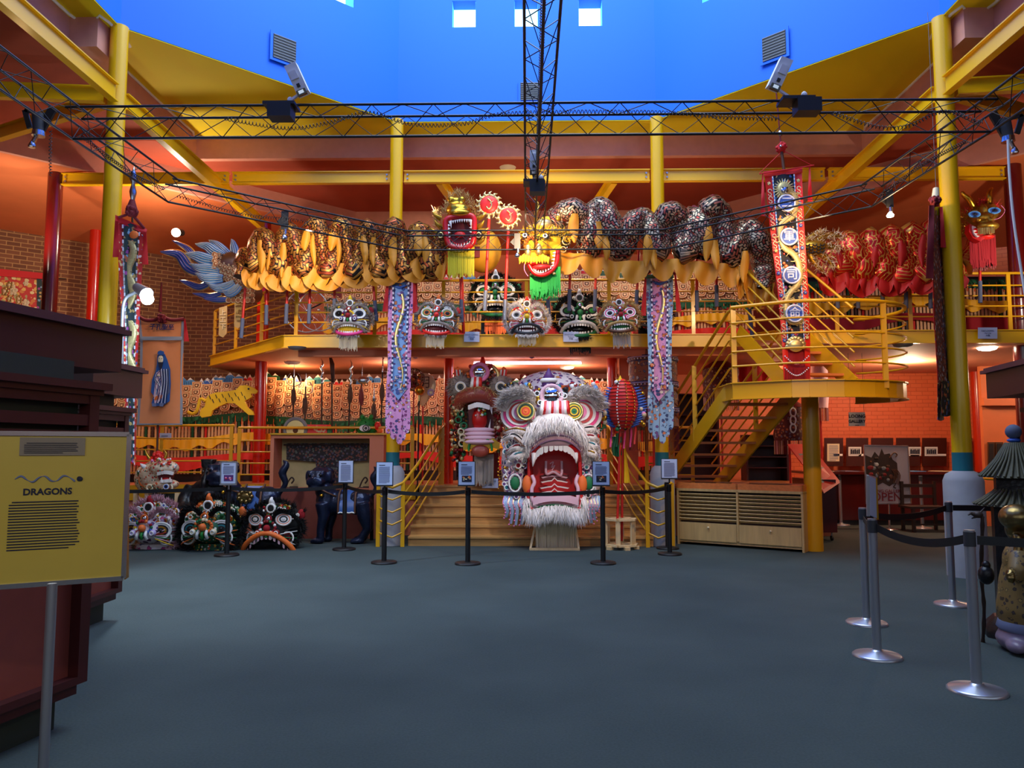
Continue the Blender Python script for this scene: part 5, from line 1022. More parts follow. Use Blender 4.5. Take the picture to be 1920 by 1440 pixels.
part(T, 'ribbon', lambda mb: ribbon(mb, (1747, 385), (1743, 522), Y-.03, 10, 14, 'ribbon_dark'), 'dark red ribbon'); part(T, 'ribbon', lambda mb: ribbon(mb, (1765, 388), (1769, 464), Y+.3, 5, 10, 'ribbon_red'), 'bright red ribbon')
part(T, 'tassel', lambda mb: (pom(mb, P(1753, 377, Y+.1), .08, 'ribbon_dark'), mb.cyl(P(1755, 354, Y+.15), P(1754, 372, Y+.12), .035, 'cream', .045)), 'knotted dark red top'); part(T, 'hanging_cord', lambda mb: mb.cyl(P(1755, 354, Y+.15), Vector((P(1755, 354, Y+.15).x, Y+.15, 6.86)), .003, 'grey', n=5))
# orange robed-figure banner
Y = 12.7; T = thing('figure_banner', 'orange silk banner showing a bearded figure in a blue robe, with four characters above', 'banner', (P(296, 850, Y).x, Y, 0))
rows = [(598, 259, 345), (640, 263, 344), (700, 262, 343), (797, 256, 342)]
part(T, 'cloth', lambda mb: strip(mb, rows, Y, 0, 1, 'orange_silk', wav=.03, k=30))
part(T, 'trim', lambda mb: (strip(mb, rows, Y, 0, .055, 'grey_trim', off=-.008), strip(mb, rows, Y, .945, 1, 'grey_trim', off=-.0075, ph=.5), strip(mb, rows, Y, .03, .97, 'grey_trim', y0=631, y1=638, off=-.05, k=3), strip(mb, rows, Y, 0, 1, 'grey_trim', y0=794, y1=797, off=-.05, k=2)), 'grey ribbon trim')
part(T, 'lettering', lambda mb: [mb.text(ch, .105, P(286+i*11.6, 613+i*.4, Y-.06), 'navy', bold=.002) for i, ch in enumerate('子孔聖至')])
def fig(mb):
    y_ = Y-.06; L = lambda pts, m, d=0: mb.ext(PP(pts, y_-d), (0, .005, 0), m)
    L([(295, 666), (302, 662), (309, 664), (314, 676), (319, 692), (320, 720), (318, 752), (306, 760), (286, 762), (284, 756), (288, 742), (283, 735), (285, 712), (291, 698), (294, 684)], 'cloth_blue')
    L([(293, 700), (303, 690), (306, 720), (300, 752), (290, 758), (288, 742)], 'pale_pink', .006); L([(304, 696), (316, 690), (318, 735), (308, 750), (303, 725)], 'foam_grey', .006)
    for k in range(7): mb.tube(smoothpath([P(300+k*2.4, 692, y_-.014), P(302+k*2.2, 715, y_-.014), P(298+k*2.5, 740, y_-.014), P(293+k*3.2, 756, y_-.014)], 4), .006, 'bead_white' if k % 2 else 'navy', 4)
    mb.sph(P(301, 674, y_-.01), (.045, .012, .07), 'cream', 14, 8); L([(296, 679), (306, 679), (304, 688), (301, 694), (298, 687)], 'ink', .022); L([(295, 664), (296, 659), (301, 657), (307, 659), (308, 665), (302, 666)], 'cloth_blue', .026)
    for k in range(9): mb.tube(smoothpath([P(293+R(-2, 12), 690+k*4, y_-.016), P(290+R(0, 12), 705+k*4, y_-.016), P(288+R(0, 14), 716+k*4, y_-.016)], 3), .005, ('cloth_blue', 'foam_grey', 'white')[k % 3], 4)
    L([(288, 744), (304, 740), (305, 746), (290, 751)], 'orange', .01); mb.sph(P(297, 704, y_-.02), (.03, .01, .015), 'cream', 8, 5)
    L([(285, 756), (293, 756), (293, 762), (285, 762)], 'ink_grey', .01); L([(299, 755), (307, 755), (306, 762), (299, 762)], 'ink_grey', .01); [mb.sph(P(x_, 672, y_-.026), (.009, .004, .005), 'ink', 6, 4) for x_ in (299, 303.5)]
part(T, 'painted_figure', fig, 'bearded figure in a blue robe')
part(T, 'swag', lambda mb: (mb.tube(smoothpath([P(259, 592, Y-.05), P(272, 600, Y-.07), P(290, 600, Y-.07), P(303, 594, Y-.07), P(322, 600, Y-.07), P(345, 598, Y-.05)], 4), .03, 'ribbon_dark', 8), pom(mb, P(304, 597, Y-.08), .1, 'ribbon_dark')), 'dark red swag and rosette')
part(T, 'ribbon', lambda mb: ribbon(mb, (346, 598), (350, 640), Y-.04, 3, 9, 'ribbon_red')); part(T, 'ribbon', lambda mb: ribbon(mb, (258, 594), (258, 628), Y-.04, 3, 6, 'ribbon_red'))
part(T, 'pole', lambda mb: (mb.cyl(P(303, 530, Y+.05), Vector((P(294, 850, Y).x, Y+.05, 0)), .018, 'brown'), mb.cyl(P(259, 598, Y+.03), P(346, 600, Y+.03), .01, 'white'), mb.cyl(P(300, 585, Y+.04), P(303, 530, Y+.04), .03, 'ribbon_dark', .008)))
# textile on the brick wall
w0, w1 = (-15, 10.9), (-7.6, 16.9); pw = lambda x, y, o=.05: P(x, y, onwall(x, y, w0, w1)-o)
T = thing('wall_hanging', 'red and gold embroidered hanging on the brick wall at far left', 'wall hanging', pw(40, 600))
part(T, 'cloth', lambda mb: mb.ext([pw(-40, 503), pw(70, 514), pw(70, 640), pw(-40, 640)], (.0, .02, 0), 'emb_redgold')); part(T, 'side_border', lambda mb: mb.ext([pw(69, 520, .06), pw(80, 521, .06), pw(80, 640, .06), pw(69, 640, .06)], (.0, .02, 0), 'emb_darkgreen'))
part(T, 'top_frill', lambda mb: mb.ext([pw(-40, 500, .08), pw(81, 512, .08), pw(81, 523, .08), pw(-40, 515, .08)], (.0, .02, 0), 'ribbon_red')); part(T, 'rod', lambda mb: mb.cyl(pw(-45, 508, .05), pw(124, 523, .05), .012, 'dark_brown'))
part(T, 'embroidered_flowers', lambda mb: [flower(mb, pw(R(2, 66), R(528, 600), .08), R(.05, .1), random.choice(['pale_gold', 'cream', 'gold_thread'])) for _ in range(14)])
# tiered umbrella canopy and cloths at the right of the stage
Y = 13.05; cx = P(1224, 700, Y).x; zt = P(1224, 657, Y).z; zb_ = P(1224, 800, Y).z
T = thing('parade_umbrella', 'tiered copper-brown embroidered parade umbrella behind the lilac banner', 'parade umbrella', (cx, Y, .88))
part(T, 'roof', lambda mb: mb.lathe((cx, Y, zt-.02), [(.42, 0), (.40, .06), (.05, .3)], 'deep_red', 20), 'dark red cone roof'); part(T, 'pole', lambda mb: mb.cyl((cx, Y, .88), (cx, Y, zt+.3), .02, 'pole_red'))
for k in range(3):
    a = lerp(zt, zb_, k/3); b = lerp(zt, zb_, (k+1)/3)
    part(T, 'curtain', lambda mb: mb.lathe((cx, Y, 0), [(.39+.006*k, a), (.40+.006*k, (a+b)/2), (.41+.006*k, b)], 'emb_copper', 36))
    def bd(mb):
        for zz, m_ in ((a-.12, 'navy'), (a-.14, 'lilac'), (a-.2, 'navy')): mb.torus((cx, Y, zz), .415+.006*k, .008, m_, 32, 6, nrm=(0, 0, 1))
        for j in range(40): t = 2*PI*j/40; mb.sph((cx+.42*math.cos(t), Y+.42*math.sin(t), a-.17), .013, 'bead_white', 6, 4)
    part(T, 'beaded_band', bd)
def ring_fr(mb):
    for j in range(70): t = 2*PI*j/70; q = Vector((cx+.41*math.cos(t), Y+.41*math.sin(t), zb_)); mb.bar(q, q-Vector((0, 0, .4)), .012, .006, 'deep_red')
part(T, 'fringe', ring_fr)
def canopy(px, y0, y1, Y, r, m, label, roofm='deep_red', fr=.25, poleto=.88):
    c = P(px, y1, Y); z1 = P(px, y0, Y).z; T = thing('processional_canopy', label, 'parade umbrella', (c.x, Y, poleto))
    part(T, 'roof', lambda mb: mb.lathe((c.x, Y, z1-.02), [(r+.02, 0), (r*.9, .05), (.04, .2)], roofm, 18)); part(T, 'pole', lambda mb: mb.cyl((c.x, Y, poleto), (c.x, Y, z1+.2), .02, 'pole_red'))
    part(T, 'curtain', lambda mb: mb.lathe((c.x, Y, 0), [(r+.02*(i % 2), lerp(z1, c.z, i/6)) for i in range(7)], m, 30))
    def rf(mb):
        for j in range(44): t = 2*PI*j/44; q = Vector((c.x+r*math.cos(t), Y+r*math.sin(t), c.z)); mb.bar(q, q-Vector((0, 0, fr)), .012, .006, random.choice(['cream', 'pale_pink', 'deep_red']))
    part(T, 'fringe', rf)
canopy(1352, 690, 745, 14.6, .32, 'emb_maroon', 'dark embroidered canopy seen behind the lower flight of the yellow stair')
canopy(1480, 762, 826, 14.2, .26, 'emb_maroon', 'brown beaded canopy seen between the stair and the thick yellow post')
canopy(1538, 640, 765, 14.9, .14, 'pale_pink', 'pale pink pleated canopy just right of the thick yellow post', 'pale_pink', .25, 0)
mb = MB(); mb.grid(lambda u, v: P(lerp(1380, 1440, u), lerp(682, 722+14*math.sin(u*4), v), 15.3+.08*math.sin(u*9)), 14, 6, 'ribbon_red', t=.01, uv=False); single(mb, 'red_cloth', 'red cloth drape seen behind the upper left of the round landing', 'cloth')
T = thing('paper_chain', 'hanging white oval-link chain between the stair and the thick yellow post', 'chain', P(1487, 814, 12.6))
for i, yy in enumerate((773, 788, 803)): part(T, 'link', lambda mb: mb.torus(P(1487, yy, 12.6), .045, .012, 'white', 18, 6, ry=.07))
part(T, 'cord', lambda mb: mb.cyl(P(1487, 757, 12.6), P(1487, 767, 12.6), .004, 'white', n=5))
def shelf(px0, px1, py, Y, label, z0=.88, m='kiosk_maroon'):
    a = P(px0, py, Y); b = P(px1, py, Y); T = thing('shelf_rack', label, 'shelf', ((a.x+b.x)/2, Y, z0))
    part(T, 'back_panel', lambda mb: mb.box2((a.x, Y+.4, z0), (b.x, Y+.42, a.z), m))
    for x in (a.x, b.x): part(T, 'side', lambda mb: mb.box2((x-.02, Y, z0), (x+.02, Y+.4, a.z), m))
    for i in range(4): zz = lerp(z0+.05, a.z, (i+1)/4); part(T, 'shelf_board', lambda mb: mb.box2((a.x+.02, Y, zz-.02), (b.x-.02, Y+.4, zz), m))
shelf(1272, 1345, 738, 15.6, 'dark maroon shelf rack behind the lower flight of the yellow stair'); shelf(1400, 1476, 815, 15.4, 'low dark shelf rack seen through the stair treads')
# ================================================================ THE LONG PARADE DRAGON'S BODY (panels)
mat('scale_cream', (236, 200, 150), .55); mat('scale_tan', (176, 98, 52), .5); mat('scale_brown', (110, 58, 30), .45, .2); mat('slat_cream', (224, 170, 120), .6); mat('slat_dark', (70, 40, 30), .6); mat('fringe_yellow', (238, 176, 12), .6); mat('skirt_red', (214, 34, 18), .7); mat('crest_blue', (84, 150, 214), .5); mat('crest_teal', (40, 140, 150), .5); mat('leaf_dark', (14, 84, 46), .5)
def uscale(mb, c, w_, h_, b=0):
    "one U-shaped scale facing the hall"
    for k, (s_, m_) in enumerate(((1, 'scale_cream'), (.80, 'scale_tan'), (.60, 'scale_cream'), (.42, 'scale_brown'), (.2, 'scale_cream'))):
        n = 7; hw = w_/2*s_; pts = [Vector((-hw, 0, h_*.45*s_)), Vector((-hw, 0, -h_*.1*s_))]+[Vector((-hw*math.cos(PI*i/n), 0, -h_*.1*s_-h_*.42*s_*math.sin(PI*i/n))) for i in range(1, n)]+[Vector((hw, 0, -h_*.1*s_)), Vector((hw, 0, h_*.45*s_))]
        o = c+Vector((0, -.008*k, -h_*.02)); mb.ext([o+q+Vector((0, -q.z*.5*(-1)*0+max(0, -q.z)*-.25, 0)) for q in pts], (0, .008, 0), m_)
def parade(name_label, x0, x1, Y0, Y1, ztop, zscale, zfloor, crest=True, wave=.05, ncol=None, parts=('s', 'l', 'p', 'y', 'r'), zp=None, skirt='skirt_red', base=None):
    "x0..x1 along; ztop..zscale: scaly flank; below it leaves, slats, yellow fringe and skirt to zfloor"
    T = thing('parade_dragon_body', name_label, 'parade dragon', ((x0+x1)/2, Y0, base if base is not None else zfloor)); L = x1-x0
    yy = lambda x: lerp(Y0, Y1, (x-x0)/L); wv = lambda x: wave*math.sin(x*2.1)
    if 's' in parts:
        hgt = ztop-zscale; nr = max(2, round(hgt/.14)); nc = round(L/.19)
        def core(mb): mb.grid(lambda u, v: (x0+L*u, yy(x0+L*u)+.14-.12*math.sin(PI*v), lerp(ztop, zscale, v)+wv(x0+L*u)), 40, 8, 'scale_brown', t=.25, uv=False)
        part(T, 'flank', core)
        def sc_(mb):
            for i in range(nc):
                for j in range(nr):
                    x = x0+L*(i+.5)/nc+.012*math.sin(j*1.7); v = (j+.5)/nr; z = lerp(ztop, zscale, v)+wv(x)+(.03 if i % 2 else -.03)
                    uscale(mb, Vector((x, yy(x)+.12-.12*math.sin(PI*v)-.02+.01*(i % 2), z)), .195, .17)
        part(T, 'scales', sc_, 'cream and brown U-shaped scales')
    if crest:
        def cr(mb):
            n = max(2, round(L/.95))
            for k in range(n):
                xa = x0+L*(k+.12)/n; m_ = ['crest_blue', 'leaf_dark', 'crest_teal'][k % 3] if k % 4 else 'crest_blue'
                for q in range(3):
                    x = xa+.17*q; z = ztop+wv(x)-.04; hh = .2 if q == 1 else .15; Yc = yy(x)+.1
                    mb.ext([Vector((x-.1, Yc, z)), Vector((x-.085, Yc, z+hh*.6)), Vector((x, Yc, z+hh)), Vector((x+.085, Yc, z+hh*.6)), Vector((x+.1, Yc, z))], (0, .03, 0), m_)
                    mb.ext([Vector((x-.055, Yc-.005, z+hh*.74)), Vector((x, Yc-.005, z+hh+.012)), Vector((x+.055, Yc-.005, z+hh*.74)), Vector((x+.02, Yc-.005, z+hh*.8))], (0, .004, 0), 'white')
                    for r_ in range(5): mb.bar((x-.07+.035*r_, Yc-.004, z), (x-.07+.035*r_, Yc-.004, z+hh*.55), .008, .005, 'navy')
                for q in range(3):
                    x = xa+.55+.11*q; z = ztop+wv(x)-.02; mb.ext([Vector((x-.06, yy(x)+.1, z)), Vector((x, yy(x)+.1, z+.12)), Vector((x+.06, yy(x)+.1, z))], (0, .02, 0), 'white'); mb.ext([Vector((x-.06, yy(x)+.09, z)), Vector((x-.02, yy(x)+.09, z+.06)), Vector((x+.02, yy(x)+.09, z+.06)), Vector((x+.06, yy(x)+.09, z))], (0, .01, 0), 'blue' if k % 2 else 'bright_red')
        part(T, 'mountain_crest', cr, 'blue and green mountain shaped crest')
    H0 = zscale; HF = zfloor; d = H0-HF
    if base is not None: part(T, 'base_board', lambda mb: mb.box2((x0, max(Y0, Y1)+.03, base), (x1, max(Y0, Y1)+.08, zfloor+.1), 'dark_brown'))
    if 'l' in parts:
        def lv(mb):
            for i in range(int(L/.035)):
                x = x0+R(0, L); z = H0+wv(x)-R(-.04, .12)*1.0; o = Vector((x, yy(x)-.03+R(-.02, .02), z)); a = R(-.8, .8); q = Vector((math.sin(a), -.15, -math.cos(a)))*R(.07, .12); s_ = Vector((q.z, 0, -q.x))*.3
                mb.ext([o, o+q*.5+s_, o+q, o+q*.5-s_], (0, .006, 0), random.choice(['leaf_dark', 'leaf_green', 'deep_green']))
            mb.grid(lambda u, v: (x0+L*u, yy(x0+L*u)+.02, H0+wv(x0+L*u)+.03-.16*v), 30, 1, 'deep_green', t=.01, uv=False)
        part(T, 'leaf_trim', lv, 'green leaf trim')
    if 'p' in parts:
        def sl(mb):
            n = int(L/.062)
            for i in range(n):
                x = x0+L*(i+.5)/n; m_ = ['slat_cream', 'skirt_red', 'slat_cream', 'slat_cream', 'leaf_dark', 'slat_cream', 'slat_dark'][i % 7] if i % 2 else 'slat_cream'
                mb.box2((x-.02, yy(x)-.0, HF+.02), (x+.02, yy(x)+.02, H0-.14+wv(x)), m_)
                if i % 2 == 0: mb.cyl((x, yy(x)-.02, H0-.2+wv(x)), (x, yy(x)-.02, H0-.02+wv(x)), .012, 'orange', .004, n=6)
        part(T, 'slats', sl, 'cream, red and green wooden slats')
    if 'y' in parts:
        part(T, 'yellow_fringe', lambda mb: mb.grid(lambda u, v: (x0+L*u, yy(x0+L*u)-.05-.02*math.sin(u*L*40)-.02*v, H0-d*.34+wv(x0+L*u)*1.5-.18*v*(1+.25*math.sin(u*L*14))), int(L*26), 2, 'fringe_yellow', t=.008, uv=False))
    if 'r' in parts:
        part(T, 'red_skirt', lambda mb: mb.grid(lambda u, v: (x0+L*u, yy(x0+L*u)-.055-.015*math.sin(u*L*22)-.03*v, H0-d*.66+wv(x0+L*u)-.2*v*(1+.35*math.sin(u*L*2.6))), int(L*16), 3, skirt, t=.008, uv=False))
    return T
parade('long scaly parade dragon body coiled along the back of the stage, above the robe niche', -6.6, -1.4, 15.4, 15.4, 2.86, 2.08, 1.06, base=.88)
parade('section of scaly parade dragon body at left, behind the orange banner and tiger', -9.8, -5.2, 14.55, 15.0, 2.82, 2.14, 1.0, base=.86)
parade('part of scaly parade dragon body seen right of the red-mouthed dragon head, on stage', -1.3, 2.6, 15.6, 15.6, 2.84, 2.06, 1.06, base=.88)
parade('upper parade dragon body behind the left half of the gallery railing', -4.0, -.5, 15.0, 15.0, 4.85, 4.32, 3.5, base=3.34)
parade('upper parade dragon body behind the right half of the gallery railing', .3, 4.4, 14.6, 14.9, 4.86, 4.32, 3.5, base=3.34)
parade('row of coloured slats and red skirt of the parade dragon below the red coils', 5.0, 10.4, 13.7, 13.5, 4.9, 4.5, 3.5, crest=False, parts=('l', 'p', 'y', 'r'), skirt='crimson_cloth', base=3.34)
mb = MB(); mb.box2((5.0, 13.9, 3.5), (10.6, 14.0, 4.6), 'robe_dark'); struct(mb, 'wall_gallery_backing')
# tiger figure on the body
def tiger():
    Y = 14.25; T = thing('tiger_figure', 'flat yellow striped tiger figure striding on the left parade dragon body', 'tiger figure', P(420, 792, Y)); d = (0, .06, 0)
    part(T, 'body', lambda mb: mb.ext(PP([(374, 777), (376, 768), (384, 762), (386, 748), (392, 740), (405, 736), (425, 734), (442, 731), (450, 723), (462, 722), (475, 727), (483, 733), (480, 738), (470, 738), (472, 744), (466, 748), (458, 752), (464, 764), (474, 772), (476, 778), (466, 778), (452, 766), (440, 756), (425, 756), (410, 762), (398, 770), (394, 780), (378, 783)], Y), d, 'yellow'))
    part(T, 'tail', lambda mb: mb.tube(smoothpath([P(386, 752, Y), P(376, 748, Y), P(372, 762, Y), P(368, 772, Y), P(360, 776, Y), P(352, 772, Y)], 4), .03, 'yellow', 8))
    part(T, 'stripes', lambda mb: [mb.bar(P(x, y, Y-.01), P(x+3, y+7, Y-.01), .012, .01, 'ink') for x, y in [(392+i*6, 741-i*.6+(i % 2)*8) for i in range(12)]]); part(T, 'eye', lambda mb: mb.sph(P(466, 729, Y-.01), .018, 'ink'))
tiger()
# chinese weapons on the ledge, in a row
def weapon(px, y0, y1, kind, label, lean=0, tas=None, Y=13.8, m='silver', grp='ceremonial weapons standing along the stage ledge'):
    a = P(px, y1, Y); b = P(px+lean, y0, Y); T = thing('ceremonial_weapon', label, 'weapon', (a.x, Y, .88), grp)
    a = Vector((a.x, Y, .88)); part(T, 'shaft', lambda mb: mb.cyl(a, a.lerp(b, .88), .014, 'dark_brown'), None)
    h_ = (b.z-a.z); top = b; o = a.lerp(b, .8)
    def hd(mb):
        if kind == 'trident':
            mb.tube([o, b], [.014, .004], m, 6)
            for s_ in (-1, 1): mb.tube(smoothpath([o, o+Vector((s_*.11, 0, .05)), o+Vector((s_*.12, 0, .16)), o+Vector((s_*.07, 0, .24))], 4), .008, m, 6)
        elif kind == 'halberd': mb.ext([o, o+Vector((.05, 0, .0)), b+Vector((.05, 0, -.1)), b+Vector((0, 0, .02)), b+Vector((-.05, 0, .03)), b+Vector((-.03, 0, -.12)), o+Vector((-.02, 0, .1))], (0, .01, 0), 'brown'); mb.torus(o, .045, .012, m, 12, 6, nrm=(0, 0, 1))
        elif kind == 'wave': mb.tube([o.lerp(b, i/8)+Vector((.022*math.sin(i*2.2), 0, 0)) for i in range(9)], [.022]*7+[.014, .003], m, 6)
        elif kind == 'beast': mb.tube([o, b], [.012, .004], m, 6); mb.sph(o+Vector((.02, 0, .12)), (.1, .03, .07), m, 10, 6); mb.sph(o+Vector((-.1, 0, .13)), (.06, .02, .02), m, 8, 5); mb.torus(o+Vector((.08, 0, .12)), .05, .012, m, 12, 6)
        elif kind == 'hooked': mb.tube([o, b], [.014, .012], m, 6); mb.tube([b-Vector((0, 0, .02)), b+Vector((.05, 0, .03))], [.02, .006], m, 6); mb.tube([o+Vector((0, 0, .1)), o+Vector((.08, 0, .12)), o+Vector((.08, 0, .2)), o+Vector((0, 0, .2))], .008, m, 6)
        else: mb.lathe(o, [(.01, 0), (.035, .05), (.02, .14), (.002, b.z-o.z)], m, 6)
    part(T, 'head', hd, 'metal head')
    if tas: part(T, 'tassel', lambda mb: (mb.lathe(o-Vector((0, 0, .34)), [(.012, 0), (.05, .1), (.045, .2), (.015, .34)], tas, 10), mb.fringe(o-Vector((.04, .03, .05)), o-Vector((-.04, .03, .05)), .3, 10, tas)), 'dark red horsehair tassel')
for args in [(549, 680, 815, 'trident', 'crescent-topped trident above the gong, leftmost weapon', 3, 'brown'), (570, 700, 815, 'trident', 'second trident from the left, with crossed prongs', 4, 'brown'), (604, 672, 815, 'wave', 'wavy spear with spider-like prongs above the red box', 0, None),
    (625, 672, 815, 'halberd', 'brown-bladed halberd in the middle of the weapons', -3, None), (651, 675, 815, 'wave', 'wavy snake spear with dark tassel behind the green lion toy', 8, 'brown'), (671, 680, 815, 'beast', 'beast-headed spear with a fat red tassel', 9, 'deep_red'),
    (695, 718, 815, 'spear', 'short spear with dark tassel right of the green lion toy', 8, 'brown'), (713, 670, 815, 'hooked', 'hooked pole weapon just left of the pink and blue banner', 5, 'brown')]: weapon(*args)
def extra(px, Y, fn, name, label, cat, base): T = thing(name, label, cat, base); fn(T); return T
Y = 13.75
T = thing('gong', 'round brass gong with dark rim at the left end of the weapons', 'gong', P(553, 818, Y)); part(T, 'disc', lambda mb: mb.disc(P(554, 805, Y), .17, 'pale_gold', .03)); part(T, 'rim', lambda mb: mb.torus(P(554, 805, Y), .19, .035, 'grey', 28, 8)); part(T, 'boss', lambda mb: mb.sph(P(554, 807, Y-.01), (.05, .03, .05), 'brown')); part(T, 'stand', lambda mb: (mb.box2(P(535, 822, Y)-Vector((0, .02, .1)), P(573, 819, Y)+Vector((0, .02, 0)), 'dark_brown'), mb.cyl((P(554, 800, Y).x, Y+.05, .88), P(554, 820, Y)+Vector((0, .05, 0)), .02, 'dark_brown')))
T = thing('gift_box', 'red box with gold flower pattern between the weapon shafts', 'box', P(592, 817, Y)); 
part(T, 'box', lambda mb: (mb.box2((P(572, 800, Y).x, Y, P(600, 830, Y).z), (P(614, 800, Y).x, Y+.25, P(600, 796, Y).z), 'bright_red'))); part(T, 'flowers', lambda mb: [flower(mb, P(R(590, 611), R(801, 813), Y-.005), .05, 'cream', 'bright_red') for _ in range(4)])
part(T, 'label_strip', lambda mb: mb.px([(613, 801), (621, 801), (621, 815), (613, 815)], Y, .02, 'leaf_green')); part(T, 'stand', lambda mb: mb.box2((P(575, 800, Y).x, Y+.03, .88), (P(612, 800, Y).x, Y+.22, P(600, 830, Y).z), 'dark_brown'))
T = thing('lion_toy', 'fluffy green lion head toy with a black and white eye among the weapons', 'toy', P(690, 815, Y))
part(T, 'head', lambda mb: (mb.sph(P(688, 800, Y+.05), (.2, .16, .17), 'green', 16, 10), mb.fur(P(688, 800, Y+.05), (.2, .16, .17), 'green', 500, .035, .006, droop=0), mb.sph(P(660, 803, Y), (.06, .05, .07), 'green'), mb.sph(P(679, 782, Y), (.04, .04, .05), 'green'), mb.sph(P(696, 782, Y), (.04, .04, .05), 'green'))); part(T, 'eye', lambda mb: (mb.disc(P(684, 803, Y-.12), .095, 'white', .02, ry=.06), mb.disc(P(686, 803, Y-.14), .06, 'black', .02), mb.torus(P(686, 803, Y-.15), .035, .008, 'white', 16, 6)))
part(T, 'nose', lambda mb: (mb.sph(P(708, 799, Y-.05), (.06, .08, .08), 'bright_red'), mb.sph(P(712, 808, Y-.08), .05, 'orange'))); part(T, 'shelf', lambda mb: mb.box2((P(655, 800, Y).x, Y-.1, .88), (P(722, 800, Y).x, Y+.2, P(690, 817, Y).z), 'dark_brown'))
# moon disc, sphere lantern, gold ball on poles
Y = 14.0
T = thing('moon_placard', 'pale round moon placard with the character for moon and pink clouds, on a pole', 'placard', (P(800, 780, Y).x, Y, .88))
part(T, 'disc', lambda mb: mb.disc(P(795, 722, Y), .22, 'cream', .03)); part(T, 'character', lambda mb: mb.text('月', .24, P(797, 718, Y-.02), 'brown')); part(T, 'clouds', lambda mb: (mb.torus(P(808, 736, Y-.02), .05, .02, 'lilac', 14, 6), mb.ext(PP([(786, 738), (798, 728), (808, 742), (802, 752), (792, 762), (786, 754)], Y-.02), (0, .02, 0), 'slat_cream'))); part(T, 'pole', lambda mb: mb.cyl((P(793, 780, Y).x, Y+.02, .88), P(793, 740, Y+.02), .016, 'pole_red'))
T = thing('wicker_sphere', 'dark red openwork wicker sphere lantern on a pole, right of the pink and blue banner', 'lantern', (P(775, 780, Y-.25).x, Y-.25, .88)); c = P(776, 712, Y-.25)
def wk(mb):
    for i in range(7): a = PI*i/7; mb.torus(c, .2, .007, 'brown', 24, 5, nrm=(math.cos(a), math.sin(a), 0))
    for zz in (-.12, -.05, .05, .12): mb.torus(c+Vector((0, 0, zz)), math.sqrt(.04-zz*zz), .006, 'deep_red', 24, 5, nrm=(0, 0, 1))
part(T, 'frame', wk); part(T, 'filling', lambda mb: [mb.sph(c+Vector((R(-.11, .11), R(-.08, .08), R(-.13, .08))), R(.03, .055), random.choice(['brown', 'deep_red', 'orange', 'gold']), 8, 5) for _ in range(22)]); part(T, 'pole', lambda mb: mb.cyl((P(775, 780, Y-.25).x, Y-.25, .88), c-Vector((0, 0, .18)), .014, 'pole_red'))
T = thing('mirror_ball_staff', 'shiny gold ball on a black staff in front of the moon placard', 'staff', (P(785, 780, 13.5).x, 13.5, .88)); part(T, 'ball', lambda mb: mb.sph(P(787, 732, 13.5), .085, 'gold', 20, 12)); part(T, 'shaft', lambda mb: mb.cyl((P(783, 780, 13.5).x, 13.5, .0), P(786, 740, 13.5), .013, 'black')); part(T, 'ferrule', lambda mb: mb.cyl(P(786, 752, 13.5), P(786, 741, 13.5), .02, 'pale_gold'))
# robe niche at the stage front
T = thing('robe_showcase', 'open salmon-framed showcase with cream lining under the weapon ledge', 'showcase', (-3.2, 13.3, 0)); x0 = P(512, 900, 13.1).x; x1 = P(692, 900, 13.1).x; z0 = P(600, 918, 13.1).z; z1 = P(600, 822, 13.1).z
mat('lining', (186, 172, 120), .8, noise=.08)
part(T, 'frame', lambda mb: (mb.box2((x0-.06, 13.1, 0), (x0, 13.6, z1+.06), 'salmon_plaster'), mb.box2((x1, 13.1, 0), (x1+.24, 13.6, z1+.06), 'salmon_plaster'), mb.box2((x0, 13.1, z1), (x1, 13.6, z1+.06), 'salmon_plaster'), mb.box2((x0, 13.1, 0), (x1, 13.6, z0), 'kiosk_panel'), mb.box2((x0, 13.08, z0), (x1, 13.6, z0+.02), 'salmon_plaster')))
part(T, 'ledge', lambda mb: mb.box2((x0-.06, 13.05, z1+.06), (x1+.3, 14.0, z1+.09), 'rail_yellow')); part(T, 'lining', lambda mb: mb.box2((x0, 13.54, z0), (x1, 13.58, z1), 'lining'))
rb = 13.45; mb = MB(); q = lambda x, y: P(x, y, rb)
mb.ext([q(537, 831), (q(690, 831)), q(688, 864), q(648, 866), q(650, 907), q(594, 907), q(592, 866), q(537, 862)], (0, .04, 0), 'emb_robe'); mb.cyl(q(532, 834), q(692, 834), .012, 'dark_brown')
single(mb, 'embroidered_robe', 'dark brocade robe spread out flat inside the showcase', 'robe')
for px_, l in ((543, 'small dark iron ornament at the left inside the robe showcase'), (681, 'small dark iron ornament at the right inside the robe showcase')):
    mb = MB(); c = P(px_, 913, 13.3); mb.tube(smoothpath([c+Vector((-.06, 0, 0)), c+Vector((-.02, 0, .1)), c+Vector((.03, 0, .16)), c+Vector((.07, 0, .12)), c+Vector((.03, 0, .06))], 5), .014, 'dark_brown', 6); mb.tube([c, c+Vector((.14, 0, 0))], .012, 'dark_brown', 6); mb.box(c+Vector((.03, 0, -.012)), (.22, .06, .02), 'dark_brown'); single(mb, 'iron_ornament', l, 'ornament')
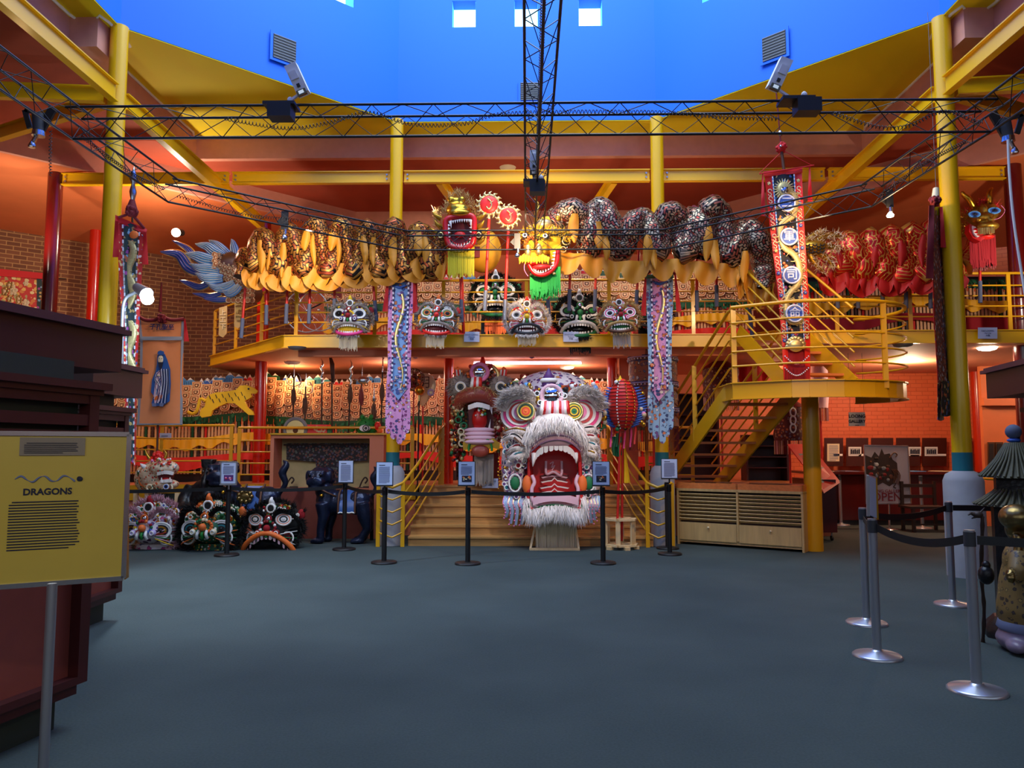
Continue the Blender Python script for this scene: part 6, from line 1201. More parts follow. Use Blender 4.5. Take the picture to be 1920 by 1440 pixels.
# fascia labels
def card(px0, px1, py0, py1, Y, l1, l2, l3, label):
    T = thing('name_card', label, 'label card', P((px0+px1)/2, py1, Y)); part(T, 'card', lambda mb: mb.px([(px0, py0), (px1, py0), (px1, py1), (px0, py1)], Y, .006, 'board_white')); h_ = (P(px0, py0, Y)-P(px0, py1, Y)).z; c = P((px0+px1)/2, (py0+py1)/2, Y-.003); w_ = (px1-px0)
    part(T, 'lettering', lambda mb: (mb.text(l1, min(h_*.2, w_*Y/1450*1.35/len(l1)), c+Vector((0, 0, h_*.2)), 'ink_grey'), mb.text(l2, h_*.15, c, 'ink_grey'), mb.text(l3, h_*.2, c-Vector((0, 0, h_*.22)), 'ink_grey')))
card(870, 899, 622, 641, 12.36, 'MING LOONG', 'Ming Long', '明龍', 'white MING LOONG name card on the gallery edge'); card(1056, 1085, 622, 641, 12.36, 'PING LOONG', 'Ping Long', '平龍', 'white PING LOONG name card on the gallery edge')
card(1834, 1870, 614, 635, 12.0, 'DAI LOONG', 'Dai Long', '大龍', 'white name card on the gallery edge at far right'); card(904, 934, 897, 915, 12.9, 'YUM LOONG', 'Yin Long', '銀龍', 'white name card on the top wooden step')
mb = MB(); mb.px([(1363, 622), (1382, 622), (1382, 640), (1363, 640)], 12.34, .006, 'board_white'); 
T = thing('name_card', 'small blank-looking card tied to the railing left of the tiger slats', 'label card', P(310, 821, 13.45)); part(T, 'card', lambda mb: (mb.px([(299, 812), (321, 812), (321, 821), (299, 821)], 13.45, .006, 'board_white'), lines(mb, P(302, 815, 13.44), (1, 0, 0), (0, 0, 1), .12, .03, 1, 'ink_grey', .6, 1)))
# ================================================================ DRAGONS AND LION HEADS
mat('lip_brown', (150, 62, 48), .4, coat=.2)
sequins('sequin_gold', (196, 140, 60), (150, 60, 34), (20, 16, 14), .4, .7, .07, .05, .007); sequins('sequin_silver', (186, 170, 140), (150, 40, 30), (16, 16, 16), .4, .6, .055, .045, .008); sequins('sequin_red', (176, 20, 16), (196, 34, 20), (214, 160, 70), .3, .5, .12, .06, .008)
mat('frill_yellow', (196, 128, 22), .6, noise=.1, nscale=3); mat('frill_red', (176, 20, 16), .6); mat('fur_white', (232, 222, 214), .9); mat('fur_cream', (216, 196, 160), .9); mat('fur_tan', (190, 150, 90), .9); mat('fur_grey', (150, 138, 128), .9); mat('fur_black', (16, 15, 16), .9); mat('fur_pink', (206, 160, 170), .9); mat('fur_yellow', (240, 190, 40), .9)
mat('lip_mauve', (206, 158, 160), .45, coat=.2); mat('mouth_red', (190, 14, 14), .35, coat=.2); mat('mouth_dark', (96, 8, 14), .5); mat('ivory', (240, 232, 222), .35); mat('beard_yellow', (214, 196, 30), .7); mat('beard_green', (10, 160, 60), .7); mat('horn_gold', (190, 146, 50), .35, .8)
embroid('emb_head', (226, 214, 216), [(190, 60, 120), (90, 60, 130), (40, 90, 130), (220, 150, 50), (60, 40, 60)], 11, .24, .6, line=(120, 60, 110)); embroid('emb_green', (20, 90, 56), [(236, 232, 220), (220, 90, 40), (20, 20, 20), (240, 190, 60)], 20, .25, .6); embroid('emb_grey', (120, 108, 104), [(190, 60, 44), (226, 220, 210), (200, 150, 60), (60, 80, 90), (40, 30, 34)], 22, .3, .6)
embroid('emb_orange', (222, 196, 160), [(214, 90, 40), (30, 100, 80), (200, 50, 40), (240, 220, 190)], 24, .27, .5)
def eye(mb, c, r, cols, nrm=(0, -1, 0), ry=None):
    c = Vector(c); n = Vector(nrm).normalized(); k = 1
    for i, m in enumerate(cols): f = 1-.8*i/len(cols); mb.disc(c+n*(.012*r*10*.3*i), r*f, m, .02, 20, nrm, (ry or r)*f)
    mb.sph(c+n*(.04*r*10*.3), (r*.2,)*3, cols[-1], 8, 6)
def teeth(mb, pts, n, w_, h_, m='ivory', d=(0, 0, -1), point=False, dep=.03):
    P_ = smoothpath(pts, 8); N = len(P_)-1
    for i in range(n):
        f = (i+.5)/n*N; j = min(int(f), N-1); q = P_[j].lerp(P_[j+1], f-j); t = (P_[j+1]-P_[j]).normalized()*w_/2; dd = Vector(d).normalized()*h_
        if point: mb.ext([q-t, q+t, q+dd], (0, dep, 0), m)
        else: mb.ext([q-t*.86, q+t*.86, q+t*.82+dd*.85, q+t*.4+dd, q-t*.4+dd, q-t*.82+dd*.85], (0, dep, 0), m)
def hair(mb, pts, n, L, m, d=(0, -.25, -1), w_=.007, spread=.3, thick=.03):
    "tufts along a path"
    P_ = smoothpath(pts, 6); N = len(P_)-1; d = Vector(d)
    for i in range(n):
        f = R(0, N-.001); j = int(f); q = P_[j].lerp(P_[j+1], f-j)+Vector((R(-1, 1), R(-1, 1), R(-1, 1)))*thick; dd = (d+Vector((R(-1, 1), R(-1, 1), R(-1, 1)))*spread).normalized()*L*R(.7, 1.2)
        x = Vector((R(-1, 1), R(-.5, .5), R(-.5, .5))).normalized()*w_; y = Vector((0, w_*.7, 0))
        mb.add([q-x, q+x, q+dd, q+y], [(0, 1, 2), (1, 3, 2), (3, 0, 2)], m)
def poms(mb, fn, n, r0, r1, mats):
    for _ in range(n): mb.sph(fn(), R(r0, r1), random.choice(mats), 6, 5)
def ringpom(mb, c, r, ma, mb_):
    mb.torus(c, r, r*.3, ma, 12, 6); mb.disc(c, r*.9, mb_, .01, 12)
# ---- folded cloth dragon bodies
def body(name, label, pix, Y, r, m, frill, fm, cat='dragon', under=None, base=None, amp=.07, cap=None, tongues=()):
    T = thing(name, label, cat, base or P(pix[0][0], 600, Y)); pts = smoothpath([P(x, y, Y+amp*math.sin(i*2.2)) for i, (x, y) in enumerate(pix)], 7); n = len(pts)
    ring = [1+.07*math.sin(k*PI*2*5/20) for k in range(20)]
    part(T, 'cloth_body', lambda mb: mb.tube(pts, [r*(1+.05*math.sin(i*1.9))*(1 if 3 < i < n-4 else .75) for i in range(n)], m, 20, uvr=True, ring=ring, up=(0, 1, 0)), 'sequinned scale cloth')
    if under: part(T, 'spine_ridge', lambda mb: mb.tube([p+Vector((0, -.02, r*.9)) for p in pts], .028, under, 6))
    for (fp, drop, nl) in frill:
        Q = smoothpath([P(x, y, Y-r*.5) for x, y in fp], 8); N = len(Q)-1
        def fn(u, v):
            f = u*N; j = min(int(f), N-1); q = Q[j].lerp(Q[j+1], f-j); lobe = .5+.5*abs(math.sin(u*nl*PI))**.6
            return q+Vector((.02*math.sin(v*5+u*nl*2), -.05*math.sin(u*nl*PI*2+v)-.03*v, -drop*v*lobe))
        part(T, 'frill', lambda mb: mb.grid(fn, nl*10, 6, fm, t=.008, uv=False), 'scalloped cloth frill')
    for (x, y0, y1, w_) in tongues:
        def tf(u, v):
            return P(x+(u-.5)*w_*math.sin(PI*(.12+.86*v))**.6+2*math.sin(v*4+x), lerp(y0, y1, v), Y-r*1.12-.02*math.sin(v*5+x)-.03*math.sin(u*3.1))
        part(T, 'side_flap', lambda mb: mb.grid(tf, 5, 9, fm, t=.008, uv=False), 'leaf-shaped cloth flap')
    return T
def accordion(x0, x1, top, bot, n, j=6):
    out = []; w_ = (x1-x0)/n
    for i in range(n):
        x = x0+w_*(i+.5); tp = top(x)+R(-j, j); out += [(x-w_*.34, bot-4), (x-w_*.27, (tp+bot)/2), (x, tp), (x+w_*.27, (tp+bot)/2), (x+w_*.34, bot-4), (x+w_*.5, bot+9)]
    return out
R_L = accordion(468, 812, lambda x: 440-14*(x-468)/340+(-8 if 570 < x < 660 else 0), 500, 7)
T = body('cloth_dragon', 'gold-black sequinned cloth dragon body folded in coils, left of the open red mouth', [(452, 520), (462, 480)]+R_L+[(822, 470), (838, 430)], 11.95, .155, 'sequin_gold', [([(458, 492), (520, 500), (600, 497), (700, 490), (780, 480), (838, 478)], .40, 9), ([(470, 512), (560, 518), (680, 510), (800, 498)], .26, 7)], 'frill_yellow', base=Vector((-3, 11.95, 3.34)), tongues=[(489, 450, 512, 15), (503, 455, 506, 10), (529, 455, 520, 14), (573, 432, 470, 16), (588, 440, 500, 10), (622, 436, 470, 17), (634, 440, 500, 9), (683, 440, 495, 14), (700, 445, 500, 12), (738, 445, 500, 16), (783, 425, 480, 20), (797, 440, 505, 14)])
RR = [(1035, 440), (1046, 410), (1075, 394), (1096, 420), (1104, 470), (1108, 440), (1112, 405), (1130, 392), (1146, 425), (1158, 468), (1172, 462), (1182, 425), (1207, 412), (1224, 440), (1232, 474), (1240, 440), (1250, 405), (1268, 404), (1278, 440), (1286, 476), (1293, 440), (1300, 408), (1316, 430), (1318, 470), (1322, 420), (1336, 388), (1356, 415), (1364, 480), (1378, 470), (1392, 440), (1410, 432), (1424, 455), (1432, 500), (1430, 545)]
T = body('cloth_dragon', 'silver-black netted cloth dragon body in tall coils, right of the green-bearded head', RR, 11.86, .185, 'sequin_silver', [([(1040, 470), (1110, 478), (1165, 490), (1240, 484), (1300, 490), (1365, 496), (1410, 505)], .36, 9), ([(1380, 500), (1410, 530), (1450, 530)], .45, 4)], 'frill_yellow', under='ribbon_dark', base=Vector((2, 11.95, 3.34)), tongues=[(1077, 400, 455, 20), (1122, 415, 468, 18), (1136, 440, 490, 14), (1213, 440, 500, 18), (1228, 465, 505, 12), (1326, 420, 490, 18), (1342, 450, 505, 16), (1396, 470, 530, 16)])
RD = accordion(1572, 1768, lambda x: 452-26*(x-1572)/190, 505, 5, 3)
T = body('cloth_dragon', 'red cloth dragon body with gold lines folded in coils at the right of the gallery', [(1550, 520), (1560, 470)]+RD+[(1776, 470), (1800, 520)], 11.9, .165, 'sequin_red', [([(1530, 500), (1600, 510), (1680, 512), (1780, 500)], .36, 8), ([(1535, 520), (1620, 524), (1720, 520), (1810, 512)], .28, 5)], 'frill_red', base=Vector((5.5, 11.9, 3.34)), tongues=[(1575, 460, 505, 12), (1607, 455, 480, 16), (1641, 462, 500, 16), (1649, 440, 480, 14), (1690, 450, 500, 16), (1730, 440, 500, 14)])
# gold tail tip with fur flames
T = thing('dragon_tail', 'gold scaled tail tip with cream fur flames, right of the medallion banner', 'dragon tail', P(1545, 510, 11.6)); Y = 11.6
part(T, 'scales', lambda mb: (mb.sph(P(1528, 463, Y), (.2, .12, .1), 'horn_gold', 14, 8), [mb.torus(P(1514+7*i, 457+6*(j)+2*(i % 2), Y-.12), .03, .009, 'black', 10, 5, a0=PI, a1=2*PI) for i in range(5) for j in range(3)]))
for (a, b, c_) in [((1530, 455), (1555, 440), (1578, 444)), ((1535, 462), (1560, 462), (1572, 468)), ((1530, 470), (1552, 485), (1562, 500)), ((1520, 475), (1530, 495), (1545, 508)), ((1515, 452), (1530, 440), (1545, 436))]:
    def fl(mb):
        p = smoothpath([P(*a, Y), P(*b, Y), P(*c_, Y)], 5); mb.tube(p, [.06*(1-i/len(p))+.012 for i in range(len(p))], 'gold', 8, sx=.5, up=(0, -1, 0)); hair(mb, [P(*a, Y), P(*b, Y), P(*c_, Y)], 170, .085, 'fur_cream', d=(.3, -.1, .0), spread=.9, thick=.05)
    part(T, 'flame_fin', fl, 'gold flame with cream fur edge')
# big blue-finned tail on the left
Y = 12.6; T = thing('dragon_tail', 'large scaled dragon tail with blue and gold curling fins in front of the brick wall', 'dragon tail', P(430, 600, 12.9))
def tb(mb):
    path = smoothpath([P(398, 495, Y-.1), P(420, 500, Y), P(445, 508, Y+.2), P(475, 520, Y+.5)], 5); n = len(path)
    mb.tube(path, [.12+.16*min(1, i/6) for i in range(n)], 'scale_brown', 18, up=(0, 0, 1))
    path2 = smoothpath([P(425, 555, Y+.1), P(445, 550, Y+.2), P(480, 548, Y+.5)], 4); mb.tube(path2, [.06+.12*min(1, i/4) for i in range(len(path2))], 'scale_brown', 14)
part(T, 'core', tb)
def ts(mb):
    for i in range(8):
        for j in range(7):
            x = 402+i*8.5+(j % 2)*2; y = lerp(495, 518, i/8)+(j-3)*(6+i*.35); 
            if abs(j-3)*6 < 24: c = P(x, y, Y-.26+.02*i+.03*abs(j-3)); mb.disc(c, .045, 'scale_cream', .012, 12); mb.disc(c+Vector((.006, -.01, 0)), .034, 'scale_tan', .01, 12); mb.disc(c+Vector((.014, -.018, 0)), .016, 'scale_cream', .01, 8)
    for i in range(6):
        for j in range(3): c = P(428+i*9, 545+j*9, Y-.12+.03*i); mb.disc(c, .045, 'scale_cream', .012, 12); mb.disc(c+Vector((.008, -.01, 0)), .032, 'scale_tan', .01, 12)
part(T, 'scales', ts, 'cream-edged round scales')
def fin(pts, w_, d, under=False):
    C = smoothpath([P(x, y, Y+d+k*.0) for k, (x, y) in enumerate(pts)], 6); n = len(C)
    def f(mb):
        sides = []
        for i, p in enumerate(C):
            t = (C[min(i+1, n-1)]-C[max(i-1, 0)]).normalized(); nn = Vector((-t.z, 0, t.x)); ww = w_*math.sin(PI*min(.97, (.18+.8*(i/(n-1)))))**.8
            sides.append((p, nn, ww))
        def sheet(k0, k1, off, m):
            mb.grid(lambda u, v: sides[round(u*(n-1))][0]+sides[round(u*(n-1))][1]*sides[round(u*(n-1))][2]*lerp(k0, k1, v)+Vector((0, off-.04*math.sin(PI*v)*(1-abs(k0+k1)/2), 0)), n-1, 4, m, t=.014, uv=False)
        sheet(-1, 1, 0, 'pale_gold' if under else 'crest_blue')
        if under:
            sheet(-.78, .78, -.012, 'blue'); 
            for k in range(3): sheet(-.55+.42*k, -.42+.42*k, -.03, 'lilac')
        else:
            for k in range(5): sheet(-.85+.38*k, -.72+.38*k, -.03-.02*(k in (1, 2, 3)), 'white')
    part(T, 'fin', f, 'blue striped fin with gold edge' if under else 'sky blue fin with white lines')
for a in [([(372, 512), (352, 500), (335, 478), (303, 473)], .11, .1, True), ([(385, 485), (365, 480), (350, 465), (325, 452)], .07, .2, True), ([(395, 530), (375, 538), (355, 532), (338, 526)], .07, .05, True), ([(415, 550), (395, 556), (378, 553), (363, 551)], .06, .05, True), ([(440, 558), (420, 562), (400, 562), (384, 561)], .06, .05, True),
    ([(405, 490), (385, 486), (368, 480), (350, 477)], .1, -.15, False), ([(420, 480), (402, 472), (388, 462), (369, 459)], .09, -.1, False), ([(432, 480), (420, 470), (406, 458), (394, 452)], .07, 0, False), ([(442, 482), (440, 470), (438, 460), (437, 450)], .07, .05, False), ([(412, 508), (395, 505), (375, 503), (358, 496)], .09, -.2, False), ([(418, 522), (402, 522), (385, 522), (368, 513)], .09, -.22, False), ([(440, 530), (425, 538), (408, 540), (390, 533)], .08, -.22, False), ([(450, 535), (440, 545), (428, 550), (416, 540)], .07, -.2, False)]: fin(*a)
part(T, 'support', lambda mb: mb.cyl(P(470, 530, Y+.5), Vector((-5.0, 14.3, P(470, 530, Y+.5).z)), .03, 'dark_grey'))
# support poles
def sp(x0, y0, x1, y1, ys, Y, label, group):
    a = P(x0, y0, Y); b = P(x1, y1, Y); c = P(lerp(x0, x1, (ys-y0)/(y1-y0)), ys, Y); T = thing('support_pole', label, 'pole', b, group)
    part(T, 'pole', lambda mb: mb.cyl(a, c, .021, 'pole_red', n=10)); part(T, 'foam_grip', lambda mb: mb.cyl(c, b, .031, 'foam_grey', n=12), 'grey foam grip')
    part(T, 'bracket', lambda mb: mb.box(b.lerp(c, .3)+Vector((0, .07, 0)), (.03, .12, .03), 'dark_grey'))
for (x0, y0, x1, y1, ys) in [(460, 540, 452, 634, 597), (501, 500, 499, 609, 572), (540, 515, 536, 607, 570), (583, 490, 579, 607, 570), (629, 485, 626, 600, 560), (697, 500, 706, 602, 564), (781, 480, 780, 600, 562)]: sp(x0, y0, x1, y1, ys, 12.15, 'red pole with grey foam grip holding up the gold-black dragon coils on the left', 'poles under the gold-black dragon')
sp(863, 500, 866, 604, 562, 12.15, 'red pole with grey foam grip below the yellow-bearded dragon head', None); sp(1026, 540, 1030, 600, 562, 12.15, 'red pole with silver grip below the green-bearded dragon head', None)
for (x0, y0, x1, y1, ys) in [(1070, 470, 1067, 583, 543), (1119, 445, 1115, 583, 543), (1198, 470, 1193, 572, 544), (1306, 480, 1307, 584, 545), (1343, 480, 1344, 575, 535), (1396, 500, 1411, 633, 575)]: sp(x0, y0, x1, y1, ys, 12.15, 'red pole with grey foam grip holding up the silver-black dragon coils on the right', 'poles under the silver-black dragon')
for x in (1570, 1608, 1654, 1698, 1744): sp(x, 500, x+1, 578, 547, 12.0, 'red pole with grey foam grip holding up the red dragon coils', 'poles under the red dragon')
sp(1837, 480, 1838, 568, 527, 12.0, 'red pole with grey foam grip below the blue-eyed gold dragon head', None)
def pearl(px, py, r, Y, yb, ys, xb, label):
    c = P(px, py, Y); T = thing('flaming_pearl', label, 'pearl', P(xb, yb, Y))
    part(T, 'pearl', lambda mb: mb.sph(c, (r, r*.35, r), 'bright_red', 20, 12), 'red cloth disc')
    def fl(mb):
        for i in range(14):
            t = 2*PI*i/14+.1; a0 = c+Vector((math.cos(t)*r, 0, math.sin(t)*r)); a1 = c+Vector((math.cos(t+.1)*r*1.25, -.01, math.sin(t+.1)*r*1.25)); a2 = c+Vector((math.cos(t-.08)*r*1.48, 0, math.sin(t-.08)*r*1.48)); mb.tube([a0, a1, a2], [.03, .022, .003], 'pale_gold', 6)
        mb.torus(c, r*1.03, .022, 'pale_gold', 30, 6)
    part(T, 'flame_rim', fl, 'pale gold flame rim')
    part(T, 'emblem', lambda mb: (mb.tube(smoothpath([c+Vector((-.04, -.06, -.05)), c+Vector((0, -.065, -.09)), c+Vector((.04, -.06, -.04)), c+Vector((.03, -.06, .03)), c+Vector((-.02, -.06, .08))], 4), .013, 'pale_gold', 6), mb.tube([c+Vector((.02, -.06, 0)), c+Vector((.07, -.05, .05))], [.012, .003], 'pale_gold', 6)))
    e = c-Vector((0, 0, r)); b = P(xb, yb, Y); s_ = e.lerp(b, (P(px, py, Y).z-r-P(xb, ys, Y).z)/(e.z-b.z))
    part(T, 'pole', lambda mb: mb.cyl(e-Vector((0, 0, .08)), s_, .023, 'bright_red', n=10)); part(T, 'foam_grip', lambda mb: mb.cyl(s_, b, .034, 'brushed_steel', n=12), 'silver grip'); part(T, 'neck', lambda mb: mb.cyl(e, e-Vector((0, 0, .1)), .018, 'cream'))
pearl(917, 384, .15, 11.85, 583, 545, 909, 'upper left red flaming pearl on a pole beside the open-mouthed dragon head'); pearl(953, 406, .145, 11.8, 600, 562, 946, 'lower right red flaming pearl on a pole beside the open-mouthed dragon head')
# drum painted yellow behind pearls
mb = MB(); c = P(905, 470, 12.9); mb.sph(c, (.32, .3, .38), 'banner_yellow', 20, 12); mb.box(c+Vector((-.12, -.29, .1)), (.12, .02, .14), 'deep_red'); mb.box(c+Vector((-.1, -.3, -.1)), (.14, .02, .18), 'deep_red'); single(mb, 'painted_drum', 'large yellow painted drum shape behind the two flaming pearl poles', 'drum')
# ---- wide open-mouthed gold dragon head
Y = 11.75; H = lambda x, y, d=0: P(x, y, Y+d)
T = thing('dragon_mask', 'gold furry dragon head with a wide open red mouth and long yellow beard', 'dragon head', H(862, 520))
mo = [(836, 414), (850, 407), (870, 404), (887, 407), (889, 430), (886, 455), (874, 465), (856, 465), (841, 458), (836, 436)]
part(T, 'lips', lambda mb: mb.tube(smoothpath([H(*q) for q in mo], 5, True), .045, 'mouth_red', 10, closed=True), 'thick red lips')
part(T, 'mouth_interior', lambda mb: (mb.ext([H(x, y, .12) for x, y in mo], (0, .04, 0), 'mouth_dark'), mb.grid(lambda u, v: H(862+22*math.cos(u*2*PI)*(1-.15*v), 435+25*math.sin(u*2*PI)*(1-.15*v), .15*v), 24, 2, 'mouth_red', t=.004), mb.sph(H(862, 440, .08), (.09, .06, .05), 'tongue')))
part(T, 'teeth', lambda mb: (teeth(mb, [H(842, 415, -.02), H(862, 411, -.03), H(884, 411, -.02)], 11, .032, .05, point=True), teeth(mb, [H(843, 457, -.02), H(860, 462, -.03), H(882, 456, -.02)], 9, .035, .045, d=(0, 0, 1), point=True), teeth(mb, [H(840, 452, -.02), H(840, 420, -.02)], 5, .04, .04, d=(1, 0, 0), point=True), teeth(mb, [H(885, 418, -.02), H(884, 450, -.02)], 5, .04, .04, d=(-1, 0, 0), point=True), mb.ext([H(843, 414, -.04), H(847, 413, -.04), H(846, 428, -.04)], (0, .03, 0), 'ivory'), mb.ext([H(881, 411, -.04), H(885, 412, -.04), H(883, 426, -.04)], (0, .03, 0), 'ivory')))
blob(T, 'snout', lambda mb: (mb.sph(H(860, 396, .15), (.21, .22, .12), 'gold'), mb.sph(H(857, 381, .22), (.12, .16, .1), 'gold'), mb.sph(H(846, 375, .1), (.06, .06, .06), 'gold'), mb.sph(H(866, 375, .1), (.06, .06, .06), 'gold'), mb.sph(H(862, 400, .0), (.18, .1, .06), 'gold'), mb.sph(H(865, 430, .45), (.28, .3, .3), 'gold')), .02, 'gold wrinkled snout', 2)
part(T, 'mane', lambda mb: (hair(mb, [H(838, 398, .1), H(843, 378, .2), H(856, 365, .25), H(872, 370, .2), H(884, 385, .15), H(893, 400, .2)], 520, .09, 'fur_tan', d=(0, -.2, .6), spread=.9, thick=.06), hair(mb, [H(825, 430, .25), H(820, 410, .3), H(828, 395, .3)], 200, .1, 'fur_tan', d=(-.6, -.1, .4), spread=.8, thick=.06)))
def ears(mb):
    for s_, x in ((-1, 826), (1, 897)):
        for k, (dx, dy) in enumerate(((0, 10), (4, -6), (8, 24), (2, 40))): mb.tube([H(x, 415+dy, .15), H(x+s_*(7+dx*.6), 410+dy, .1), H(x+s_*(11+dx), 403+dy, .08)], [.045, .03, .005], 'horn_gold', 8)
        mb.sph(H(x, 440, .1), (.07, .06, .08), 'gloss_black'); mb.torus(H(x, 441, .03), .04, .012, 'pale_gold', 12, 6)
part(T, 'ears', ears); part(T, 'chin_scallops', lambda mb: [mb.sph(H(843+i*6, 468+2*math.sin(i*PI/6), -.02), (.028, .02, .022), 'pale_gold', 8, 5) for i in range(7)])
part(T, 'beard', lambda mb: (mb.fringe(H(840, 464, .03), H(889, 462, .03), .5, 60, 'beard_yellow', .012, .2), mb.fringe(H(841, 464, .07), H(888, 464, .07), .44, 50, 'beard_yellow', .014, .15)), 'long yellow beard'); part(T, 'neck_pole', lambda mb: mb.cyl(H(864, 470, .3), Vector((H(864, 470).x, Y+.6, 3.36)), .025, 'pole_red'))
# ---- green-bearded gold head facing right
H = lambda x, y, d=0: P(x, y, 11.65+d)
T = thing('dragon_mask', 'yellow furry dragon head with a red grin and long green beard', 'dragon head', H(1015, 560))
blob(T, 'face', lambda mb: (mb.sph(H(1005, 460, .1), (.2, .2, .24), 'fur_yellow'), mb.sph(H(1028, 450, .3), (.26, .26, .22), 'horn_gold'), mb.sph(H(1000, 482, .02), (.19, .12, .1), 'fur_yellow'), mb.sph(H(1024, 418, .2), (.14, .14, .1), 'horn_gold'), mb.sph(H(1045, 480, .3), (.12, .2, .2), 'mouth_red')), .02, 'yellow and gold wrinkled face', 2)
part(T, 'nose_bump', lambda mb: (mb.sph(H(1020, 421, .0), (.13, .1, .09), 'pale_gold', 16, 10), mb.sph(H(1046, 410, .1), (.05, .05, .05), 'horn_gold')))
part(T, 'brow_fur', lambda mb: (hair(mb, [H(978, 445, 0), H(990, 432, -.05), H(1010, 434, -.08), H(1035, 434, -.05), H(1060, 438, 0), H(1066, 450, .1)], 500, .085, 'fur_yellow', d=(.1, -.3, .2), spread=.8, thick=.05), hair(mb, [H(985, 443, -.05), H(1005, 446, -.1), H(1030, 445, -.06)], 200, .06, 'fur_black', d=(0, -.3, -.3), spread=.6, thick=.025)))
part(T, 'muzzle_frill', lambda mb: ([mb.tube([H(976+i*5.2, 482-3*math.sin(i), -.12), H(975+i*5.2, 489, -.15), H(974+i*5.4, 495-2*(i % 2), -.14)], [.03, .025, .006], 'fur_yellow', 6) for i in range(11)], [mb.tube([H(996+9*math.cos(a), 462-16*math.sin(a), -.12), H(996+14*math.cos(a), 462-22*math.sin(a), -.1)], [.03, .008], 'orange', 6) for a in [PI*k/9 for k in range(10)]], mb.sph(H(990, 470, -.12), (.05, .04, .1), 'pale_gold'), mb.sph(H(1010, 468, -.12), (.05, .04, .1), 'pale_gold')))
part(T, 'eyes', lambda mb: (eye(mb, H(984, 441, -.12), .035, ('white', 'ink')), eye(mb, H(1022, 442, -.1), .035, ('white', 'ink'))))
part(T, 'lower_jaw', lambda mb: (mb.tube(smoothpath([H(992, 497, -.08), H(1002, 512, -.1), H(1018, 516, -.1), H(1034, 508, -.05), H(1044, 492, .0), H(1046, 468, .05)], 5), [.035]*26, 'mouth_red', 10), mb.sph(H(1016, 503, -.02), (.17, .14, .06), 'tongue'), mb.sph(H(998, 495, -.06), (.1, .1, .025), 'bright_red')), 'red lips and tongue')
part(T, 'teeth', lambda mb: (teeth(mb, [H(1000, 508, -.12), H(1016, 512, -.13), H(1034, 503, -.1)], 8, .036, .045, d=(0, 0, 1), point=True), teeth(mb, [H(1038, 500, -.05), H(1042, 472, .0)], 5, .045, .05, d=(-1, 0, 0), point=True)))
part(T, 'beard', lambda mb: (mb.fringe(H(994, 508, 0), H(1050, 500, 0), .44, 90, 'beard_green', .014, .35), mb.fringe(H(998, 514, .05), H(1046, 508, .05), .42, 70, 'beard_green', .014, .2), [mb.sph(H(997+i*7, 514+3*math.sin(i), -.05), (.03, .02, .02), 'pale_gold', 8, 5) for i in range(7)]), 'long bright green beard')
part(T, 'whisker', lambda mb: mb.tube(smoothpath([H(985, 488, -.12), H(983, 505, -.14), H(990, 518, -.14)], 5), .006, 'pink', 5)); part(T, 'horns', lambda mb: (mb.tube(smoothpath([H(1008, 425, .2), H(1004, 405, .2), H(1010, 385, .25), H(1001, 372, .25)], 5), [.04-.002*i for i in range(16)], 'horn_gold', 8), mb.tube(smoothpath([H(1040, 418, .3), H(1052, 398, .3), H(1044, 380, .3)], 5), [.035-.002*i for i in range(11)], 'horn_gold', 8)))
part(T, 'ear', lambda mb: (mb.sph(H(1060, 450, .2), (.1, .1, .12), 'gloss_black'), mb.torus(H(1062, 452, .08), .06, .012, 'pale_gold', 14, 6), mb.torus(H(1056, 468, .08), .045, .01, 'pale_gold', 14, 6)))
# ---- blue-eyed gold head at right
H = lambda x, y, d=0: P(x, y, 11.6+d)
T = thing('dragon_mask', 'gold dragon head with blue eyes and two horns at the right end of the gallery', 'dragon head', H(1840, 500))
blob(T, 'face', lambda mb: (mb.sph(H(1843, 412, .05), (.17, .2, .1), 'horn_gold'), mb.sph(H(1852, 425, -.08), (.16, .14, .07), 'horn_gold'), mb.sph(H(1840, 400, .25), (.24, .24, .18), 'horn_gold'), mb.sph(H(1843, 395, .0), (.05, .1, .09), 'horn_gold'), mb.sph(H(1835, 412, -.14), (.04, .04, .035), 'horn_gold'), mb.sph(H(1858, 412, -.14), (.04, .04, .035), 'horn_gold')), .016, 'gold wrinkled face', 2)
part(T, 'eyes', lambda mb: [mb_ for mb_ in (eye(mb, H(1827, 402, -.1), .09, ('sky_blue', 'blue', 'ink'), ry=.05), eye(mb, H(1864, 395, -.08), .095, ('sky_blue', 'blue', 'ink'), ry=.05))], 'blue eyes')
part(T, 'horns', lambda mb: (mb.tube(smoothpath([H(1825, 388, .1), H(1817, 374, .05), H(1808, 366, .05), H(1803, 359, .05)], 5), [.05, .048, .052, .046, .05, .044, .048, .042, .044, .038, .04, .034, .034, .028, .026, .01], 'gold', 8), mb.tube(smoothpath([H(1853, 386, .1), H(1855, 372, .05), H(1855, 362, .05), H(1860, 352, .05)], 5), [.05, .048, .052, .046, .05, .044, .048, .042, .044, .038, .04, .034, .034, .028, .026, .01], 'gold', 8)))
part(T, 'mouth', lambda mb: (mb.ext([H(1818, 420, -.04), H(1828, 424, -.05), H(1842, 438, -.08), H(1850, 445, -.08), H(1838, 453, -.06), H(1824, 446, -.04), H(1817, 434, -.03)], (0, .12, 0), 'mouth_red'), teeth(mb, [H(1824, 424, -.07), H(1826, 436, -.07), H(1832, 444, -.09)], 4, .05, .05, d=(1, 0, 0), point=True), mb.sph(H(1848, 445, -.02), (.12, .1, .03), 'bright_red')))
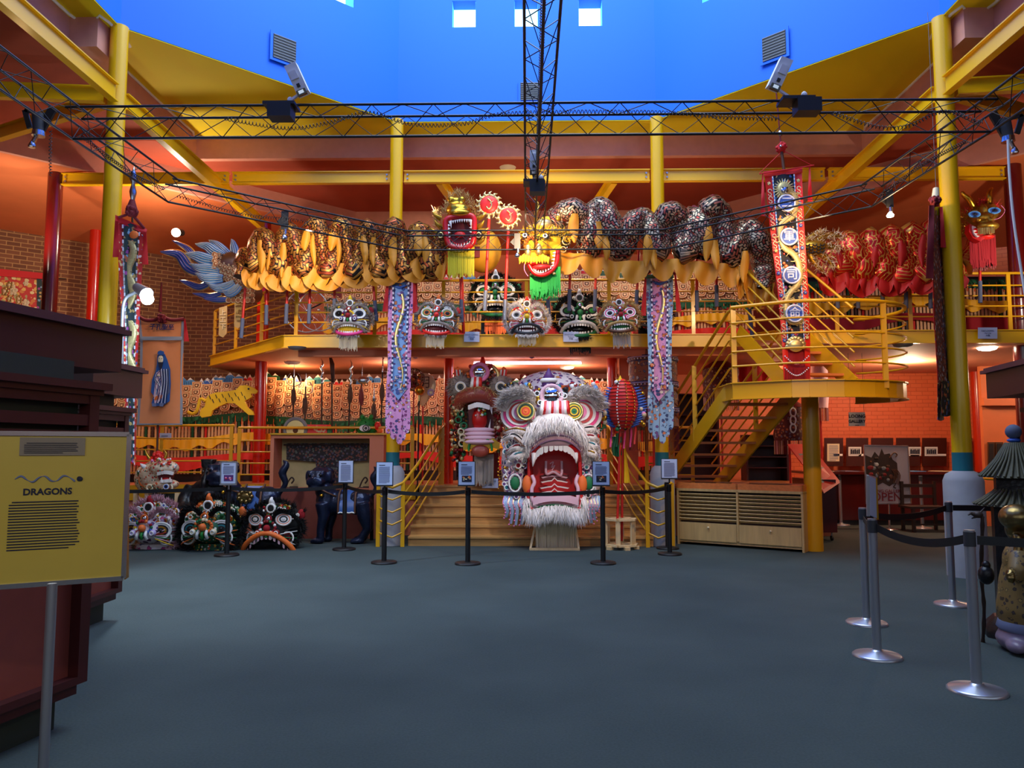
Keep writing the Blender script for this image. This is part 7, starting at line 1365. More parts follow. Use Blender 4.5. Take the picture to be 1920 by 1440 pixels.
part(T, 'moustache', lambda mb: mb.fringe(H(1833, 428, -.2), H(1864, 425, -.2), .1, 34, 'pale_gold', .009)); part(T, 'beard', lambda mb: (mb.fringe(H(1818, 445, .1), H(1866, 440, .1), .5, 70, 'crimson_cloth', .02, .3), mb.fringe(H(1820, 450, .16), H(1864, 446, .16), .5, 50, 'deep_red', .02, .2)), 'dark red beard')
part(T, 'mane', lambda mb: (hair(mb, [H(1812, 400, .2), H(1832, 388, .1), H(1850, 384, .1), H(1872, 392, .2)], 200, .11, 'ribbon_red', d=(0, -.1, .9), spread=.7), hair(mb, [H(1812, 400, .2), H(1806, 420, .25), H(1812, 440, .25)], 200, .11, 'horn_gold', d=(-.8, -.1, .1), spread=.8, thick=.06))); part(T, 'whisker', lambda mb: mb.tube(smoothpath([H(1862, 412, -.15), H(1875, 408, -.2), H(1884, 395, -.2), H(1877, 385, -.2)], 5), .005, 'pink', 5)); part(T, 'neck', lambda mb: mb.tube([H(1845, 420, .35), H(1830, 470, .4), H(1805, 500, .35)], .17, 'sequin_red', 14, uvr=True))
# ---- lion heads (southern lion dance)
def lion_head(label, px, py, Y, s, base, fur, pommats, lip, jaw, beard, tilt=0, eyec=('white', 'black', 'green', 'black'), floor=False, sq=.92, jawopen=.5, npom=60, furn=900, beardL=.3, yaw=0, mouth='mouth_dark', eyey=.2, bigeye=1, arch=False):
    c = P(px, py, Y); T = thing('lion_mask', label, 'lion head', (c.x, c.y, c.z-s*1.1)); M = Matrix.Translation(c) @ Matrix.Rotation(yaw, 4, 'Z') @ Matrix.Rotation(tilt, 4, 'Y') @ Matrix.Scale(s, 4)
    def W(f):
        def g(mb): mb.T = M; f(mb)
        return g
    part(T, 'skull', W(lambda mb: (mb.sph((0, .25, .1), (.9, .8, .82*sq), base, 24, 16), mb.sph((0, -.35, -.02), (.55, .5, .45), base, 18, 12))))
    for a in (-1, 1):
        part(T, 'eye', W(lambda mb: (eye(mb, (a*.48, -.62, eyey), .26*bigeye, eyec, (a*.25, -1, .1), .2*bigeye), mb.torus((a*.48, -.62, eyey), .27*bigeye, .035, 'white', 20, 6, (a*.25, -1, .1), .22*bigeye))), 'ringed eye')
        part(T, 'brow', W(lambda mb: (mb.tube(smoothpath([(a*.12, -.6, .42), (a*.4, -.66, .62), (a*.75, -.5, .5), (a*.92, -.25, .2)], 5), .07, fur, 8), hair(mb, [(a*.12, -.62, .42), (a*.4, -.68, .62), (a*.75, -.52, .5), (a*.92, -.27, .2)], furn//6, .2, fur, d=(a*.3, -.5, .6), w_=.022, spread=.5, thick=.05))))
        part(T, 'cheek_spiral', W(lambda mb: (mb.tube([(a*(.6+.2*(1-i/16)*math.cos(i*.7)), -.5, -.28+.17*(1-i/16)*math.sin(i*.7)) for i in range(17)], .03, random.choice(pommats), 6), mb.torus((a*.6, -.52, -.28), .2, .03, 'white', 16, 6))))
        part(T, 'ear', W(lambda mb: (mb.sph((a*.88, .1, .45), (.14, .08, .2), pommats[0], 10, 6), hair(mb, [(a*.8, .1, .35), (a*.95, .1, .6)], 60, .18, fur, d=(a*.8, -.2, .5), w_=.02))))
    part(T, 'horn', W(lambda mb: (mb.tube(smoothpath([(0, -.35, .75), (0, -.45, .92), (0, -.5, 1.02), (0, -.42, 1.08)], 4), [.13, .12, .11, .1, .1, .09, .08, .07, .06, .05, .05, .04, .03], pommats[1], 10), mb.torus((0, -.52, .72), .14, .035, 'white', 16, 6), mb.disc((0, -.55, .72), .1, 'black', .02, 14))))
    part(T, 'mirror', W(lambda mb: (mb.sph((0, -.78, .38), (.09, .05, .09), 'mirror', 14, 8), mb.torus((0, -.77, .38), .11, .025, pommats[0], 14, 6))), 'small round mirror')
    def nose(mb):
        for i in range(16): t = 2*PI*i/16; mb.sph((.26*math.cos(t), -.86+.05*abs(math.cos(t)), .1+.2*math.sin(t)), .055, random.choice(pommats), 7, 5)
        for i in range(3): mb.tube(smoothpath([((i-1)*.12, -.85, -.04), ((i-1)*.14, -.95, -.14), ((i-1)*.16, -.88, -.26)], 3), .05, ('white', 'green', 'white')[i], 7)
        for a in (-1, 1): mb.sph((a*.32, -.82, -.08), .11, pommats[2 % len(pommats)], 10, 8); mb.torus((a*.32, -.92, -.08), .06, .02, 'white', 12, 5)
        mb.sph((0, -.9, .08), .12, pommats[0], 10, 8)
    part(T, 'nose', W(nose), 'nose with pompoms and curls')
    zc = -.38
    if arch:
        ap = [(-.95, -.5, -1.0), (-.8, -.75, -.55), (-.4, -.9, -.2), (0, -.95, -.08), (.4, -.9, -.2), (.8, -.75, -.55), (.95, -.5, -1.0)]
        part(T, 'upper_lip', W(lambda mb: mb.tube(smoothpath(ap, 4), .085, lip, 9)), 'wide orange arched lip')
        part(T, 'upper_teeth', W(lambda mb: teeth(mb, [(x*.86, y, z-.08) for x, y, z in ap], 15, .1, .12, 'pale_pink')))
        part(T, 'mouth_interior', W(lambda mb: mb.ext([Vector((x*.95, -.4, z)) for x, y, z in ap], (0, .3, 0), mouth)))
        part(T, 'lower_jaw', W(lambda mb: (mb.tube(smoothpath([(-.95, -.6, -1.0), (-.4, -1.1, -1.04), (.4, -1.1, -1.04), (.95, -.6, -1.0)], 4), .07, jaw, 9), poms(mb, lambda: (R(-.6, .6), R(-1, -.7), -.97), 26, .03, .05, ['white', 'bright_red', 'blue']))))
        zj = -1.0
    elif lip: part(T, 'upper_lip', W(lambda mb: mb.tube(smoothpath([(-.72, -.45, zc-.25), (-.55, -.68, zc-.02), (-.28, -.84, zc+.08), (0, -.9, zc+.1), (.28, -.84, zc+.08), (.55, -.68, zc-.02), (.72, -.45, zc-.25)], 4), .07, lip, 9)))
    if not arch: zj = zc-.2-.35*jawopen
    if not arch and lip:
        part(T, 'mouth_interior', W(lambda mb: mb.sph((0, -.28, zc-.16), (.58, .42, .2+.12*jawopen), mouth, 18, 10)))
        part(T, 'upper_teeth', W(lambda mb: teeth(mb, [(-.6, -.6, zc-.05), (-.28, -.84, zc+.02), (0, -.9, zc+.04), (.28, -.84, zc+.02), (.6, -.6, zc-.05)], 11, .1, .1, 'ivory')))
        part(T, 'lower_jaw', W(lambda mb: (mb.tube(smoothpath([(-.66, -.35, zj+.22), (-.5, -.68, zj+.04), (-.22, -.86, zj-.05), (.0, -.9, zj-.07), (.22, -.86, zj-.05), (.5, -.68, zj+.04), (.66, -.35, zj+.22)], 4), .075, jaw, 9), mb.sph((0, -.42, zj), (.52, .42, .08), 'tongue' if mouth != 'yellow' else 'yellow', 16, 8), teeth(mb, [(-.5, -.66, zj+.1), (-.22, -.83, zj+.02), (0, -.87, zj), (.22, -.83, zj+.02), (.5, -.66, zj+.1)], 9, .1, .09, 'ivory', d=(0, 0, 1)))), 'lower jaw with teeth')
    if beard: part(T, 'beard', W(lambda mb: (mb.fringe((-.42, -.72, zj-.08), (.42, -.72, zj-.08), beardL/s, 34, beard, .026, .3, .012), mb.fringe((-.38, -.66, zj-.08), (.38, -.66, zj-.08), beardL/s*.9, 26, beard, .026, .3, .012))), 'fringe beard')
    def deco(mb):
        for _ in range(npom):
            t = R(-1.25, 1.25); p = R(.1, 1.25); q = Vector((math.sin(t)*math.cos(p)*.93, .22-math.cos(t)*math.cos(p)*.84, .1+math.sin(p)*.84*sq))
            if abs(abs(q.x)-.48) < .2 and abs(q.z-eyey) < .2: continue
            (mb.sph(q, R(.035, .075), random.choice(pommats), 7, 5) if R(0, 1) < .7 else ringpom(mb, q-Vector((0, .03, 0)), R(.05, .08), random.choice(('white', 'gold')), random.choice(pommats)))
        for a in (-1, 1):
            for k in range(6): mb.tube(smoothpath([(a*.35, -.72, -.12-k*.03), (a*(.6+.03*k), -.62, .0-k*.09), (a*(.86), -.3, .05-k*.12)], 3), .018, (fur, pommats[k % len(pommats)])[k % 2], 5)
    part(T, 'pompoms', W(deco), 'coloured pompoms and curls')
    part(T, 'fur_trim', W(lambda mb: (hair(mb, [(-.9, -.1, .3), (-1, -.15, 0), (-.85, -.3, -.4), (-.6, -.4, -.62)], furn//3, .22, fur, d=(-.7, -.4, -.2), w_=.02, spread=.6, thick=.06), hair(mb, [(.9, -.1, .3), (1, -.15, 0), (.85, -.3, -.4), (.6, -.4, -.62)], furn//3, .22, fur, d=(.7, -.4, -.2), w_=.02, spread=.6, thick=.06), hair(mb, [(-.7, 0, .7), (0, -.1, .95), (.7, 0, .7)], furn//4, .18, fur, d=(0, -.3, .8), w_=.02, spread=.6, thick=.06), hair(mb, [(-.5, -.7, zj-.1), (0, -.9, zj-.15), (.5, -.7, zj-.1)], furn//5, .16, fur, d=(0, -.5, -.7), w_=.02, spread=.5, thick=.04))))
    if floor:
        part(T, 'cloth_base', W(lambda mb: mb.lathe((0, .3, -1.1), [(.75, 0), (.8, .25), (.7, .6)], base, 20)))
    return T
LM = 11.98
def peg(T, c): part(T, 'hanger', lambda mb: mb.bar(c, (c.x, 12.4, c.z), .04, .04, 'dark_grey'))
g = lion_head('grey lion mask with black eyes and pink lower lip hanging on the gallery edge', 660, 600, LM, .33, 'emb_grey', 'fur_grey', ['crimson_cloth', 'yellow', 'purple', 'white'], 'fur_grey', 'hot_pink', 'fur_cream', eyec=('white', 'black', 'gloss_black'), mouth='yellow', beardL=.26, furn=500)
peg(g, P(660, 590, LM+.2)); g = lion_head('grey lion mask with green-ringed eyes and dark red open mouth hanging on the gallery edge', 822, 599, LM, .33, 'emb_grey', 'fur_grey', ['bright_red', 'orange', 'white', 'leaf_green'], 'fur_grey', 'bright_red', 'fur_cream', tilt=.06, eyec=('cream', 'green', 'orange', 'black'), beardL=.22, furn=400, npom=80)
peg(g, P(822, 590, LM+.2)); g = lion_head('white furry lion mask with dark teeth hanging at the centre of the gallery edge', 988, 602, LM, .33, 'fur_cream', 'fur_white', ['yellow', 'bright_red', 'orange', 'pink'], 'dark_grey', 'dark_grey', 'fur_cream', eyec=('white', 'grey', 'black'), beardL=.2, furn=1600, npom=36, jawopen=.2, bigeye=.8)
peg(g, P(988, 590, LM+.2)); g = lion_head('colourful lion mask with green tongue and long brown fringe hanging on the gallery edge', 1160, 598, LM, .32, 'emb_grey', 'fur_tan', ['crimson_cloth', 'orange', 'hot_pink', 'leaf_green', 'white'], 'fur_tan', 'brown', 'fur_grey', tilt=-.05, eyec=('hot_pink', 'white', 'black'), beardL=.26, furn=500, npom=110, mouth='leaf_green', jawopen=.3)
peg(g, P(1160, 590, LM+.2))
lion_head('pale pink fluffy lion head on the floor, leftmost of the three beside the barrier', 291, 990, 11.85, .46, 'emb_head', 'fur_pink', ['orange', 'crimson_cloth', 'lilac', 'leaf_green', 'white', 'yellow', 'blue'], None, 'pale_pink', None, eyec=('white', 'black', 'gold', 'black'), floor=True, jawopen=.1, npom=130, furn=2200, eyey=-.02, bigeye=1.15)
lion_head('black and green lion head with orange pompoms on the floor, middle of the three', 401, 988, 11.75, .47, 'emb_green', 'fur_black', ['orange', 'orange', 'cream', 'leaf_green'], None, 'white', None, eyec=('white', 'black', 'teal', 'black'), floor=True, jawopen=.1, npom=90, furn=1800, eyey=.0, bigeye=1.15)
lion_head('black lion head with a wide orange arched mouth on the floor, rightmost of the three', 516, 990, 11.95, .44, 'fur_black', 'fur_black', ['crimson_cloth', 'white', 'deep_red', 'leaf_green'], 'orange', 'orange', None, eyec=('orange', 'white', 'black', 'white'), floor=True, jawopen=.75, npom=50, furn=1500, eyey=.36, bigeye=.9, mouth='gloss_black', arch=True)
lion_head('black lion head with green tongue on the gallery floor above the PING LOONG card', 1085, 597, 12.75, .42, 'fur_black', 'fur_black', ['leaf_green', 'white', 'black'], 'white', 'leaf_green', 'fur_black', eyec=('white', 'black', 'green'), jawopen=.5, npom=50, furn=1200, beardL=.3, mouth='gloss_black')
lion_head('black lion head with orange beard on the gallery left of the white furry mask', 930, 560, 12.95, .42, 'fur_black', 'fur_black', ['leaf_green', 'white', 'grey'], 'white', 'leaf_green', 'orange', eyec=('white', 'black', 'green'), jawopen=.5, npom=50, furn=1200, beardL=.35, mouth='gloss_black')
lion_head('dark lion head partly hidden behind the colourful mask on the gallery', 1222, 590, 12.95, .34, 'fur_black', 'fur_black', ['leaf_green', 'white', 'black'], 'dark_grey', 'dark_grey', None, jawopen=.3, npom=30, furn=600, mouth='gloss_black')
# plinths for them
for i, (x, y, l) in enumerate(((1085, 12.85, 'dark box under the green-tongued black lion head'), (930, 13.05, 'dark box under the black lion head with orange beard'), (1222, 13.05, 'dark box under the half-hidden dark lion head'))):
    mb = MB(); c = P(x, 600, y); mb.box2((c.x-.25, y-.1, 3.34), (c.x+.25, y+.5, 3.6+.1*i), 'gloss_black'); single(mb, 'display_box', l, 'display box')
# bicycle wheel frame (rickshaw) on gallery
T = thing('cart_wheels', 'pair of thin spoked cart wheels behind the railing at the left of the gallery', 'cart', P(580, 625, 13.4))
for x, y, r in ((575, 583, .38), (598, 582, .38)):
    part(T, 'wheel', lambda mb: (mb.torus(P(x, y, 13.4+(x-575)*.02), r, .013, 'brushed_steel', 36, 6), [mb.cyl(P(x, y, 13.4+(x-575)*.02), P(x, y, 13.4+(x-575)*.02)+Vector((math.cos(t)*r, 0, math.sin(t)*r)), .0025, 'silver', n=4, caps=False) for t in [2*PI*k/18 for k in range(18)]], mb.sph(P(x, y, 13.4+(x-575)*.02), .03, 'silver')))
part(T, 'hood', lambda mb: mb.grid(lambda u, v: P(lerp(560, 640, u), 500+18*math.sin(PI*u)*-1+v*60, 13.7+.1*math.sin(u*6)), 12, 4, 'deep_red', t=.01, uv=False), 'dark red hood'); part(T, 'frame', lambda mb: (mb.tube([P(575, 583, 13.4), P(620, 560, 13.5), P(650, 575, 13.5)], .014, 'black'), mb.box2((P(570, 0, 13.5).x, 13.45, 3.34), (P(600, 0, 13.5).x, 13.5, 3.4), 'black')))
# gallery wall items, wooden plaque boards tied to left railing
for x0, y0, l in ((411, 573, 'left carved wooden name board tied to the gallery end railing'), (440, 556, 'right gilt carved name board tied to the gallery end railing')):
    Y = 14.3 if x0 < 420 else 13.7; T = thing('name_board', l, 'name board', P(x0+7, y0+60, Y)); part(T, 'board', lambda mb: mb.px([(x0, y0+4), (x0+15, y0), (x0+14, y0+52), (x0+7, y0+60), (x0-1, y0+56)], Y, .03, 'ply')); part(T, 'carved_characters', lambda mb: [mb.text(ch, .12, P(x0+7, y0+14+i*13, Y-.005), 'pale_gold' if x0 > 420 else 'cream', bold=.003, depth=.008) for i, ch in enumerate(('金', '龍', '會') if x0 > 420 else ('上', '工', '下'))])
# ---- red-mouthed dragon head behind the big one
Z = lambda zx, zy, d=0: P(820+zx/3.79, 680+zy/3.79, 12.95+d)
T = thing('dragon_mask', 'red-mouthed dragon head with grey furry eyes and gold chin, behind the huge one', 'dragon head', Z(300, 810))
blob(T, 'skull', lambda mb: (mb.sph(Z(300, 330, .7), (.52, .5, .75), 'emb_grey', 20, 14), mb.sph(Z(310, 160, .4), (.5, .35, .24), 'emb_grey')), .035, None, 2)
part(T, 'mouth_cavity', lambda mb: mb.ext([Z(x, y, .02) for x, y in [(215, 300), (290, 275), (380, 300), (400, 400), (405, 540), (330, 600), (220, 560), (225, 420)]], (0, .1, 0), 'mouth_dark'))
part(T, 'upper_lip', lambda mb: mb.tube(smoothpath([Z(150, 320, .05), Z(180, 250, -.08), Z(290, 222, -.16), Z(380, 255, -.1), Z(425, 330, .05)], 5), [.05+.085*math.sin(PI*(.1+.8*i/20)) for i in range(21)], 'lip_brown', 12), 'thick red-brown upper lip')
part(T, 'nose_fur', lambda mb: hair(mb, [Z(150, 300, .0), Z(190, 215, -.15), Z(290, 185, -.22), Z(380, 215, -.16), Z(430, 300, .0)], 900, .12, 'fur_tan', d=(0, -.4, -.4), spread=.6, thick=.05), 'tan fur band')
part(T, 'upper_teeth', lambda mb: teeth(mb, [Z(225, 300, -.18), Z(290, 282, -.24), Z(365, 300, -.18)], 9, .075, .08, 'ivory')); part(T, 'fangs', lambda mb: (mb.ext([Z(365, 300, -.1), Z(392, 305, -.1), Z(388, 370, -.1)], (0, .05, 0), 'ivory'), mb.ext([Z(360, 470, -.05), Z(378, 400, -.05), Z(375, 480, -.05)], (0, .05, 0), 'ivory')))
part(T, 'tongue', lambda mb: (mb.sph(Z(300, 400, -.05), (.13, .1, .2), 'mouth_red'), [mb.sph(Z(300, 480+i*28, -.05-.04*i), (.26, .14, .05), 'pale_pink', 14, 8) for i in range(4)])); part(T, 'tongue_ornament', lambda mb: poms(mb, lambda: Z(R(270, 340), R(320, 380), -.14), 16, .015, .03, ['white', 'gold', 'leaf_green', 'bright_red']))
for s_, x in ((-1, 165), (1, 450)):
    part(T, 'eye', lambda mb: (mb.sph(Z(x, 170, .05), (.2, .16, .2), 'fur_grey', 14, 10), mb.fur(Z(x, 170, .05), (.2, .16, .2), 'fur_grey', 500, .07, .008), eye(mb, Z(x, 172, -.14), .09, ('white', 'cream', 'gloss_black', 'black'))), 'furry grey eye')
    part(T, 'ear', lambda mb: (mb.tube(smoothpath([Z(x+s_*10, 100, .1), Z(x+s_*25, 60, .05), Z(x+s_*10, 45, .05)], 4), .05, 'orange', 8), [mb.tube([Z(x+s_*(0+k*12), 92, .0), Z(x+s_*(5+k*12), 50, -.02)], .014, ('white', 'bright_red')[k % 2], 5) for k in range(4)]))
part(T, 'forehead', lambda mb: ([mb.tube(smoothpath([Z(245+i*20, 180, -.15), Z(250+i*18, 145, -.22), Z(255+i*16, 112, -.12)], 3), .035, ('white', 'bright_red')[i % 2], 7) for i in range(4)], mb.sph(Z(300, 68, -.1), (.13, .07, .13), 'mirror', 18, 12), mb.torus(Z(300, 68, -.12), .14, .03, 'pink', 20, 6), mb.torus(Z(350, 100, .0), .2, .03, 'pale_gold', 20, 6)), 'striped forehead with round mirror'); part(T, 'crest', lambda mb: (mb.lathe(Z(322, 60, .1), [(.07, 0), (.06, .1), (.035, .2), (.005, .32)], 'bright_red', 10), poms(mb, lambda: Z(R(230, 400), R(20, 60), R(-.05, .15)), 30, .02, .045, ['crimson_cloth', 'orange', 'gold', 'white'])))
part(T, 'side_pompoms', lambda mb: (poms(mb, lambda: Z(R(95, 190), R(150, 700), R(-.02, .2)), 170, .018, .045, ['crimson_cloth', 'deep_red', 'brown', 'cream', 'leaf_green', 'pale_gold', 'black']), poms(mb, lambda: Z(R(395, 470), R(250, 560), R(0, .2)), 80, .018, .04, ['crimson_cloth', 'brown', 'cream', 'pale_gold']), poms(mb, lambda: Z(R(110, 480), R(60, 230), R(-.05, .2)), 90, .016, .035, ['crimson_cloth', 'orange', 'cream', 'gold', 'brown'])), 'dark red, brown and cream pompoms')
part(T, 'chin_plate', lambda mb: (mb.ext([Z(x, y, -.2) for x, y in [(180, 570), (230, 530), (310, 518), (390, 530), (445, 575), (440, 620), (380, 600), (330, 660), (270, 655), (235, 610), (185, 625)]], (0, .1, 0), 'horn_gold'), [mb.ext([Z(215+i*40, 585-18*math.sin(PI*i/5), -.215), Z(228+i*40, 555-22*math.sin(PI*i/5), -.215), Z(237+i*40, 582-22*math.sin(PI*i/5), -.215)], (0, .01, 0), 'ivory') for i in range(5)], mb.sph(Z(305, 628, -.22), (.15, .05, .1), 'lip_brown'), mb.torus(Z(305, 612, -.22), .19, .02, 'green', 20, 6, a0=-.2, a1=PI+.2)), 'gold chin plate with white leaf marks')
part(T, 'beard', lambda mb: (mb.fringe(Z(265, 660, -.1), Z(400, 650, -.1), .52, 44, 'fur_grey', .014, .2), mb.fringe(Z(265, 660, -.05), Z(400, 650, -.05), .5, 36, 'fur_tan', .014, .2))); part(T, 'stand', lambda mb: mb.box2(Z(250, 870, .3), Z(440, 640, .5), 'deep_red'))
part(T, 'side_curls', lambda mb: [mb.torus(Z(R(150, 195), 280+i*42, -.02), .05, .016, random.choice(['cream', 'pale_gold', 'leaf_green']), 12, 5) for i in range(8)])
# ---- the big white-furred dragon head
Z = lambda zx, zy, d=0: P(820+zx/3.79, 680+zy/3.79, 11.75+d)
T = thing('dragon_mask', 'huge dragon head with white fur, striped pink eyes and wide red mouth before the steps', 'dragon head', (Z(840, 1330).x, 12.0, 0))
blob(T, 'skull', lambda mb: (mb.sph(Z(815, 340, .95), (.8, .75, .66), 'emb_head', 24, 16), mb.sph(Z(815, 420, 1.1), (.7, .6, .8), 'emb_head', 24, 16), mb.sph(Z(560, 740, .55), (.24, .4, .66), 'emb_head', 20, 14), mb.sph(Z(1080, 740, .55), (.2, .4, .66), 'emb_head', 20, 14)), .04, 'white embroidered skull and cheeks', 3)
part(T, 'mouth_interior', lambda mb: (mb.ext([Z(x, y, .42) for x, y in [(670, 700), (700, 640), (840, 600), (960, 640), (990, 700), (1000, 900), (960, 1000), (700, 1000), (670, 900)]], (0, .06, 0), 'mouth_red'), mb.ext([Z(650, 690, .0), Z(665, 690, .42), Z(690, 990, .42), Z(650, 1000, .0)], (.02, 0, 0), 'mouth_red'), mb.ext([Z(1000, 690, .42), Z(1015, 690, .0), Z(1015, 1000, .0), Z(985, 990, .42)], (.02, 0, 0), 'mouth_red')), 'deep red mouth interior')
arch = [Z(628, 660, .2), Z(665, 585, .0), Z(740, 525, -.12), Z(845, 500, -.18), Z(940, 520, -.12), Z(1015, 585, .0), Z(1055, 660, .2)]
part(T, 'upper_lip', lambda mb: (mb.tube(smoothpath(arch, 5), [.12+.1*math.sin(PI*i/30) for i in range(31)], 'lip_mauve', 16, sx=.8, up=(0, -1, 0)), [mb.tube(smoothpath([q+Vector((0, -.17-.02*k, -.1+.07*k)) for q in arch[1:-1]], 5), .01, 'mauve', 6) for k in range(4)]), 'broad mauve-pink upper lip')
part(T, 'red_gum', lambda mb: mb.tube(smoothpath([Z(660, 690, .0), Z(690, 610, -.14), Z(760, 570, -.2), Z(845, 556, -.24), Z(925, 570, -.2), Z(985, 620, -.14), Z(1005, 690, .0)], 5), .05, 'mouth_red', 10))
part(T, 'upper_teeth', lambda mb: (teeth(mb, [Z(690, 655, -.16), Z(735, 605, -.22), Z(845, 574, -.26), Z(940, 600, -.22), Z(985, 650, -.16)], 13, .075, .105, 'ivory', dep=.05)))
part(T, 'fang', lambda mb: mb.tube(smoothpath([Z(688, 645, -.15), Z(685, 690, -.18), Z(678, 738, -.16)], 4), [.04, .04, .038, .034, .03, .024, .018, .01, .004], 'ivory', 8)); part(T, 'fang', lambda mb: mb.tube(smoothpath([Z(984, 645, -.15), Z(988, 680, -.18), Z(986, 715, -.16)], 4), [.035, .034, .03, .028, .024, .02, .016, .01, .004], 'ivory', 8))
part(T, 'nose_fur', lambda mb: (hair(mb, [Z(615, 600, .0), Z(640, 520, -.12), Z(700, 450, -.25), Z(780, 408, -.34), Z(860, 400, -.36), Z(950, 425, -.28), Z(1020, 490, -.14), Z(1055, 560, .0), Z(1070, 640, .1)], 3600, .2, 'fur_white', d=(0, -.5, -.75), w_=.009, spread=.35, thick=.06), mb.tube(smoothpath([Z(615, 600, .1), Z(640, 520, .0), Z(700, 450, -.1), Z(780, 405, -.2), Z(860, 398, -.22), Z(950, 423, -.14), Z(1020, 488, .0), Z(1055, 560, .1)], 5), .11, 'fur_white', 10)), 'thick white fur arch over the nose')
for s_, cx_, ex, nm in ((-1, 575, 628, 'l'), (1, 1045, 972, 'r')):
    def ey(mb):
        for k, m_ in enumerate(('white', 'hot_pink', 'white', 'mouth_red', 'white', 'pink', 'pale_pink')):
            f = 1-.11*k; c0 = lerp(cx_, ex, k/9); mb.disc(Z(c0, 368+(-4)*k, -.02-.025*k), .27*f, m_, .03, 28, nrm=(s_*.12, -1, .1), ry=.24*f)
        c = Z(ex, 345, -.24); cols = ('leaf_green', 'black', 'gold', 'bright_red', 'orange') if s_ < 0 else ('green', 'yellow', 'black', 'yellow', 'leaf_green')
        eye(mb, c, .12, cols); mb.torus(c, .125, .018, 'pale_gold', 24, 6)
    part(T, 'eye', ey, 'pink and white striped eye')
    part(T, 'brow', lambda mb: (mb.tube(smoothpath([Z(cx_+s_*-105, 285, -.05), Z(cx_+s_*-70, 232, -.15), Z(cx_, 216, -.18), Z(cx_+s_*75, 248, -.1), Z(cx_+s_*115, 320, .0)], 5), .1, 'fur_white', 10), hair(mb, [Z(cx_+s_*-105, 275, -.1), Z(cx_+s_*-70, 225, -.2), Z(cx_, 208, -.24), Z(cx_+s_*75, 240, -.16), Z(cx_+s_*118, 315, -.04)], 2000, .15, 'fur_white', d=(s_*.3, -.6, .1), w_=.009, spread=.3, thick=.06)), 'white fur brow')
    part(T, 'ear_tuft', lambda mb: (poms(mb, lambda: Z(cx_+R(-95, 95), R(150, 215), R(-.05, .15)), 46, .02, .045, ['gold', 'white', 'sky_blue', 'pale_gold', 'crimson_cloth', 'black']), [mb.tube([Z(cx_+k*14, 205, .05), Z(cx_+k*15, 165, .0)], [.03, .006], 'sky_blue' if k % 2 else 'gold', 6) for k in range(-5, 6)]), 'gold and blue ornaments')
part(T, 'forehead', lambda mb: [mb.tube(smoothpath([Z(740+i*19, 388-6*abs(i-5), -.22), Z(746+i*18, 330, -.3), Z(752+i*17, 280, -.22)], 4), .036, ('white', 'mouth_red', 'pale_pink')[i % 3], 8) for i in range(11)], 'red and white striped forehead')
part(T, 'mirror', lambda mb: (mb.sph(Z(812, 236, -.2), (.14, .07, .14), 'mirror', 20, 12), mb.torus(Z(812, 236, -.22), .155, .03, 'pale_pink', 24, 8)), 'round convex mirror')
part(T, 'forehead_pompoms', lambda mb: (poms(mb, lambda: Z(R(700, 780), R(190, 300), R(-.2, 0)), 36, .022, .045, ['black', 'deep_red', 'white', 'teal', 'gold']), poms(mb, lambda: Z(R(850, 925), R(170, 300), R(-.2, 0)), 36, .022, .045, ['black', 'deep_red', 'pale_gold', 'teal', 'orange']), [ringpom(mb, Z(R(700, 925), R(190, 290), -.24), .035, 'white', 'black') for _ in range(12)]))
part(T, 'topknot', lambda mb: (mb.lathe(Z(792, 170, .0), [(.1, 0), (.11, .06), (.06, .1), (.09, .14), (.05, .2), (.01, .28)], 'purple', 14), mb.torus(Z(792, 128, .0), .1, .035, 'white', 16, 8, nrm=(0, 0, 1)), poms(mb, lambda: Z(R(760, 830), R(140, 180), R(-.08, .1)), 20, .02, .04, ['crimson_cloth', 'white', 'black'])), 'purple and white topknot'); part(T, 'orange_cloth', lambda mb: mb.grid(lambda u, v: Z(lerp(880, 945, u), lerp(160, 240, v), .25+.03*math.sin(u*8)), 8, 4, 'orange', t=.01, uv=False))
def cheeks(mb):
    for s_, xa, xb in ((-1, 475, 640), (1, 1012, 1145)):
        for _ in range(90):
            x = R(xa, xb); y = R(540, 950); q = Z(x, y, .1+.1*abs((x-xa)/(xb-xa)-.5)); k = random.randint(0, 3)
            if k == 0: ringpom(mb, q-Vector((0, .06, 0)), R(.025, .045), 'white', random.choice(['purple', 'black', 'teal', 'crimson_cloth']))
            elif k == 1: mb.sph(q-Vector((0, .05, 0)), R(.018, .035), random.choice(['pink', 'lilac', 'gold', 'purple', 'white', 'teal']), 7, 5)
            else:
                a = R(0, 6); mb.tube([q+Vector((math.cos(a+t*.8)*.05*(1-t*.1), -.05, math.sin(a+t*.8)*.05*(1-t*.1))) for t in range(6)], .012, random.choice(['white', 'pale_pink', 'lilac', 'purple']), 5)
        cx2 = 640 if s_ < 0 else 1028; mb.sph(Z(cx2, 865, -.02), (.08, .05, .14), 'orange', 12, 10); mb.torus(Z(552 if s_ < 0 else 1075, 855, -.0), .09, .014, 'white', 18, 6, ry=.13); mb.sph(Z(552 if s_ < 0 else 1075, 855, .0), (.07, .03, .1), 'leaf_green', 10, 8)
        for i in range(12): q = Z((xa if s_ < 0 else xb)+R(-12, 10), 680+i*24, .1); mb.tube([q, q+Vector((s_*.06, -.03, R(-.03, .03)))], .004, 'gold', 4); mb.sph(q+Vector((s_*.07, -.03, 0)), .014, 'gold', 6, 4)
part(T, 'cheek_ornaments', cheeks, 'curls, rings and pompoms on the cheeks')
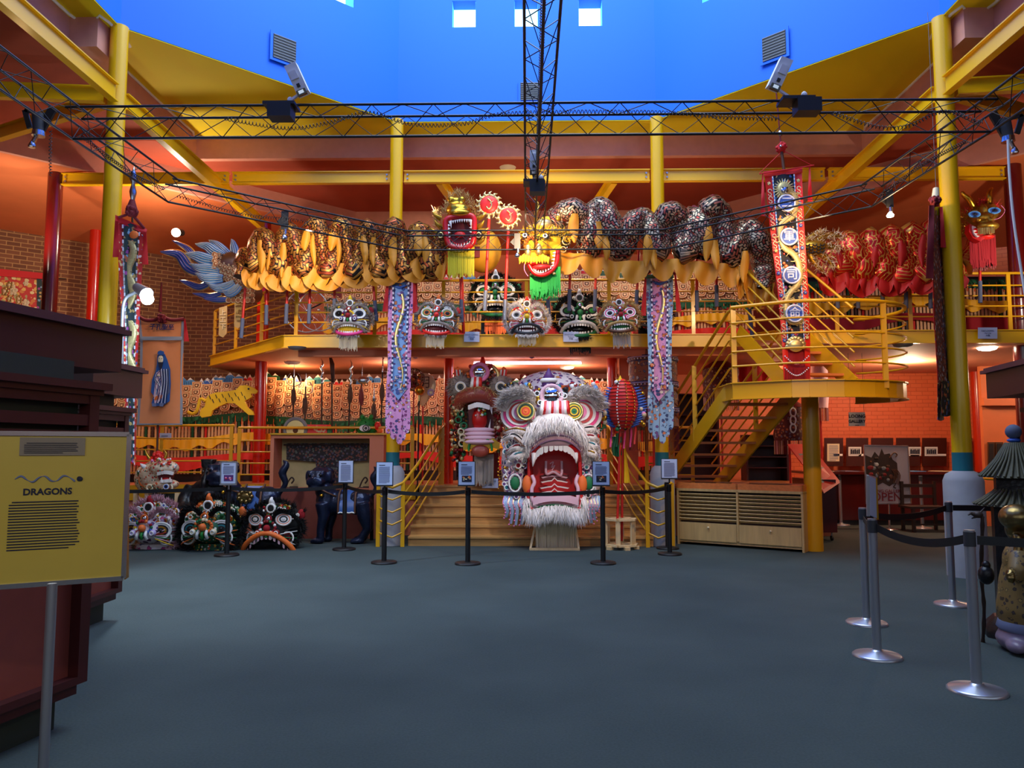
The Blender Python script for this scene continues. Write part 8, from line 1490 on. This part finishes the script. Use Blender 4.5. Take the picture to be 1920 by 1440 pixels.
def curls(mb):
    for k, (x0, y0, x1, y1, x2, y2) in enumerate([(600, 560, 545, 520, 470, 545), (620, 610, 560, 600, 495, 640), (610, 650, 560, 660, 500, 700), (640, 500, 560, 480, 480, 500), (1040, 480, 1090, 470, 1140, 490), (1060, 530, 1100, 530, 1140, 560), (1070, 580, 1110, 590, 1140, 630), (1070, 640, 1110, 650, 1130, 690)]):
        pts = [Z(x0, y0, -.08), Z(x1, y1, -.12), Z(x2, y2, .05)]; mb.tube(smoothpath(pts, 5), [.05, .055, .06, .06, .06, .06, .055, .05, .045, .035, .02], 'fur_white', 8); hair(mb, pts, 170, .08, ('fur_white', 'fur_grey')[k % 2], d=(0, -.4, -.3), spread=.8, thick=.04); mb.tube(smoothpath([q+Vector((0, -.06, .03)) for q in pts], 5), .012, ('black', 'crimson_cloth', 'teal', 'gold')[k % 4], 5)
    for x, y in ((560, 545), (600, 580), (655, 405)): mb.bar(Z(x-15, y-15, -.2), Z(x+20, y+20, -.2), .05, .03, 'brown')
part(T, 'whisker_curls', curls, 'white fur curls beside the lip')
part(T, 'uvula', lambda mb: (mb.tube(smoothpath([Z(772, 700, .3), Z(775, 790, .25), Z(828, 775, .22), Z(880, 800, .25), Z(884, 700, .3)], 5), .02, 'pale_pink', 8), mb.ext([Z(775, 690, .33), Z(883, 690, .33), Z(880, 790, .3), Z(828, 775, .3), Z(776, 785, .3)], (0, .03, 0), 'tongue'), mb.tube(smoothpath([Z(800, 720, .28), Z(825, 705, .26), Z(812, 745, .26), Z(835, 730, .26), Z(815, 765, .26)], 4), .008, 'pale_pink', 6)))
def pal(mb):
    for k, (y, w_, m_) in enumerate(((792, 105, 'mouth_red'), (815, 95, 'pale_pink'), (848, 98, 'ivory'), (890, 105, 'ivory'), (925, 110, 'ivory'))):
        poly = [Z(833-w_, y, .34-.05*k), Z(833-w_*.5, y-10, .34-.05*k), Z(833-w_*.2, y-14, .34-.05*k), Z(833, y-34 if k > 1 else y-12, .34-.05*k), Z(833+w_*.2, y-14, .34-.05*k), Z(833+w_*.5, y-10, .34-.05*k), Z(833+w_, y, .34-.05*k), Z(833+w_*.8, y+12, .34-.05*k), Z(833+w_*.3, y+20, .34-.05*k), Z(833-w_*.3, y+20, .34-.05*k), Z(833-w_*.8, y+12, .34-.05*k)]
        mb.ext(poly, (0, .03, 0), m_); mb.ext([q+Vector((0, -.008, -.02)) for q in poly], (0, .01, 0), 'mouth_red' if k > 1 else 'mouth_dark')
part(T, 'palate_ridges', pal, 'white scalloped ridges of the tongue')
part(T, 'jaw_frame', lambda mb: (mb.tube(smoothpath([Z(672, 800, -.1), Z(690, 850, -.12), Z(672, 900, -.12), Z(680, 985, -.12), Z(745, 1010, -.16), Z(840, 1000, -.18), Z(930, 1012, -.16), Z(990, 985, -.12), Z(1000, 900, -.12), Z(985, 850, -.12), Z(1000, 800, -.1)], 5), .028, 'pale_pink', 8), mb.tube(smoothpath([Z(655, 700, .0), Z(650, 850, -.02), Z(650, 1000, -.06), Z(690, 1045, -.12), Z(840, 1030, -.16), Z(990, 1045, -.12), Z(1020, 1000, -.06), Z(1018, 850, -.02), Z(1012, 700, .0)], 5), .03, 'mouth_red', 8), mb.tube(smoothpath([Z(645, 950, -.04), Z(660, 1050, -.12), Z(740, 1022, -.18), Z(840, 1012, -.22), Z(940, 1026, -.18), Z(1015, 1050, -.12), Z(1028, 950, -.04)], 5), .016, 'leaf_green', 6)), 'red lower lip with green and pink edging')
part(T, 'lower_teeth', lambda mb: teeth(mb, [Z(690, 1012, -.2), Z(750, 994, -.24), Z(840, 985, -.27), Z(930, 996, -.24), Z(992, 1012, -.2)], 13, .088, .11, 'pale_pink', d=(0, 0, 1), dep=.05))
part(T, 'chin', lambda mb: mb.tube(smoothpath([Z(650, 1040, .05), Z(740, 1060, .0), Z(840, 1058, -.02), Z(940, 1060, .0), Z(1030, 1040, .05)], 5), .13, 'fur_white', 10)); part(T, 'chin_fur', lambda mb: hair(mb, [Z(645, 960, -.02), Z(645, 1040, -.06), Z(700, 1058, -.14), Z(760, 1040, -.18), Z(840, 1030, -.2), Z(920, 1040, -.18), Z(980, 1058, -.14), Z(1035, 1040, -.06), Z(1032, 960, -.02)], 3000, .2, 'fur_white', d=(0, -.35, -.9), w_=.009, spread=.3, thick=.05), 'white chin fur')
part(T, 'beard', lambda mb: (mb.fringe(Z(698, 1110, .02), Z(988, 1110, .02), .53, 100, 'fur_cream', .013, .06), mb.fringe(Z(700, 1110, .07), Z(986, 1110, .07), .53, 80, 'fur_tan', .016, .04), mb.box2(Z(700, 1310, .09), Z(986, 1110, .14), 'fur_tan')), 'long cream fringe beard')
for s_, xs in ((-1, (490, 525, 560, 600, 630)), (1, (1045, 1070, 1095, 1118, 1140))):
    for k, x in enumerate(xs):
        y1 = (1100, 1145, 1155, 1150, 1080)[k] if s_ < 0 else (1080, 1110, 1140, 1120, 1060)[k]
        def fn_(mb):
            c_ = smoothpath([Z(x+s_*-8, 945, .12), Z(x+s_*6, 1000, .05), Z(x-s_*8, 1050, .05), Z(x+s_*2, y1, .08)], 5); n = len(c_)
            for q_, (k0, k1, m_) in enumerate(((-1, 1, 'crest_blue'), (-1, -.78, 'pink'), (.78, 1, 'pale_gold'), (-.5, -.36, 'white'), (-.07, .07, 'white'), (.36, .5, 'white'))):
                mb.grid(lambda u, v: c_[round(u*(n-1))]+Vector((.055*(1-.6*u)*lerp(k0, k1, v), -.008*(q_ > 0)-.004*q_, 0)), n-1, 2, m_, t=.008, uv=False)
            for j in range(6): mb.sph(c_[n-1-j*2]+Vector((s_*.03, -.01, -.01)), .014, 'pink', 6, 4)
        part(T, 'gill_fin', fn_, 'wavy blue fin with pink bobbles')
part(T, 'wooden_base', lambda mb: (mb.box2(Z(655, 1335, -.1), Z(1010, 1315, -.02), 'pine'), mb.box2(Z(655, 1335, .4), Z(1010, 1315, .48), 'pine'), mb.bar(Z(660, 1325, -.06), Z(690, 1180, .1), .03, .06, 'pine', up=(0, 1, 0)), mb.bar(Z(1005, 1325, -.06), Z(985, 1180, .1), .03, .06, 'pine', up=(0, 1, 0)), mb.box2(Z(650, 1340, -.12), Z(670, 1325, .5), 'pine'), mb.box2(Z(1000, 1340, -.12), Z(1020, 1325, .5), 'pine'), mb.bar(Z(720, 1325, .2), Z(720, 1040, .5), .06, .06, 'pine'), mb.bar(Z(960, 1325, .2), Z(960, 1040, .5), .06, .06, 'pine')), 'pale pine base frame')
light('SPOT', 'head_fill_beam', P(1150, 560, 8.4), 260, (1, .88, .84), .08, aim=P(1035, 850, 11.7), spot=30, blend=.5)  # spot added in mid-air to brighten the big head, no fitting there
# ---- lantern poles in a pine crate
T = thing('pine_crate', 'hexagonal pale pine pole stand with slats at the right of the big dragon head', 'pole stand', (P(1165, 1035, 11.75).x, 11.9, 0)); cx_ = P(1165, 1035, 11.75).x; cz = P(1165, 975, 11.75).z
def hexr(mb, z, r, m='pine'):
    pts = [Vector((cx_+r*math.cos(PI/3*i+.3), 11.9+r*.9*math.sin(PI/3*i+.3), z)) for i in range(6)]
    for i in range(6): mb.bar(pts[i], pts[(i+1) % 6], .07, .03, m)
    mb.bar(pts[0], pts[3], .06, .03, m); mb.bar(pts[1], pts[4], .06, .03, m)
part(T, 'top_frame', lambda mb: hexr(mb, cz, .24)); part(T, 'bottom_frame', lambda mb: hexr(mb, .06, .26))
for i in range(6):
    a = PI/3*i+.3; part(T, 'upright', lambda mb: mb.box((cx_+.23*math.cos(a), 11.9+.21*math.sin(a), cz/2+.02), (.07, .03, cz-.06), 'pine', rz=a+PI/2)); 
for i in range(6): a = PI/3*i+.3+PI/6; part(T, 'foot', lambda mb: mb.box((cx_+.25*math.cos(a), 11.9+.23*math.sin(a), .022), (.08, .08, .045), 'pine', rz=a))
Zq = lambda zx, zy, d=0: P(820+zx/3.79, 680+zy/3.79, 11.85+d)
T = thing('pearl_lantern', 'red ribbed pearl lantern with blue wavy fins and pompoms on a red pole', 'lantern', (Zq(1275, 1310).x, 11.85, .08))
part(T, 'pole', lambda mb: mb.cyl(Zq(1300, 470), Vector((Zq(1275, 1310).x, 11.85, .08)), .02, 'pole_red', n=10))
def lan(mb):
    c = Zq(1318, 300); mb.lathe(c, [(.02, -.4), (.12, -.34), (.2, -.2), (.235, 0), (.2, .2), (.12, .34), (.02, .4)], 'bright_red', 24)
    for k in range(14): z = -.36+k*.055; r_ = .235*math.sqrt(max(.02, 1-(z/.41)**2)); mb.torus(c+Vector((0, 0, z)), r_, .007, 'deep_red', 24, 5, nrm=(0, 0, 1))
part(T, 'lantern_body', lan, 'ribbed red spindle lantern'); part(T, 'bead_rows', lambda mb: [mb.sph(Zq(1318, 300)+Vector((.24*math.sin(a_)*math.sqrt(max(.02, 1-(z/.41)**2)), -.245*math.cos(a_)*math.sqrt(max(.02, 1-(z/.41)**2)), z)), .013, m_, 6, 4) for a_, m_ in ((-.5, 'white'), (.15, 'gold'), (.7, 'gold')) for z in [(-.36+.045*k) for k in range(17)]])
for s_ in (-1, 1):
    def wf(mb):
        for i in range(15):
            f = i/14; y = lerp(190, 450, f); x = 1318+s_*(70+55*math.sin(PI*f)); q = Zq(x, y); o = Vector((s_*.1, -.02, .03)); mb.tube([q-Vector((s_*.09, 0, 0)), q, q+o], [.022, .026, .006], 'blue' if 1 else 'sky_blue', 6)
    part(T, 'wavy_fin', wf, 'blue wavy fin')
part(T, 'pompoms', lambda mb: (poms(mb, lambda: Zq(1318+random.choice((-1, 1))*R(125, 150), R(200, 440)), 16, .025, .05, ['orange', 'cream', 'crimson_cloth', 'gold', 'pink']), poms(mb, lambda: Zq(R(1270, 1365), R(420, 475), R(-.1, .05)), 24, .02, .04, ['white', 'yellow', 'blue', 'crimson_cloth', 'leaf_green', 'black']), poms(mb, lambda: Zq(R(1270, 1330), R(130, 170), R(-.1, .05)), 20, .02, .035, ['white', 'black', 'yellow', 'gold']), mb.lathe(Zq(1300, 150), [(.05, 0), (.04, .05), (.003, .13)], 'yellow', 8)))
for x, m_, l in ((1235, 'hot_pink', 470), (1250, 'bright_red', 480), (1330, 'hot_pink', 480), (1375, 'hot_pink', 470), (1405, 'bright_red', 450)): part(T, 'streamer', lambda mb: mb.grid(lambda u, v: Zq(x+(u-.5)*12+4*math.sin(v*5), lerp(l-20, l+130, v), .05+.02*math.sin(v*4)), 2, 8, m_, t=.005, uv=False), 'pink-red streamer')
T = thing('flag_pole', 'red pole with furled dark green and yellow flags in the pine stand', 'flag', (Zq(1310, 1250).x, 12.0, .1)); Zr = lambda x, y, d=0: P(820+x/3.79, 680+y/3.79, 12.0+d)
part(T, 'pole', lambda mb: mb.cyl(Zr(1318, 500), Vector((Zr(1310, 1250).x, 12.0, .1)), .02, 'pole_red', n=10)); part(T, 'yellow_flag', lambda mb: mb.grid(lambda u, v: Zr(lerp(1318, 1330+40*v, u), lerp(545, 845+12*math.sin(u*3), v), .03*math.sin(u*9+v*2)-.01), 8, 8, 'yellow', t=.006, uv=False), 'furled yellow flag'); part(T, 'orange_flag', lambda mb: mb.grid(lambda u, v: Zr(lerp(1290, 1315, u), lerp(640, 860, v), .03*math.sin(u*9+v*2)-.01), 6, 8, 'banner_yellow', t=.006, uv=False), 'orange-yellow flag')
part(T, 'green_flag', lambda mb: (mb.grid(lambda u, v: Zr(lerp(1242, 1308, u)+4*math.sin(v*8), lerp(525, 670-26*abs(u-.5), v), -.14+.04*math.sin(u*12+v*3)), 10, 8, 'leaf_dark', t=.02, uv=False), mb.cyl(Zr(1285, 505, -.1), Zr(1270, 600, -.12), .03, 'leaf_dark')), 'bunched dark green cloth')
# ---- small dragon head on a wooden table at left
Z = lambda zx, zy, d=0: P(220+zx/4.8, 780+zy/4.8, 12.2+d)
T = thing('work_table', 'pine table with legs under the small horned dragon head at left', 'table', (Z(370, 900).x, 12.4, 0))
part(T, 'top', lambda mb: mb.box2(Z(165, 690, -.05), Z(580, 668, .6), 'pine'))
for x, y in ((190, 0), (560, 0), (190, .5), (560, .5), (290, 0)): part(T, 'leg', lambda mb: mb.box2(Vector((Z(x-18, 0).x, 12.2+y, 0)), Vector((Z(x+18, 0).x, 12.26+y, Z(0, 692).z)), 'pine'))
part(T, 'green_panel', lambda mb: mb.box2(Vector((Z(300, 0).x, 12.35, .1)), Vector((Z(530, 0).x, 12.37, Z(0, 700).z)), 'kiosk_green'))
T = thing('dragon_mask', 'small cream and orange dragon head with bare teeth and gold horns on the pine table', 'dragon head', Z(370, 668))
blob(T, 'skull', lambda mb: (mb.sph(Z(350, 540, .25), (.26, .26, .26), 'emb_orange', 16, 12), mb.sph(Z(420, 470, .1), (.24, .2, .13), 'emb_orange'), mb.sph(Z(430, 615, .1), (.22, .2, .09), 'emb_orange'), mb.sph(Z(270, 560, .3), (.2, .2, .24), 'emb_orange')), .018, 'cream, orange and green painted head', 2)
part(T, 'mouth', lambda mb: (mb.ext([Z(x, y, -.06) for x, y in [(350, 500), (400, 492), (490, 495), (500, 540), (480, 600), (400, 600), (370, 560)]], (0, .05, 0), 'mouth_dark'), teeth(mb, [Z(360, 505, -.1), Z(430, 492, -.12), Z(495, 500, -.1)], 7, .05, .055), teeth(mb, [Z(385, 605, -.1), Z(430, 600, -.12), Z(480, 598, -.1)], 6, .05, .05, d=(0, 0, 1)), mb.ext([Z(385, 600, -.13), Z(402, 600, -.13), Z(394, 555, -.13)], (0, .03, 0), 'ivory'), mb.ext([Z(462, 598, -.13), Z(478, 598, -.13), Z(470, 552, -.13)], (0, .03, 0), 'ivory'), mb.sph(Z(440, 575, -.05), (.08, .05, .04), 'tongue')))
part(T, 'eye', lambda mb: eye(mb, Z(352, 455, -.02), .075, ('white', 'brown', 'black'), ry=.04)); part(T, 'chin_curl', lambda mb: ([mb.torus(Z(290+i*45, 645+4*(i % 2), -.05), .045, .016, 'leaf_dark' if i % 2 else 'cream', 14, 6) for i in range(5)], eye(mb, Z(440, 635, -.12), .045, ('white', 'blue', 'black'))))
part(T, 'cheek_fan', lambda mb: (mb.ext([Z(x, y, .12) for x, y in [(175, 490), (240, 500), (300, 540), (300, 660), (240, 655), (190, 600)]], (0, .05, 0), 'leaf_dark'), mb.torus(Z(250, 580, .1), .09, .02, 'orange', 18, 6), [mb.sph(Z(190+i*14, 498+i*16, .1), .016, 'white', 6, 4) for i in range(8)]), 'green fan-shaped cheek'); part(T, 'ear', lambda mb: mb.tube([Z(265, 470, .1), Z(230, 450, .08), Z(205, 428, .08)], [.045, .035, .005], 'white', 8)); part(T, 'ear', lambda mb: mb.tube([Z(495, 465, .05), Z(520, 455, .04), Z(540, 435, .04)], [.04, .03, .005], 'white', 8))
part(T, 'horns', lambda mb: (mb.tube(smoothpath([Z(290, 385, .1), Z(265, 345, .1), Z(250, 305, .1)], 4), [.03-.003*i for i in range(9)], 'horn_gold', 7), mb.tube(smoothpath([Z(430, 380, .1), Z(440, 340, .1), Z(420, 305, .1)], 4), [.03-.003*i for i in range(9)], 'horn_gold', 7), mb.tube([Z(272, 360, .1), Z(285, 335, .1)], [.018, .004], 'horn_gold', 6), mb.tube([Z(437, 350, .1), Z(455, 330, .1)], [.018, .004], 'horn_gold', 6))); part(T, 'crest', lambda mb: (pom(mb, Z(365, 365, .1), .1, 'bright_red', 30), poms(mb, lambda: Z(R(310, 480), R(385, 440), R(-.1, .05)), 50, .012, .025, ['bright_red', 'white', 'pale_gold', 'pink'])), 'red pompom crest')
# ---- costume hangings seen beside it, black lectern etc
T = thing('ornate_stand', 'low black stand with carved curls behind the lion statue, right of the robe showcase', 'stand', (P(700, 1015, 12.9).x, 12.9, 0)); part(T, 'frame', lambda mb: (mb.tube(smoothpath([P(696, 930, 12.9), P(704, 915, 12.9), P(706, 898, 12.9), P(700, 888, 12.9)], 5), .03, 'gloss_black', 8), mb.cyl(P(698, 930, 12.9), Vector((P(698, 930, 12.9).x, 12.9, 0)), .03, 'gloss_black')))
# pieces of a part go one level deeper
NEST = {'upper_teeth': ('upper_lip', 'lips'), 'fang': ('upper_lip',), 'fangs': ('upper_lip',), 'lower_teeth': ('jaw_frame', 'lower_jaw'), 'teeth': ('lips', 'lower_jaw', 'mouth'), 'lens': ('housing',), 'lettering': ('board', 'card', 'cloth'), 'photograph': ('board', 'sloping_board'), 'printed_text': ('board',), 'caption': ('board',), 'page': ('board',), 'embroidery': ('centre_panel',), 'dragon_embroidery': ('centre_panel',), 'medallion': ('centre_panel', 'body'), 'foam_grip': ('pole',), 'louvre': ('frame',), 'plaque': ('board',), 'dragon_picture': ('board',), 'painted_figure': ('cloth',), 'boss': ('disc',), 'character': ('disc',), 'emblem': ('pearl',), 'flowers': ('box',), 'carved_characters': ('board',), 'bead_rows': ('lantern_body',), 'embroidered_flowers': ('cloth',), 'stripes': ('body',), 'tongue_ornament': ('tongue',), 'whisker': ('snout', 'face'), 'belt_head': ('post',)}
bn = lambda o: o.name.split('.')[0]
for root in [o for o in bpy.data.objects if o.type == 'EMPTY' and o.get('category')]:
    kids = list(root.children); named = {}
    for k in kids: named.setdefault(bn(k), k)
    for k in kids:
        for p in NEST.get(bn(k), ()):
            if p in named and named[p] is not k and named[p].parent is root: k.parent = named[p]; break
